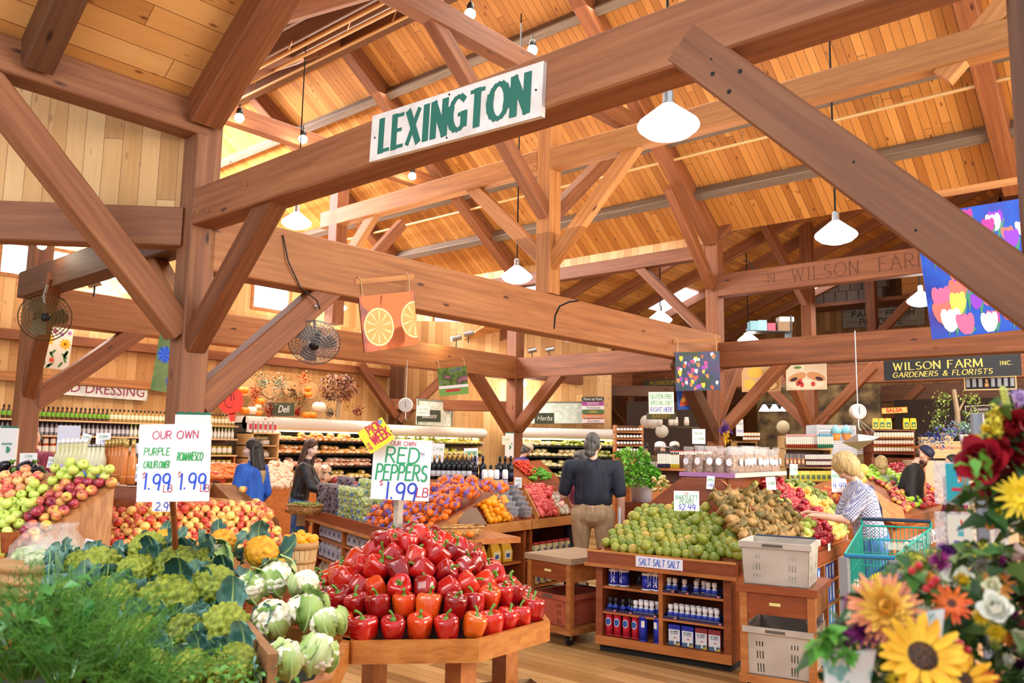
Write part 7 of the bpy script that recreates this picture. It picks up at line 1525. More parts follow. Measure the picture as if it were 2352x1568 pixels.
o.scale=(1,1,1);o.data.clear_geometry();mb=MB();mb.lathe([(.001,-.01),(L*.5,-.01),(L*.5,.009),(.001,.009)],24,M=Matrix.Translation((L*.5,Hh*.5,0)));me2=mb.mesh('apple_body',[C('d8382e')]);o.data=me2
# carrots, onions, peppers heap on a counter before the wall shelves
cn=thing('vegetable_counter','low wooden counter with carrots and onions along the left wall','display stand')
mb=MB();mb.slab((-12.95,4.0,0),(-12.2,8.8,.9));mb.build('counter_body',OAK,cn);mb=MB();mb.slab((-13.0,3.9,.9),(-12.15,8.9,.95));mb.build('counter_rim',PLY,cn)
mb=MB();mb.tube([(-.1,0,0),(-.08,0,0),(.1,0,0)],[.006,.02,.006],8);CT=mb.mesh('carrot_mesh',[C('f08a3c',.45,0,0,.2)])
for i in range(110):
    x=R.uniform(482,565);y=R.uniform(1066,1096);inst(CT,'carrot','orange carrot heaped left of the woman in the blue jacket','carrots on the counter','carrot',at(x,y,10.9-(y-1066)*.02),R.uniform(-.6,1.6)).rotation_euler=(0,R.uniform(-.3,.3),R.uniform(-.3,1.9))
for i in range(26): inst(ME['tom'][0],'red_pepper','small red vegetable heaped before the carrots','red vegetables before the carrots','vegetable',at(R.uniform(480,515),R.uniform(1086,1102),10.4),0,1.8)
ON=orb(.035,speckle('onion_skin',[(.3,'d89a6a'),(.6,'f0cdb0')],scale=5),.9,10)
for i in range(150):
    x=R.uniform(618,672);y=R.uniform(1060,1118);inst(ON,'bagged_onion','pale onion in the heap between the two women','onions between the two women','onion',at(x,y,12.1-(y-1060)*.01),0,R.uniform(.9,1.2))
goods('wrapped_loaf','clear wrapped loaf heaped right of the woman in the leather jacket','wrapped loaves','bread',[C('d8b89a',.3),C('f0e2d0'),C('c07050')],.16,.1,.1,[at(R.uniform(690,750),R.uniform(1080,1110),11.8) for _ in range(16)])
# kombucha and lemonade bottles behind the left apples
KB=[( 'tall amber drink bottle with gold foil neck behind the left apples','amber drink bottles',[[(.001,0),(.034,0),(.036,.1),(.036,.2),(.018,.26),(.015,.3)],[(.016,.29),(.017,.36),(.001,.361)],[(.0365,.06),(.0365,.062)]],[C('cf7a35',.12),GOLD,C('f0e8d8')],line(238,1108,280,1106,6.9,6.8,6)+line(285,1112,300,1112,6.6,6.6,2)),
('lemonade bottle with blue and white label behind the left apples','lemonade bottles',[[(.001,0),(.038,0),(.04,.18),(.018,.25),(.016,.29)],[(.017,.285),(.018,.31),(.001,.311)],[(.0405,.02),(.0405,.09)]],[C('dcd9b4',.1),STEEL,C('3f6fc8')],line(200,1106,230,1106,6.8,6.8,4)),
('yellow limonata bottle with purple label at the left of the bottle group','yellow bottles',[[(.001,0),(.038,0),(.04,.18),(.018,.25),(.016,.3)],[(.017,.3),(.02,.33),(.001,.331)],[(.0405,.04),(.0405,.12)]],[C('dcd9a8',.1),WHITE,C('c8b8d8')],line(130,1098,190,1098,7.2,7.0,7)+line(140,1090,195,1090,7.5,7.4,6)),
('white necked sparkling bottle with a dark body beside the double price board','white necked bottles',[[(.001,0),(.04,0),(.042,.16),(.02,.25),(.016,.28)],[(.017,.2),(.022,.34),(.001,.345)],[(.0425,.02),(.0425,.11)]],[C('1f2a3a',.15),WHITE,C('e8e4d0')],line(302,1114,322,1114,6.7,6.7,3))]
for lb,gp3,pr_,ms,pts in KB: row(bottle('drink_bottle',lb,gp3,pr_,ms),pts)
mb=MB();q=[at(118,1102,7.0),at(330,1116,6.5),at(330,1116,7.6),at(118,1096,8.0)];zt2=min(v.z for v in q);mb.hexa([Vector((p.x,p.y,.3)) for p in q],[Vector((p.x,p.y,1.27)) for p in q]);mb.build('bottle_riser',OAKD,label='wooden riser under the drink bottles at the left',cat='stand')
for x,y,w_,h_,d,l,tl in ((157,1008,52,62,7.8,'blank pale lilac card behind the bottles at the left',0),(197,1010,22,28,7.5,'tilted white card above the yellow bottles',-.25),(237,1008,34,28,7.3,'white card over the lemonade bottles reading 1.99',.03),(65,1053,40,26,8.6,'white card reading ZUCCHINI 2.49 with a coloured frame',.03),(118,1062,18,26,7.6,'narrow white card right of the zucchini card',-.15),(318,1085,14,40,6.6,'thin green lettered card at the left edge of the double price board',0)):
    card(x,y,w_,h_,d,[('CORN',0,.2,.7),('1.99',1,.25,.3)] if w_<50 else [],l,tilt=tl,bg=C('d9d9ea') if w_>50 else None)
# plastic bag rolls hung on posts
for (x0,y0,x1,y1,d,l,s) in ((0,983,38,1068,9.0,'white roll of printed produce bags at the left edge post',0),(404,953,482,1005,6.75,'white bag roll with green holder on the front post behind the price board',0),(1160,995,1180,1050,15.5,'white roll of produce bags on the centre post',0)):
    p0,p1=at(x0,y1,d),at(x1,y0,d);w_=(x1-x0)*d/F;h_=p1.z-p0.z;c=(p0+p1)/2
    t=thing('produce_bag_roll',l,'bags',(c.x,c.y,p0.z),YW)
    mb=MB();mb.hexa([(-w_/2,-.02,0),(w_/2,-.02,0),(w_/2,.02,0),(-w_/2,.02,0)],[(-w_/2,-.03,h_),(w_/2,-.03,h_),(w_/2,.02,h_),(-w_/2,.02,h_)]);mb.build('bags',C('e9ecee',.4),t)
    mb=MB()
    for k in range(4): mb.ball((-w_/2+w_*(k+.5)/4,0,h_+.005),(w_*.15,.025,.02),10,6)
    mb.build('green_holder',C('15664a'),t)
    m=MB();strokes(m,'WILSON FARM',0,h_*.55,h_*.05,h_*.008,0,0,center=True,sx=.6);ell(m,0,h_*.42,w_*.22,h_*.09,0,0);o=m.build('green_print',C('2f8a6a'),t);o.rotation_euler=(math.pi/2,0,0);o.location=(0,-.032,0)
    if s: pass
# =============== background right ===============
def shelf_unit(lab,x0,x1,ytop,ybot,d,ys,mat=OAK,nm='store_shelf',dep=.35):
    p,q=at(x0,ybot,d),at(x1,ybot,d);zt3=at(x0,ytop,d).z;u=(q-p);u.z=0;L=u.length;a=math.atan2(u.y,u.x);zb3=max(0,p.z)
    t=thing(nm,lab,'shelf',(p.x,p.y,0),a)
    for x in (0,L-.03): mb=MB();mb.slab((x,0,zb3),(x+.03,dep,zt3));mb.build('side_panel',mat,t)
    mb=MB();mb.slab((0,dep-.02,zb3),(L,dep,zt3));mb.build('back_panel',TIMD,t)
    for y in list(ys): z=at(x0,y,d).z;mb=MB();mb.slab((0,-.02,z-.025),(L,dep,z));mb.build('shelf_board',mat,t)
    mb=MB();mb.slab((.0,.02,0),(L,dep,max(.05,zb3)));mb.build('base',mat,t)
    return t
shelf_unit('spice rack with small wrapped packets left of the basil',1413,1478,975,1045,13.5,(990,1006,1021,1037))
JS=jar(C('8a5a3a',.3),C('e8e8ec'),.05,.022)
for yy in (990,1006,1021,1037): 
    for i in range(8): inst(JS,'spice_packet','tiny spice packet on the rack left of the basil','spice packets','packet',at(1420+i*7.4,yy,13.4),0,1.)
shelf_unit('drinks and jam shelf behind the granola bags',1803,1914,1000,1110,13.5,(1028,1071,1103),C('c9a36c'))
_jx=jar(C('a0452c',.2),C('d8a0a0'),.22,.0155)
for i in range(16): inst(_jx,'soda_bottle','reddish soda bottle on the shelf behind the granola','soda bottles','bottle',at(1808+i*4.6,1028,13.4))
_jg=jar(C('2a8a6a',.2),C('3a9ac0'),.22,.0155);_jm=jar(C('5a1f3a',.2),C('f0f0f4'),.1,.0142)
for i in range(8): inst(_jg,'water_bottle','green sparkling water bottle on the shelf behind the granola','green water bottles','bottle',at(1880+i*4.6,1028,13.3))
for r_ in range(2):
    for i in range(15): inst(_jm,'jam_jar','dark jam jar with white lid on the shelf behind the granola','jam jars','jar',at(1853+i*4.2-r_*2,1071-r_*13,13.3))
CHM=C('e6cf2c',.35);
goods('chip_bag','black and orange snack bag on the shelf right of the granola','dark snack bags','bag',[C('4a3430',.35),C('c8702a'),C('e8dcc0')],.06,.03,.2,[at(1808+i*9,1070,13.3) for i in range(5)],YW)
goods('chip_bag','yellow and green chip bag heaped under the jam shelf','yellow chips under the jam','bag',[CHM,C('4f9a3a'),C('8a3a6a')],.085,.03,.16,[at(1820+i*12,1104,13.2) for i in range(8)],YW)
# glass fridge with cupcakes
fr2=thing('glass_fridge','glass door fridge at the back with cupcake signs in front','fridge',at(1923,1042,16.5)*1,YW)
fz=at(1923,1042,16.5).z;mb=MB()
for a,b in (((-.4,0,-fz),(-.36,.6,.58)),((.36,0,-fz),(.4,.6,.58)),((-.36,0,.5),(.36,.6,.58)),((-.36,.55,-fz),(.36,.6,.5)),((-.02,0,-fz),(.02,.03,.5))): mb.slab(a,b)
mb.build('cabinet',C('c8ccd2',.4),fr2);mb=MB();mb.slab((-.36,.01,-fz+.1),(.36,.015,.5));mb.build('glass_door',film('door_glass','dfe8f0',.35),fr2);mb=MB();mb.slab((-.3,.1,.46),(.3,.14,.48));mb.build('light_strip',C('f4f8ff',.3,0,6),fr2)
mb=MB();mb.lathe([(.04,0),(.06,.09)],12);mb.lathe([(.065,.09,1),(.06,.13,1),(.03,.17,1),(.001,.2,1)],12);CUP=mb.mesh('cupcake_mesh',[C('f0963a'),C('8ad0e0')])
for x,l in ((1920,'blue topped cupcake decoration before the fridge'),(1945,'second cupcake decoration before the fridge')): inst(CUP,'cupcake_decoration',l,None,'decoration',at(x,1012,15.0),0,1.5)
for i in range(3):
    mb=MB() if i==0 else None
    if i==0:
        for k in range(7): mb.slab((-.16,-.1,k*.035),(.16,.1,k*.035+.025));
        WB=mb.mesh('white_box_mesh',[C('e0e4ee')])
for i in range(4): inst(WB,'white_food_box','stack of white food containers below the cupcakes','white container stacks','box',at(1918+i*13,1042,14.8),YW)
shelf_unit('red brown salsa shelf with rows of jars under the SALSA sign',2003,2103,985,1050,14.5,(985,1006,1022,1039),OAKD)
for zi,yy in enumerate((1006,1022,1039)):
    me=jar(C(('d8a860','c85a3a','8a3a2a')[zi],.25),C(('e8e0c8','2a2a2a','c8a04a')[zi]),.1,.024)
    for i in range(14): inst(me,'salsa_jar','small salsa jar on row %s under the SALSA sign'%('one','two','three')[zi],'salsa jars row %s'%('one','two','three')[zi],'jar',at(2010+i*6.6,yy,14.3))
goods('chip_bag','yellow chip bag lettered in green standing on the salsa shelf','chip bags on the salsa shelf','bag',[CHM,C('2a7a6a'),C('e6cf2c')],.105,.03,.19,[at(x,985,14.4) for x in (2011,2026,2041,2082,2098)],YW)
mb=MB();mb.hexa([(-.07,-.05,0),(.07,-.05,0),(.07,.05,0),(-.07,.05,0)],[(-.085,-.06,.06),(.085,-.06,.06),(.085,.06,.06),(-.085,.06,.06)]);mb.slab((-.09,-.065,.06),(.09,.065,.068),1);CHS=mb.mesh('cheese_tub',[C('cdb88a'),C('e8dcc0')])
for c_ in range(7):
    for k in range(R.choice((4,5,5,6))): inst(CHS,'cheese_container','stacked cheese container on the counter of the cheese shop','cheese containers','container',at(2126+c_*17,1052,13.6)+Vector((0,0,k*.07)),YW)
mb=MB();q=at(2110,1056,13.4);q2=at(2330,1062,13.2);u=(q2-q);a=math.atan2(u.y,u.x);mb.slab((0,0,0),(u.length,.8,q.z-.01));mb.build('cheese_counter',C('d8c4a0'),loc=(q.x,q.y,0),rz=a,label='pale counter of the cheese shop at the right',cat='counter')
# card in the background and more signs
card(1519,925,58,50,13.0,[('GLUTEN FREE',0,.2,.8),('SPECIAL DIET',0,.18,.5),('RIGHT HERE',1,.2,.2)],'cream hand lettered sign reading GLUTEN FREE SPECIAL DIET RIGHT HERE',bg=C('eee9da'),tilt=.02)
simple_sign('olive board reading BAKERY behind the gluten free sign',[(1485,948),(1553,948),(1485,963)],lambda x,y:at(x,y,15.5),C('5a5a3c',.7),C('b89a3a'),'BAKERY',.8)
card(1605,1002,30,34,12.8,[('BREAD',0,.15,.7),('TO SHARE',0,.15,.35)],'white card by the foot of the tulip banner post')
card(1699,982,17,38,15.,[('SALAD',0,.12,.75),('BAR',1,.15,.3)],'narrow tall white card at the bakery counter')
card(1163,1011,20,20,14.5,[('EVERY',0,.2,.6)],'small cream card on the centre post',bg=C('e9e2cc'))
for x,y,l,b in ((1622,988,'yellow and purple flower bow tied to the far post',0),):
    foliage('flower_bow',60,lambda rr:(Vector((rr.gauss(0,.03),rr.gauss(0,.03),rr.gauss(0,.05))),Vector((1,-1,0))),.09,[C('4a2a9a'),C('3a2080')],None,3,loc=at(1664,985,13.6),label=l,cat='decoration');foliage('flower_bow',50,lambda rr:(Vector((rr.gauss(0,.03),rr.gauss(0,.03),rr.gauss(0,.05))),Vector((1,-1,0))),.08,[C('e8b820')],None,4,loc=at(1665,1003,13.5),label='yellow sunflower below the purple bow on the far post',cat='decoration')
# plates and jugs on the bakery shelf
mb=MB();mb.slab((0,0,-.02),(1.7,.25,0));p=at(1478,978,17.5);mb.build('bakery_shelf',C('5a5230'),loc=p,rz=YW,label='dark green shelf with white jugs at the bakery',cat='shelf')
mb=MB();mb.lathe([(.001,0),(.05,0),(.055,.1),(.04,.16),(.045,.18)],12);JG=mb.mesh('jug_mesh',[C('e6e2d8')])
for i,x in enumerate((1516,1541,1552,1577)): inst(JG,'white_jug','white jug on the dark bakery shelf','white jugs','jug',at(x,977,17.4))
for i,(x,y,l) in enumerate(((1485,968,'round white plate leaning on the bakery shelf'),(1499,969,'second round white plate on the bakery shelf'),(1520,990,'white plate hanging below the bakery shelf'),(1798,980,'round woven platter on the back wall near the triple lamp'))):
    mb=MB();mb.lathe([(.001,0),(.1,.0),(.14,.012),(.14,.018),(.001,.01)],20);o=mb.build('round_plate',C('d8d4cc') if i<3 else C('b8a888'),loc=at(x,y,17.4),label=l,cat='plate');o.rotation_euler=(-FW).to_track_quat('Z','Y').to_euler()
p=at(1440,1000,18.6);mb=MB();mb.slab((0,0,-p.z),(2.1,.06,.78));mb.build('wall_partition',C('33241a',.9),loc=p,rz=YW,kind='structure')
# stone wall and a dark sheet painted for the shade in the bakery openings
mb=MB();mb.slab((0,0,0),(3.2,.15,3.6));mb.build('wall_stone',speckle('stone_wall',[(.35,'3a2e20'),(.5,'6a5638'),(.65,'8d7650')],scale=3,rough=.9,detail=2,bump=.6),loc=(-9.6,21.2,0),kind='structure')
mb=MB();mb.slab((0,0,0),(7.5,.1,3.0));mb.build('wall_opening_shade',C('2a1d14',.9),loc=(-6.3,22.0,0),kind='structure')
shelf_unit('small table with copper tins at the bakery',1690,1740,1012,1050,15.5,(1013,),C('9a7440'))
_cp=jar(C('b8742a',.3,.5),C('d89a4a',.3,.5),.08,.045)
for i in range(10): inst(_cp,'copper_tin','copper coloured tin stacked at the bakery','copper tins','tin',at(1712+(i%5)*7,1012-(i//5)*9,15.4))
# dark jars and bottles between basil and granola
shelf_unit('low wooden shelf of oils and spreads behind the basil',1455,1610,1045,1110,11.5,(1075,),OAK)
_w=jar(C('d8d0c0',.3),C('2a2a3a'),.11,.018);_o=jar(C('20284a',.2),BLACK,.24,.012);_y=jar(C('c8b02a',.2),BLACK,.22,.012);_r=jar(C('5a1a24',.2),C('c02a3a'),.09,.02)
for i in range(7): inst(_w,'spread_jar','pale spread jar with dark lid behind the basil','pale spread jars','jar',at(1470+i*6.4,1075,11.4))
for i in range(7): inst(_o,'oil_bottle','slim dark blue oil bottle left of the granola','slim dark blue bottles','bottle',at(1512+i*4.3,1075,11.3))
for i in range(5): inst(_y,'oil_bottle','slim yellow oil bottle left of the granola','slim yellow bottles','bottle',at(1541+i*4.3,1075,11.3))
for i in range(15): inst(_r,'red_jar','red lidded jar in the row behind the granola bags','red lidded jars','jar',at(1540+i*6.5,1048,12.5))
mb=MB();mb.slab((-.5,-.1,0),(1.2,.25,at(1560,1048,12.5).z-.002));p=at(1560,1048,12.6);mb.build('jar_table',OAKD,loc=(p.x,p.y,0),rz=YW,label='dark table carrying the red lidded jars behind the granola',cat='table')
# loft crates and shelf above the carved beam
mb=MB();mb.slab((-9,23.0,5.75),(-4,23.9,5.85));mb.build('loft_shelf',TIM,label='loft shelf high on the back wall carrying crates',cat='shelf')
mb=MB();mb.slab((0,0,0),(.3,.35,.3));CRT=mb.mesh('crate_mesh',[C('6e5e50',.8,0,0,.3)]);mb=MB();mb.slab((0,0,0),(.42,.35,.3));CB2=mb.mesh('carton_mesh',[C('b8793c',.7,0,0,.2)])
for k in range(3):
    for i in range(6): inst(CRT,'wooden_crate','grey brown crate stacked on the loft shelf','crates on the loft','crate',(-8.7+i*.32+(k%2)*.1,23.1,5.85+k*.31))
for k in range(2):
    for i in range(4): inst(CB2,'carton','tan carton on the loft shelf right of the post','cartons on the loft','box',(-6.3+i*.45,23.1,5.85+k*.31))
mb=MB();p=at(1720,760,17);mb.slab((0,0,0),(.9,.4,.02));mb.slab((.88,0,-.4),(.9,.4,.35));mb.build('supply_rack',BLACK,loc=p,rz=YW,label='black wire rack with supplies above the lower beam',cat='rack')
for i,(dx,c_,h_) in enumerate(((.05,'8ac0d0',.2),(.22,'9ad0d8',.22),(.4,'c04a6a',.16),(.62,'8a6a4a',.2),(.66,'e0dcd8',.1))):
    mb=MB();mb.slab((0,0,0),(.17 if i<3 else .3,.25,h_));mb.build('supply_box',C(c_),loc=p+Vector((math.cos(YW)*dx-.02,math.sin(YW)*dx+.02,.021+(.2 if i==4 else 0))),rz=YW,label=('pale blue pack at the left of the black rack','second pale blue pack on the black rack','pink pack in the middle of the black rack','brown carton on the black rack','white carton on top of the brown one on the rack')[i],cat='box')
# tree and flowers at the cheese shop
t=thing('potted_tree','bushy artificial tree rising in front of the cheese shop','plant',at(2200,1000,11.5))
mb=MB();mb.tube([(0,0,0),(.01,0,.3),(-.02,0,.65)],[.05,.035,.03],8);mb.tube([(0,0,.3),(.1,.05,.5)],[.025,.01],6);mb.build('trunk',C('9a8264'),t)
foliage('foliage',420,lambda rr:((Vector(rr.choice(((-.18,-.1,.3),(.16,.12,.28),(-.14,-.12,.5),(.15,.13,.5),(-.22,-.16,.12))))+Vector((rr.gauss(0,.06),rr.gauss(0,.06),rr.gauss(0,.05))),Vector((0,0,1)))),.05,[C('4a6a24'),C('7f9a3c'),C('a8b85a')],t,8)
for x,y,c_,l in ((2182,995,['4a5ac0','8a8ae0','5a8a5a'],'purple blue flower bunch before the cheese shop'),(2150,1010,['1f3a8a','2a4aa0'],'dark blue flower bunch on the cheese counter'),(2215,985,['6a9a9a','4a7a7a','8ab0a0'],'grey green plant in a white pot before the cheese shop'),(2240,985,['7a8a3a','5a6a2a','b8a060'],'olive leafed bunch right of the white pot')):
    foliage('flower_bunch',160,lambda rr:(Vector((rr.gauss(0,.09),rr.gauss(0,.09),rr.gauss(0,.06))),Vector((0,0,1))),.05,[C(q_) for q_ in c_],None,9,loc=at(x,y,11.3),label=l,cat='flowers')
mb=MB();mb.lathe([(.001,0),(.05,0),(.06,.12),(.055,.12)],14);mb.build('white_pot',C('e8e6da'),loc=at(2215,1018,11.2),label='small white pot on the cheese counter',cat='pot')
mb=MB();q=at(2130,1022,11.6);mb.slab((0,0,q.z-.05),(1.1,.5,q.z-.01));mb.slab((.02,.2,0),(.06,.26,q.z-.05));mb.slab((1.04,.2,0),(1.08,.26,q.z-.05));mb.build('plant_stand',OAK,loc=(q.x,q.y,0),rz=YW,label='dark stand under the plants at the right',cat='stand')
# grater board
o,L,Hh=px_plaque('grater_poster','dark framed poster with a row of steel graters below the black farm sign','poster',[(2214,866),(2335,862),(2215,897)],lambda x,y:ony(x,y,14.0),.02,C('1e1c2a',.5))
mb=MB()
for i in range(8): x=L*(.08+.12*i);mb.slab((x-L*.035,Hh*.25,0),(x+L*.035,Hh*(.85 if i!=3 else .5),.006),1 if i==3 else 0);mb.slab((x-L*.02,Hh*.55,0),(x+L*.02,Hh*.8,.008),1 if i==3 else 0)
mb.build('printed_graters',[C('a8b0b8'),C('d8a868')],o)
mb=MB();t_=.02
for a,b in (((0,0),(L,t_)),((0,Hh-t_),(L,Hh)),((0,t_),(t_,Hh-t_)),((L-t_,t_),(L,Hh-t_))): mb.slab((a[0],a[1],0),(b[0],b[1],.006))
mb.build('frame',C('d8c08a'),o)
# =============== people ===============
def blob(caps,balls,name,mat,parent,vox=.012,smooth=2,loc=None):
    """limbs as tapered capsules and ellipsoids melted into one continuous surface"""
    mb=MB()
    for p0,r0,p1,r1 in caps:
        p0,p1=Vector(p0),Vector(p1)
        mb.tube([p0,p1],[r0,r1],12);mb.ball(p0,r0,12,8);mb.ball(p1,r1,12,8)
    for c,r in balls: mb.ball(c,r,16,12)
    me=mb.mesh('t',[mat]);o=bpy.data.objects.new('t',me);COL.objects.link(o)
    m=o.modifiers.new('r','REMESH');m.mode='VOXEL';m.voxel_size=vox;m.use_smooth_shade=True
    m=o.modifiers.new('s','SMOOTH');m.iterations=smooth;m.factor=.6
    me2=bpy.data.meshes.new_from_object(o.evaluated_get(bpy.context.evaluated_depsgraph_get()));bpy.data.objects.remove(o)
    me2.materials.clear();me2.materials.append(mat);me2.polygons.foreach_set('use_smooth',[True]*len(me2.polygons))
    q=bpy.data.objects.new(name,me2);COL.objects.link(q)
    if parent is not None: q.parent=parent
    return q
SKIN=speckle('skin_light',[(.3,'d9a48a'),(.7,'ecc0a8')],scale=5,rough=.5);SKP=speckle('skin_pale',[(.3,'e6bfae'),(.7,'f6dccd')],scale=5,rough=.5)
def cloth(n,a,b,sc=9,st=(1,1,.4),bump=.7): return speckle(n,[(.35,a),(.65,b)],scale=sc,rough=.75,bump=bump,stretch=st,dist=1)
def person(label,feet,face,h=1.7,lean=0.,hy=0.,hp=0.,aL=None,aR=None,top=None,topm=None,sleeve=1.,botm=None,hair=None,skin=None,build=1.,vox=.011,female=True,step=.0,extra=None,fingers=True,twist=0.):
    """local frame: x to the person's right, y forward, z up; aL/aR = (elbow, wrist) offsets from the shoulder; hy/hp head yaw and pitch"""
    skin=skin or SKIN;t=thing('person',label,'person',feet,face);k=h/1.7;s=build
    Lr=Matrix.Rotation(-lean,4,'X');hip=Vector((0,0,.92*k))
    def up(v): return hip+(Lr@Vector(v))
    sw=(.165 if female else .195)*k*s;hw=.095*k*s
    chest=up((0,.0,.36*k));waist=up((0,0,.14*k));nb=up((0,-.01*k,.53*k));nt=up((0,.015*k,.60*k))
    caps=[];balls=[]
    tor=[(hip,.125*k*s,waist,.105*k*s if female else .13*k*s),(waist,.105*k*s if female else .13*k*s,chest,.12*k*s)]
    for sx in (-1,1):
        S=up((sx*sw,0,.46*k));tor.append((up((sx*.05*k,0,.4*k)),.105*k*s,up((sx*sw*.72,0,.44*k)),.07*k*s));tor.append((up((sx*.05*k,.0,.06*k)),.1*k*s,up((sx*.07*k,0,.36*k)),.095*k*s))
    caps+=[(a,r-.006,b,q-.006) for a,r,b,q in tor]
    caps.append((nb,.052*k,nt,.047*k))
    HM=Matrix.Translation(nt+Vector((0,0,.0)))@Lr@Matrix.Rotation(hy,4,'Z')@Matrix.Rotation(hp,4,'X')
    def H_(x,y,z): return HM@Vector((x*k,y*k,z*k))
    hb=[((0,.0,.115),(.074,.092,.095)),((0,.025,.065),(.058,.062,.07)),((0,.05,.02),(.03,.03,.022)),((0,.094,.062),(.011,.017,.017)),((0,.088,.085),(.008,.012,.025)),((-.077,0,.075),(.01,.02,.03)),((.077,0,.075),(.01,.02,.03)),((0,.078,.032),(.022,.014,.009)),((-.036,.068,.06),(.024,.02,.024)),((.036,.068,.06),(.024,.02,.024))]
    balls+=[(H_(*c),tuple(v*k for v in r)) for c,r in hb]
    arms={}
    for sx,A in ((-1,aL),(1,aR)):
        S=up((sx*sw,0,.45*k));A=A or ((sx*.05,-.02,-.28),(sx*.07,.06,-.53));E=S+Vector(A[0])*k;Wr=S+Vector(A[1])*k;arms[sx]=(S,E,Wr)
        caps+=[(S,.05*k*s,E,.038*k*s),(E,.037*k*s,Wr,.025*k)]
        d=(Wr-E).normalized();pl=Wr+d*.05*k;sd=d.cross(Vector((0,0,1)));sd=sd.normalized() if sd.length>.1 else Vector((0,1,0))
        nrm=sd.cross(d);caps.append((Wr,.024*k,pl,.02*k));caps.append((pl-sd*.022*k,.013*k,pl+sd*.022*k,.013*k));caps.append((Wr+d*.02-sd*.015,.013*k,pl+sd*.02*k,.013*k))
        if fingers:
            for f in range(4):
                b=pl+sd*(f-1.5)*.017*k+d*.012*k;L=(.036,.043,.04,.032)[f]*k;m_=b+d*L*.9-nrm*L*.35;caps+=[(b,.0085*k,m_,.008*k),(m_,.008*k,m_+d*L*.35-nrm*L*.7,.007*k)]
            tb=Wr+d*.025*k+sd*.02*k;caps+=[(tb,.011*k,tb+d*.028*k+sd*.022*k-nrm*.01,.009*k),(tb+d*.028*k+sd*.022*k-nrm*.01,.009*k,tb+d*.052*k+sd*.02*k-nrm*.018,.0075*k)]
    legs=[]
    for sx in (-1,1):
        hj=Vector((sx*hw,0,.88*k));kn=Vector((sx*hw*1.05,(.03+step*sx)*k,.48*k));an=Vector((sx*hw*1.05,step*sx*.6-.02,.08*k));legs.append((hj,kn,an))
        caps+=[(hj,.075*k*s,kn,.05*k),(kn,.05*k,an,.034*k),(an,.034*k,an+Vector((0,.12*k,-.05*k)),.03*k)]
    blob(caps,balls,'body',skin,t,vox=min(vox,.0105) if fingers else vox)
    # eyes, brows, lips
    for sx in (-1,1):
        mb=MB();mb.ball(H_(sx*.031,.074,.082),(.012*k,.009*k,.0075*k),8,6,0);c=H_(sx*.031,.0815,.082);mb.ball(c,(.0055*k,.004*k,.006*k),8,6,1);mb.build('eye',[C('eeeae6',.3),C('1c120e',.2)],t)
        mb=MB();mb.tube([H_(sx*.016,.089,.099),H_(sx*.033,.087,.104),H_(sx*.05,.076,.099)],[.003*k,.0035*k,.002*k],5);mb.build('eyebrow',C('3a261a',.8),t)
    mb=MB();mb.tube([H_(-.021,.083,.034),H_(-.008,.0935,.037),H_(.008,.0935,.037),H_(.021,.083,.034)],[.002*k,.0055*k,.0055*k,.002*k],6);mb.build('lips',C('b8606a',.4),t)
    # clothes
    e=.012
    if topm:
        cp=[(a,r+e,b,q+e) for a,r,b,q in tor];cp[0]=(up((0,0,(.13 if top=='polo_shirt' else .08)*k)),tor[0][1]+e-.012,tor[0][2],tor[0][3]+e);cp.append((up((0,0,.5*k)),.062*k,up((0,0,.53*k)),.058*k))
        hem=up((0,0,(.13 if top=='polo_shirt' else .07)*k));cp.append((hem+Vector((-.05*k*s,0,0)),.11*k*s+e,hem+Vector((.05*k*s,0,0)),.11*k*s+e))
        for sx in (-1,1):
            S,E,Wr=arms[sx];m_=E if sleeve>=.5 else S+(E-S)*min(1,sleeve*2)
            cp.append((S,.062*k*s+e*.6,m_,.05*k*s+e*.8));
            if sleeve>.5: cp.append((E,.047*k*s+e*.8,E+(Wr-E)*((sleeve-.5)*2),.036*k+e*.8))
        blob(cp,[],top or 'shirt',topm,t,vox=vox+.002)
    if botm:
        cp=[(Vector((-.045*k*s,0,.9*k)),.116*k*s+e,Vector((.045*k*s,0,.9*k)),.116*k*s+e),(Vector((-.035*k*s,0,.96*k)),.112*k*s+e,Vector((.035*k*s,0,.96*k)),.112*k*s+e)]
        for hj,kn,an in legs: cp+=[(hj,.088*k*s+e,kn,.062*k+e),(kn,.062*k+e,an,.05*k+e)]
        blob(cp,[],'trousers',botm,t,vox=vox+.003)
        for hj,kn,an in legs: blob([(an+Vector((0,-.03,-.045*k)),.035*k,an+Vector((0,.13*k,-.05*k)),.035*k)],[],'shoe',C('2a2624',.5),t,vox=.012)
    if hair: hair(t,H_,k,up)
    if extra: extra(t,H_,k,up,arms,hip)
    return t
def hair_mat(n,a,b,c): return speckle(n,[(.3,a),(.55,b),(.75,c)],scale=26,rough=.45,bump=.9,stretch=(3,3,.25),dist=.5)
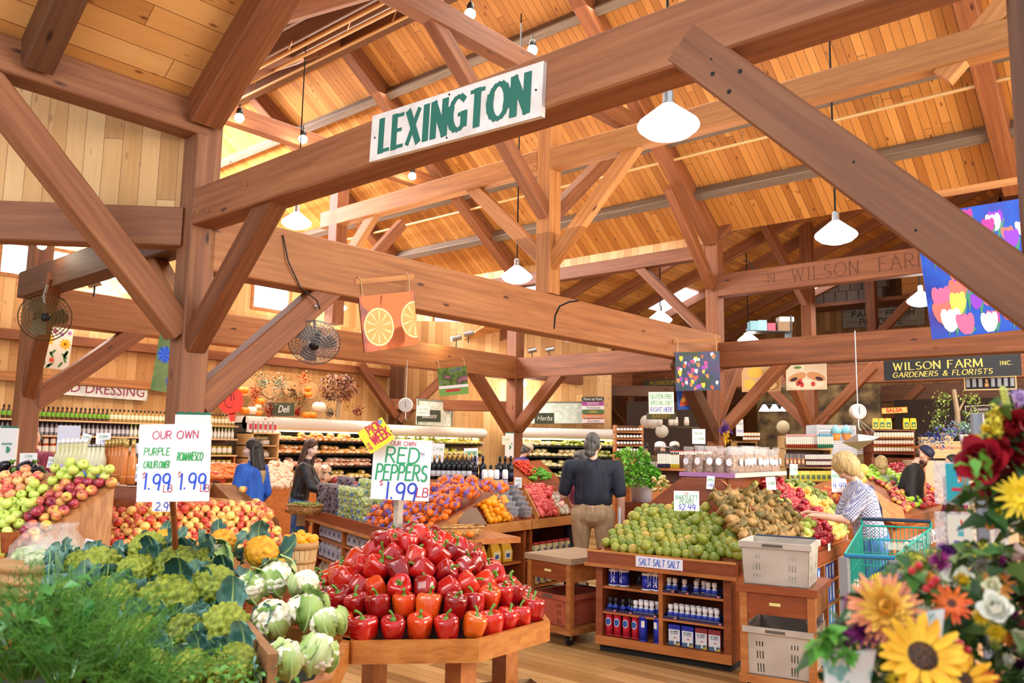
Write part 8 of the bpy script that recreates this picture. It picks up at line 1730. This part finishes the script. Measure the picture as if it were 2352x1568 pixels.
def long_hair(mat,mat2=None,L=.42,back=-.06,bangs=True):
    def f(t,H,k,up):
        b=[(H(0,-.012,.128),(.087*k,.098*k,.094*k)),(H(0,-.045,.08),(.088*k,.075*k,.11*k))]
        c=[(H(0,-.06,.06),.075*k,H(0,back-.02,-L*.35),.08*k),(H(0,back-.02,-L*.35),.08*k,H(0,back,-L*.8),.055*k)]
        for sx in (-1,1):
            c+=[(H(sx*.07,.0,.12),.026*k,H(sx*.083,.0,.02),.027*k),(H(sx*.083,.0,.02),.027*k,H(sx*.085,-.02,-L*.5),.03*k)]
            if bangs: c.append((H(sx*.01,.06,.185),.018*k,H(sx*.066,.062,.115),.014*k))
        blob(c,b,'hair',mat,t,vox=.009)
        if mat2: blob([(H(0,back-.02,-L*.45),.085*k,H(0,back,-L*1.0),.05*k),(H(.06,back,-L*.4),.04*k,H(.06,back,-L*.95),.03*k)],[],'hair_ends',mat2,t,vox=.01)
    return f
def short_hair(mat,fluff=1.,curly=False,nape=.02,top=True):
    def f(t,H,k,up):
        b=[(H(0,-.014,.128),(.083*k*fluff,.097*k*fluff,.092*k*fluff)),(H(0,-.045,.075),(.08*k*fluff,.07*k*fluff,.085*k*fluff)),(H(0,-.06,nape),(.06*k,.045*k,.05*k))]
        for sx in (-1,1): b.append((H(sx*.068*fluff,-.01,.09),(.022*k*fluff,.045*k*fluff,.06*k*fluff)))
        if curly:
            rr=random.Random(3)
            for i in range(70): a=rr.uniform(0,6.28);p=rr.uniform(-.3,1.4);b.append((H(.095*math.cos(a)*math.cos(p),-.02+.1*math.sin(a)*math.cos(p)*(1 if math.sin(a)<0 else .55),.1+.1*math.sin(p)),(.024*k,)*3))
        blob([],b,'hair',mat,t,vox=.008 if curly else .009,smooth=1)
    return f
def cap(mat,brim=True,base=None):
    def f(t,H,k,up):
        if base: base(t,H,k,up)
        mb=MB();c=H(0,0,.15);q=(H(0,0,1)-H(0,0,0)).normalized();fr=(H(0,1,0)-H(0,0,0)).normalized();rt=q.cross(fr)*-1
        M=Matrix(((rt.x,fr.x,q.x,c.x),(rt.y,fr.y,q.y,c.y),(rt.z,fr.z,q.z,c.z),(0,0,0,1)))
        mb.lathe([(.092*k,-.02*k),(.095*k,.01*k),(.085*k,.055*k),(.05*k,.08*k),(.001,.088*k)],18,M=M,fr=lambda a,j:1+.08*abs(math.sin(a)));
        mb.add([M@Vector((-.07*k,.07*k,-.008)),M@Vector((.07*k,.07*k,-.008)),M@Vector((.055*k,.155*k,-.02)),M@Vector((-.055*k,.155*k,-.02)),M@Vector((-.07*k,.07*k,.0)),M@Vector((.07*k,.07*k,.0)),M@Vector((.055*k,.155*k,-.012)),M@Vector((-.055*k,.155*k,-.012))],[(0,3,2,1),(4,5,6,7),(0,1,5,4),(1,2,6,5),(2,3,7,6),(3,0,4,7)]);mb.build('cap',mat,t)
    return f
def floor_at(px,py,d): p=at(px,py,d);return Vector((p.x,p.y,0))
def yaw(v): return math.atan2(-v[0],v[1])      # rotation so that local +y points along v
RTh=Vector((math.cos(YW),math.sin(YW),0));FWh=Vector((-math.sin(YW),math.cos(YW),0))
JEAN=cloth('denim','2f5a9c','4a7cc0');JEAND=cloth('denim_dark','1c3f7c','30599c');KHAKI=cloth('khaki','a58a66','c2a782');DENS=cloth('denim_shirt','1a4fb4','2c68d2');LEA=speckle('leather',[(.35,'141416'),(.65,'2a2a2e')],scale=7,rough=.38,bump=.9,dist=1);NAVY=cloth('polo_black','151a26','20283a');MAR=cloth('maroon','6d2438','8a3450');BLK=cloth('black_shirt','101214','1c1f24');SAGE=cloth('sage','8b9a80','a3b096');PURP=cloth('purple_shirt','3a2a7a','50409a');REDS=cloth('red_shirt','7a1a24','9a2a34')
HB=hair_mat('hair_brown','2c1a12','4f3020','7a5238');HBK=hair_mat('hair_black','120d0c','241a18','3f302a');HBL=hair_mat('hair_blond','8f7040','c4a56c','e2cc9c');HOM=hair_mat('hair_ends_blond','8a7048','b89c68','d8c08a');HGR=hair_mat('hair_grey','2c2a2a','575351','8f8a86')
# 1 woman in the blue denim jacket, seen from behind her right side, looking left
person('woman with long dark hair, blond at the ends, in a blue denim jacket',floor_at(578,1100,9.5),yaw(-RTh*.8+FWh*.45),1.66,hy=.85,hp=-.05,aL=((-.07,.0,-.27),(-.02,.2,-.42)),aR=((.07,-.02,-.28),(.1,.15,-.42)),top='denim_jacket',topm=DENS,botm=JEAND,hair=long_hair(HBK,HOM,.44,bangs=False),skin=SKP)
# 2 woman in leather jacket
def bagstrap(t,H,k,up,arms,hip):
    mb=MB();mb.tube([up((-.12,-.10,.36)),up((0,-.145,.2)),up((.16,-.08,-.02)),up((.19,.06,-.12))],.008,6);mb.build('bag_strap',C('c9b48a'),t)
    mb=MB();mb.slab((.17,.02,.62),(.22,.2,.82));mb.build('shoulder_bag',C('c8a878'),t)
person('woman with long brown hair in a black leather jacket and blue jeans',floor_at(688,1100,10.5),yaw(RTh*.95+FWh*.1),1.68,lean=.16,hy=-.75,aL=((-.03,.14,-.25),(-.06,.36,-.30)),aR=((.05,.12,-.26),(.02,.36,-.33)),top='leather_jacket',topm=LEA,botm=JEAN,hair=long_hair(HB,None,.36),skin=SKP,step=.06,extra=bagstrap)
# 3 man in black polo
def belt(t,H,k,up,arms,hip):
    mb=MB();mb.lathe([(.175,1.02*k),(.177,1.055*k)],24,fr=lambda a,j:1-.16*abs(math.sin(a))**2);mb.build('belt',C('15130f',.4),t)
    S,E,Wr=arms[1];mb=MB();mb.box(Wr+Vector((-.035,-.02,.02)),(.02,.12,.34),0,.1);mb.build('white_folder',C('e8eaf2'),t)
person('man from behind in black polo shirt and khaki trousers, holding a white folder',floor_at(1362,1100,9.0),yaw(FWh+RTh*.12),1.79,hy=-.55,aL=((-.07,.06,-.29),(-.02,.26,-.40)),aR=((.05,-.02,-.3),(.07,.05,-.56)),top='polo_shirt',topm=NAVY,sleeve=.42,botm=KHAKI,hair=short_hair(HGR,.98,nape=.0),female=False,build=1.22,extra=belt)
# 4 curly haired woman facing us behind him
person('woman with curly grey hair in a maroon top, mostly hidden behind the polo man',floor_at(1322,1100,10.0),yaw(-FWh*.6+RTh*.5),1.60,lean=.12,hp=-.3,aL=((-.1,.1,-.25),(-.05,.3,-.3)),aR=((.12,.06,-.22),(.3,.2,-.27)),top='maroon_top',topm=MAR,botm=BLK,hair=short_hair(HGR,1.05,True),skin=SKIN)
# 5 blond woman in the checked shirt
CHK=None
m,nt,b=newmat('checked_cloth');tc=nd(nt,'ShaderNodeTexCoord');ck=nd(nt,'ShaderNodeTexChecker');ck.inputs['Scale'].default_value=75;ck.inputs['Color1'].default_value=lin('d9dae6');ck.inputs['Color2'].default_value=lin('5a6092');nt.links.new(tc.outputs['Object'],ck.inputs['Vector']);nt.links.new(ck.outputs[0],b.inputs['Base Color']);b.inputs['Roughness'].default_value=.8;CHK=m
def strap(t,H,k,up,arms,hip):
    mb=MB();mb.tube([up((-.14,-.0,.50)),up((-.08,-.10,.46)),up((.02,-.15,.25)),up((.14,-.13,.0)),up((.17,-.04,-.1))],.013,6);mb.build('bag_strap',C('1c2a4a'),t)
    mb=MB();mb.ball(up((.2,-.02,-.2)),(.05,.12,.12),12,8);mb.build('black_bag',C('15161c',.5),t)
person('woman with chin length blond hair in a blue and white checked shirt picking fruit',floor_at(2000,1150,7.25),yaw(-RTh*.95+FWh*.15),1.64,lean=.24,hp=-.35,hy=.15,aL=((-.02,.16,-.24),(.03,.40,-.22)),aR=((.03,.12,-.27),(.0,.37,-.22)),top='checked_shirt',topm=CHK,sleeve=.42,botm=JEAN,hair=short_hair(HBL,1.27,nape=-.03),build=1.16,extra=strap)
# 6 bearded man with a cap
def beard(t,H,k,up):
    cap(C('1c2444',.6))(t,H,k,up);blob([(H(0,.075,.015),.045*k,H(0,.085,-.13),.032*k)],[(H(0,.05,.02),(.06*k,.045*k,.04*k)),(H(0,-.05,.07),(.07*k,.05*k,.06*k))],'beard',HB,t,vox=.01)
person('bearded man in a navy cap and black shirt looking down at the far apples',floor_at(2080,1080,11.6),yaw(RTh*.7-FWh*.5),1.78,lean=.25,hp=-.5,top='black_shirt',topm=BLK,botm=BLK,hair=beard,female=False,build=1.15,fingers=False,vox=.014)
person('woman in a sage green top, back to us, by the salsa shelf',floor_at(2025,1080,11.9),yaw(FWh),1.58,top='sage_top',topm=SAGE,botm=BLK,hair=short_hair(HOM,1.1,nape=-.03),fingers=False,vox=.014)
person('man in a pale cap and purple shirt leaning into the herb case',floor_at(1186,1080,15.6),yaw(RTh*.9+FWh*.4),1.72,lean=.25,hp=-.3,top='purple_shirt',topm=PURP,botm=BLK,hair=cap(C('d9d2b8',.6),base=short_hair(HGR,.95)),female=False,fingers=False,vox=.016)
person('person in a red shirt bending down by the deli case',floor_at(838,1100,12.6),yaw(-RTh*.9-FWh*.1),1.66,lean=1.15,hp=-.2,top='red_shirt',topm=REDS,botm=BLK,hair=short_hair(HBK,1.),fingers=False,vox=.015)
person('dark haired man mostly hidden behind the jars at the far left',floor_at(72,1100,11.2),yaw(RTh*.5-FWh),1.74,top='maroon_shirt',topm=MAR,botm=BLK,hair=short_hair(HGR,.97),female=False,fingers=False,vox=.015)
person('person with a dark ponytail behind the greeting cards',floor_at(2190,1080,11.0),yaw(-RTh),1.62,top='brown_top',topm=MAR,botm=BLK,hair=short_hair(HBK,1.02),fingers=False,vox=.015)
person('person in a black hat at the bakery, left of the white cap',floor_at(1478,1080,15.5),yaw(-FWh+RTh*.3),1.72,top='dark_top',topm=BLK,botm=BLK,hair=cap(BLACK,base=short_hair(HBK,1.)),fingers=False,vox=.016)
person('person in a white mesh cap at the bakery counter',floor_at(1515,1080,14.8),yaw(RTh*.6-FWh*.4),1.74,top='dark_top',topm=BLK,botm=BLK,hair=cap(C('e4e6ee',.6),base=short_hair(HB,.98)),fingers=False,vox=.016)
person('person in a cream cap, turned away at the bakery',floor_at(1550,1080,16.2),yaw(FWh),1.76,top='dark_top',topm=BLK,botm=BLK,hair=cap(C('e2dcc8',.6),base=long_hair(HBK,None,.2)),fingers=False,vox=.016)
# =============== flowers in the right foreground ===============
def petals(mb,n,L,W_,cup,ph=0.,z0=0.,r0=.0,mi=0,tip=.0,jit=.15,rr=R):
    for i in range(n):
        a=2*math.pi*i/n+ph+rr.uniform(-jit,jit);l=L*rr.uniform(.85,1.1);c=cup+rr.uniform(-.15,.15);b=len(mb.v);vs=[]
        for j in range(5):
            t=j/4;w=W_*(math.sin(math.pi*(.12+.8*t))**.8)/2*(1-.15*t);an=c*t*.9+c*.3;r_=r0+l*t*math.cos(an);z=z0+l*t*math.sin(an)+tip*t*t*l
            for s in (-1,0,1):
                vs.append((r_*math.cos(a)-s*w*math.sin(a),r_*math.sin(a)+s*w*math.cos(a),z+abs(s)*w*.35))
        mb.add(vs,[(j*3+q,j*3+q+1,(j+1)*3+q+1,(j+1)*3+q) for j in range(4) for q in (0,1)],mi,True)
def pet_mat(n,a,b,c=None): return speckle('petal_'+n,[(.3,a),(.6,b),(.8,c or b)],scale=30,rough=.5,rnd=.1)
PMT={'sun':pet_mat('sun','f0a010','fac020','fdd040'),'dah':pet_mat('dahlia','f2b24a','f6d262','e8906a'),'peach':pet_mat('peach','e0805a','f0a070'),'lav':pet_mat('lavender','c8a0dc','e2c8ee'),'mag':pet_mat('magenta','8a1a6a','b03a8a'),'pur':pet_mat('purple','4a1a7a','7a2a8a'),'dpur':pet_mat('deep_purple','4f0c48','7a1d66'),'org':pet_mat('orange','e8501a','f47a2a'),'orl':pet_mat('light_orange','f08a2a','f8aa4a'),'wht':pet_mat('white','e8e4c8','f8f6ea'),'cream':pet_mat('cream','ece6b8','f8f4d4'),'red':pet_mat('dark_red','7a0a1c','b0182c','8a0f22'),'yel':pet_mat('yellow','f4cc10','fbe03a'),'grn':pet_mat('lime','a8b84a','d0d870')}
def flower(parent,kind,px,py,rpx,d,aim=None):
    r_=rpx*d/F;p=at(px,py,d);inv=parent.matrix_world.inverted()
    f=bpy.data.objects.new({'sun':'sunflower','dah':'dahlia','ger':'gerbera','rose':'rose','mum':'chrysanthemum','bud':'bud','daisy':'daisy'}[kind[0]],None);COL.objects.link(f);f.parent=parent
    nrm=((E0-p).normalized()+(Vector(aim) if aim else Vector((R.uniform(-.3,.3),R.uniform(-.3,.3),R.uniform(.2,.7))))).normalized()
    M=nrm.to_track_quat('Z','Y').to_matrix().to_4x4();M.translation=p;f.matrix_parent_inverse=inv;f.matrix_basis=M
    m=PMT[kind[1]];mb=MB();k=kind[0]
    if k=='sun': petals(mb,18,r_*.68,r_*.26,.05,0,0,r_*.32);petals(mb,16,r_*.6,r_*.24,.25,.2,.003,r_*.3)
    elif k=='dah':
        for i,(n,l,c) in enumerate(((20,1.,-.1),(20,.92,.12),(18,.8,.35),(16,.66,.6),(13,.5,.85),(9,.36,1.15))): petals(mb,n,r_*l,r_*.2,c,i*.3,r_*.04*i,r_*.05,0 if i>1 else 1)
    elif k=='ger': petals(mb,16,r_*.75,r_*.22,.1,0,0,r_*.25);petals(mb,14,r_*.5,r_*.18,.4,.2,.003,r_*.2)
    elif k=='daisy': petals(mb,22,r_*.85,r_*.2,.0,0,0,r_*.15);petals(mb,18,r_*.65,r_*.18,.35,.2,.003,r_*.12);petals(mb,12,r_*.45,r_*.15,.7,.2,.004,r_*.08)
    elif k=='rose':
        for i,(n,l,c) in enumerate(((6,.95,.45),(5,.85,.85),(5,.75,1.15),(4,.6,1.35),(3,.45,1.45))): petals(mb,n,r_*l,r_*.85*(1-.12*i),c,i*.7,-r_*.25,r_*.04)
    elif k=='mum':
        for i,(n,l,c) in enumerate(((22,1.,.1),(20,.92,.4),(18,.8,.75),(14,.65,1.05),(9,.5,1.3))): petals(mb,n,r_*l,r_*.14,c,i*.2,0,r_*.03)
    elif k=='bud':
        for i,(n,l,c) in enumerate(((12,1.,.6),(12,.95,.9),(10,.9,1.2))): petals(mb,n,r_*l,r_*.3,c,i*.2,-r_*.3,r_*.05)
    mb.build('petals',[m,PMT['peach'] if kind[1]=='dah' else m],f)
    if k in ('sun','ger','daisy'):
        mb=MB();mb.lathe([(r_*.36 if k=='sun' else r_*.25,0),(r_*.34 if k=='sun' else r_*.22,r_*.07),(r_*.15,r_*.1),(.0002,r_*.08)],18);mb.build('seed_head',speckle('seed_brown',[(.4,'2a160c'),(.6,'5a3416')],scale=160,bump=.8) if k=='sun' else C('d8a02a' if k=='daisy' else '5a2a1a'),f)
    return f
lb=thing('lower_bouquet','large mixed bouquet with a sunflower, yellow dahlia and white roses at the lower right','flowers',at(2120,1500,1.3))
ub=thing('upper_bouquet','bouquet of dark red roses and a yellow daisy cut off at the right edge','flowers',at(2300,1080,1.45))
bpy.context.view_layer.update()
for kd,x,y,r_,d in ((('sun','sun'),2118,1508,100,1.12),(('sun','sun'),2212,1566,72,1.15),(('dah','dah'),2032,1400,84,1.2),(('mum','lav'),2060,1352,40,1.28),(('ger','org'),2186,1386,46,1.2),(('ger','orl'),2292,1345,38,1.25),(('rose','wht'),2200,1325,38,1.28),(('rose','cream'),2132,1332,42,1.3),(('rose','wht'),2288,1398,46,1.18),(('rose','wht'),2262,1308,28,1.35),(('mum','mag'),2160,1290,28,1.3),(('mum','pur'),2172,1268,26,1.33),(('mum','pur'),2240,1276,26,1.35),(('bud','grn'),2082,1287,26,1.3),(('mum','mag'),1965,1388,32,1.27),(('mum','dpur'),1935,1455,38,1.22),(('mum','dpur'),1985,1450,44,1.2),(('rose','cream'),1965,1425,28,1.22),(('mum','wht'),2075,1322,20,1.32),(('mum','grn'),2040,1480,34,1.2),(('ger','yel'),2148,1368,22,1.27),(('ger','org'),2270,1560,26,1.2),(('ger','yel'),2060,1562,26,1.2),(('mum','mag'),2040,1365,18,1.3),(('rose','cream'),2110,1345,22,1.33),(('rose','org'),2225,1350,24,1.3)): flower(lb,kd,x,y,r_,d)
for kd,x,y,r_,d in ((('rose','red'),2255,1058,72,1.35),(('rose','red'),2325,990,70,1.4),(('rose','red'),2290,1120,55,1.45),(('daisy','yel'),2345,1140,56,1.3),(('mum','mag'),2325,940,28,1.5),(('mum','lav'),2342,915,24,1.5),(('rose','orl'),2322,962,24,1.5),(('bud','yel'),2290,990,20,1.4)): flower(ub,kd,x,y,r_,d)
DKG=[speckle('bouquet_leaf',[(.3,'1c3a16'),(.6,'3a6a2a'),(.8,'6a9a4a')],scale=20,rough=.4),C('2a4a1e',.5),C('5a7a34',.5)]
def region(polys,dl,n,size,parent,mats,sd,nm='leaves'):
    rr=random.Random(sd);inv=parent.matrix_world.inverted()
    def f(_):
        while True:
            pl=rr.choice(polys);x=rr.uniform(min(p[0] for p in pl),max(p[0] for p in pl));y=rr.uniform(min(p[1] for p in pl),max(p[1] for p in pl))
            if inside((x,y),pl): break
        return at(x,y,rr.uniform(*dl)),(Vector((rr.uniform(-1,1),rr.uniform(-1,1),rr.uniform(-.2,1)))+(E0-at(x,y,1.3)).normalized()*.4)
    o=foliage(nm,n,f,size,mats,None,sd);o.parent=parent;o.matrix_parent_inverse=inv;return o
region([[(1905,1470),(1960,1380),(2060,1300),(2180,1265),(2352,1270),(2420,1400),(2420,1640),(1900,1640),(1880,1500)]],(1.22,1.5),900,.05,lb,DKG,2)
region([[(2240,1010),(2300,960),(2420,920),(2420,1240),(2330,1240),(2240,1170),(2190,1180),(2250,1120)]],(1.38,1.6),330,.06,ub,DKG,3)
region([[(2070,1320),(2080,1280),(2150,1265),(2180,1300)],[(2200,1260),(2290,1250),(2300,1300)]],(1.3,1.4),260,.014,lb,[C('d0c43a'),C('b8b030')],4,'goldenrod')
region([[(2268,960),(2290,930),(2300,1010),(2270,1020)]],(1.36,1.42),90,.016,ub,[C('d8c83a')],5,'goldenrod')
region([[(2255,1260),(2420,1230),(2420,1568),(2330,1568),(2340,1300)]],(1.3,1.45),26,.085,lb,[C('8a2a20',.5),C('6a2a1c',.5)],6,'red_leaves')
region([[(1870,1480),(1900,1440),(1960,1500),(1905,1520)]],(1.15,1.2),40,.035,lb,[C('5a9a34',.5)],7,'light_leaves')
region([[(2225,1040),(2250,1030),(2250,1140),(2230,1120)]],(1.3,1.35),9,.035,ub,[C('5f9a2c',.4)],8,'light_leaves')
mb=MB();rr=random.Random(2)
for x,y in ((2205,1478),(2222,1492),(2190,1490),(2214,1506),(2200,1500),(2140,1340),(2150,1330),(2128,1352),(2095,1310),(2110,1298)): p=at(x,y,1.17)-lb.location;mb.ball(p,.0055,10,8)
mb.build('red_berries',C('c01a2c',.15),lb)
mb=MB();mb.tube([at(2315,905,1.45)-ub.location,at(2330,960,1.45)-ub.location,at(2340,1040,1.5)-ub.location],[.006,.006,.005],8);mb.build('dark_stem',C('2a221a'),ub)
mb=MB()
for i in range(16): p=at(2303+i*1.0+(i%2)*3,895+i*4.4,1.43)-ub.location;mb.ball(p,(.005,.005,.007),8,6)
mb.build('yellow_spike',C('c8d060'),ub)
for b_,x,y,w_,h_,l in ((lb,1955,1545,60,52,'white patterned wrapping paper'),(lb,2140,1440,32,40,'white tag')):
    mb=MB();p=at(x,y,1.18)-b_.location;k=1.18/F;mb.hexa([p+RTh*(-w_*k*.9)+Vector((0,0,-h_*k)),p+RTh*(w_*k*.6)+Vector((0,0,-h_*k)),p+RTh*(w_*k*.6)+FWh*.01+Vector((0,0,-h_*k)),p+RTh*(-w_*k*.9)+FWh*.01+Vector((0,0,-h_*k))],[p+RTh*(-w_*k)+Vector((0,0,h_*k*.6)),p+RTh*(w_*k)+Vector((0,0,h_*k)),p+RTh*(w_*k)+FWh*.01+Vector((0,0,h_*k)),p+RTh*(-w_*k)+FWh*.01+Vector((0,0,h_*k*.6))]);mb.build('wrapping_paper',speckle('printed_paper',[(.42,'7fb8b0'),(.5,'eef2f2'),(.8,'f4f6f8')],scale=40,detail=5),b_)
for b_,sy in ((lb,1.12),(ub,1.25)):
    p=b_.location;mb=MB();mb.lathe([(.001,0),(.09,0),(.12,sy-.75),(.11,sy-.75)],16);vz=mb.build('flower_bucket',C('3a3f3a',.5),loc=(p.x+.06,p.y+.05,.55),label='dark bucket below the '+('lower' if b_ is lb else 'upper right')+' bouquet',cat='bucket')
mb=MB();mb.slab((-.35,-.3,0),(.35,.6,.55));mb.build('flower_bench',OAKD,loc=(lb.location.x+.1,lb.location.y+.1,0),rz=.3,label='wooden bench below the bouquets at the right, mostly out of the frame',cat='bench')
rr=random.Random(11)
for i in range(46):
    while True:
        x,y=rr.uniform(1930,2350),rr.uniform(1275,1565)
        if inside((x,y),[(1935,1430),(2060,1320),(2200,1280),(2350,1290),(2350,1565),(2250,1565),(2230,1420),(2050,1480),(2010,1560),(1940,1500)]): break
    flower(lb,(rr.choice(('mum','rose','mum','bud')),rr.choice(('cream','wht','grn','yel','cream','mag','dpur','orl','wht'))),x,y,rr.uniform(12,24),rr.uniform(1.2,1.34))
for x,y,r_,k in ((2215,1075,30,'red'),(2285,1040,46,'red'),(2350,1060,50,'red'),(2240,1008,16,'yel'),(2262,985,15,'yel'),(2300,1180,18,'yel'),(2272,1210,14,'orl')): flower(ub,('rose' if k=='red' else 'bud',k),x,y,r_,1.38)
# greeting cards
ck_=thing('card_rack','clear rack of greeting cards left of the upper bouquet','card rack',at(2255,1150,2.35))
mb=MB();mb.tube([(0,0,-1.4),(0,0,.25)],.018,10);mb.build('post',C('8f939c',.4,.4),ck_)
for (x,y,w_,h_,d) in ((2200,1110,54,92,2.25),(2205,1222,58,82,2.25),(2290,1225,50,80,2.45)):
    p=at(x,y,d)-ck_.location;k=d/F;mb=MB();mb.box(p+FWh*.03,(w_*k*1.15,.05,h_*k*1.05),0,YW);mb.build('acrylic_pocket',film('acrylic','eef2fa',.45),ck_)
def gcard(x,y,w_,h_,d,bg,lab):
    k=d/F;c=at(x,y,d);t=MB().slab((-w_*k/2,-.004,-h_*k/2),(w_*k/2,.0,h_*k/2)).build('greeting_card',C(bg),loc=c,rz=YW,label=lab,cat='card');return t,w_*k,h_*k
def flat(parent,mb_,mat,nm):
    o=mb_.build(nm,mat,parent);o.rotation_euler=(math.pi/2,0,0);o.location=(0,-.0045,0);return o
g,w_,h_=gcard(2198,1108,50,86,2.2,'2ab0c0','teal birthday card with a small orange tiger, left of the upper bouquet')
m=MB();ell(m,0,h_*.08,w_*.2,h_*.11,0,0);ell(m,-.001,-h_*.14,w_*.13,h_*.12,0,0);ell(m,0,h_*.05,w_*.08,h_*.04,1,.0003);m.add([(w_*.1,-h_*.15,0),(w_*.32,-h_*.12,0),(w_*.35,h_*.25,0),(w_*.29,h_*.25,0),(w_*.26,-h_*.07,0)],[(0,1,2,3,4)],0);m.add([(-w_*.08,h_*.17,.0002),(w_*.06,h_*.17,.0002),(-w_*.02,h_*.33,.0002)],[(0,1,2)],2);m.add([(-w_*.3,-h_*.22,.0003),(w_*.3,-h_*.22,.0003),(w_*.3,-h_*.13,.0003),(-w_*.3,-h_*.13,.0003)],[(0,1,2,3)],3)
for sx in (-1,1): ell(m,sx*w_*.15,h_*.18,w_*.05,h_*.03,0,0)
flat(g,m,[C('ee6a3a'),C('f6efe4'),C('8a4ab0'),C('d8492f')],'printed_tiger')
m=MB();strokes(m,'HAPPY',w_*.05,h_*.38,h_*.08,h_*.014,0,.0003,center=True,sx=.8);strokes(m,'BIRTHDAY',0,-h_*.205,h_*.06,h_*.009,0,.0006,center=True,sx=.75);flat(g,m,C('e4457a'),'lettering')
g,w_,h_=gcard(2205,1222,54,78,2.2,'f0ead8','cream card with small coloured baby blocks, below the tiger card')
m=MB()
for x,y,c_ in ((0,.12,0),(.0,-.04,1),(.18,-.25,2),(-.2,-.3,3)): m.add([(w_*(x-.12),h_*(y-.07),0),(w_*(x+.12),h_*(y-.07),0),(w_*(x+.12),h_*(y+.07),0),(w_*(x-.12),h_*(y+.07),0)],[(0,1,2,3)],c_)
ell(m,0,h_*.3,w_*.1,h_*.08,4,0);flat(g,m,[C('8ac8e8'),C('5ab8c0'),C('e8e2d0'),C('8a7ac0'),C('e86a4a')],'printed_blocks')
m=MB();strokes(m,'B',w_*.13,-h_*.3,h_*.1,h_*.014,0,.0004);flat(g,m,BLACK,'lettering')
# =============== herbs in the left foreground ===============
hs=MB();p=at(150,1568,1.9);hs.slab((-.6,-.35,0),(.35,.4,.95));hs.build('herb_stand',OAKD,loc=(p.x-.1,p.y,0),rz=YW,label='wooden stand under the herbs, below the lower left frame edge',cat='stand')
DIL=[speckle('dill_green',[(.3,'2c5a10'),(.6,'4f8a1f'),(.8,'79a83a')],scale=4,rough=.6)]
def dill(px,py,d,n,hh,lab,sd):
    rr=random.Random(sd);b0_=at(px,py,d);t=thing('dill_bunch',lab,'herbs',b0_);mb=MB()
    for i in range(n):
        a=rr.uniform(0,6.28);r_=rr.uniform(0,.1);H0=hh*rr.uniform(.5,1);tip=Vector((r_*2.1*math.cos(a),r_*2.1*math.sin(a),H0))
        mb.tube([(r_*.3*math.cos(a),r_*.3*math.sin(a),0),tip*.6+Vector((0,0,.02)),tip],[.002,.0015,.0008],3,cap=False)
        for q in range(26):
            s=rr.uniform(.3,1.);c=tip*s;v=Vector((rr.gauss(0,1),rr.gauss(0,1),rr.gauss(.4,.8))).normalized()*rr.uniform(.015,.04);sd_=v.cross(Vector((rr.random(),rr.random(),rr.random()))).normalized()*.0011
            mb.add([c-sd_,c+sd_,c+v],[(0,1,2)],0,True)
    mb.build('fronds',DIL,t);return t
for i,(x,y,d,l) in enumerate(((60,1560,1.75,'feathery dill bunch at the lower left corner'),(150,1570,1.7,'feathery dill bunch second from the left'),(240,1575,1.8,'tall feathery dill bunch in front of the green cauliflowers'),(120,1480,2.0,'dill bunch behind the front ones, left'),(210,1500,2.05,'dill bunch behind the front ones, centre'),(330,1590,1.8,'low dill bunch at the bottom, rightmost'))): dill(x,y,d,60,.2 if i!=5 else .1,l,i+1)
BAS=[speckle('basil_dark',[(.3,'1c5a1e'),(.6,'3c8a35'),(.8,'6ab060')],scale=6,rough=.35)]
t=thing('basil_bunch','broad leafed basil at the left edge beside the dill','herbs',at(30,1560,1.8));t2=t.location.copy()
foliage('leaves',80,lambda rr:(Vector((rr.gauss(0,.07),rr.gauss(0,.07),rr.uniform(.0,.2))),Vector((rr.uniform(-1,1),rr.uniform(-1,1),.2))),.075,BAS,t,12)
t=thing('parsley_bunch','curly green parsley at the bottom under the cauliflower','herbs',at(500,1590,2.2))
foliage('leaves',260,lambda rr:(Vector((rr.gauss(0,.16),rr.gauss(0,.05),rr.uniform(-.02,.07))),Vector((rr.uniform(-1,1),rr.uniform(-1,1),.6))),.028,[C('3f7a24',.5),C('5f9a34',.5)],t,13)
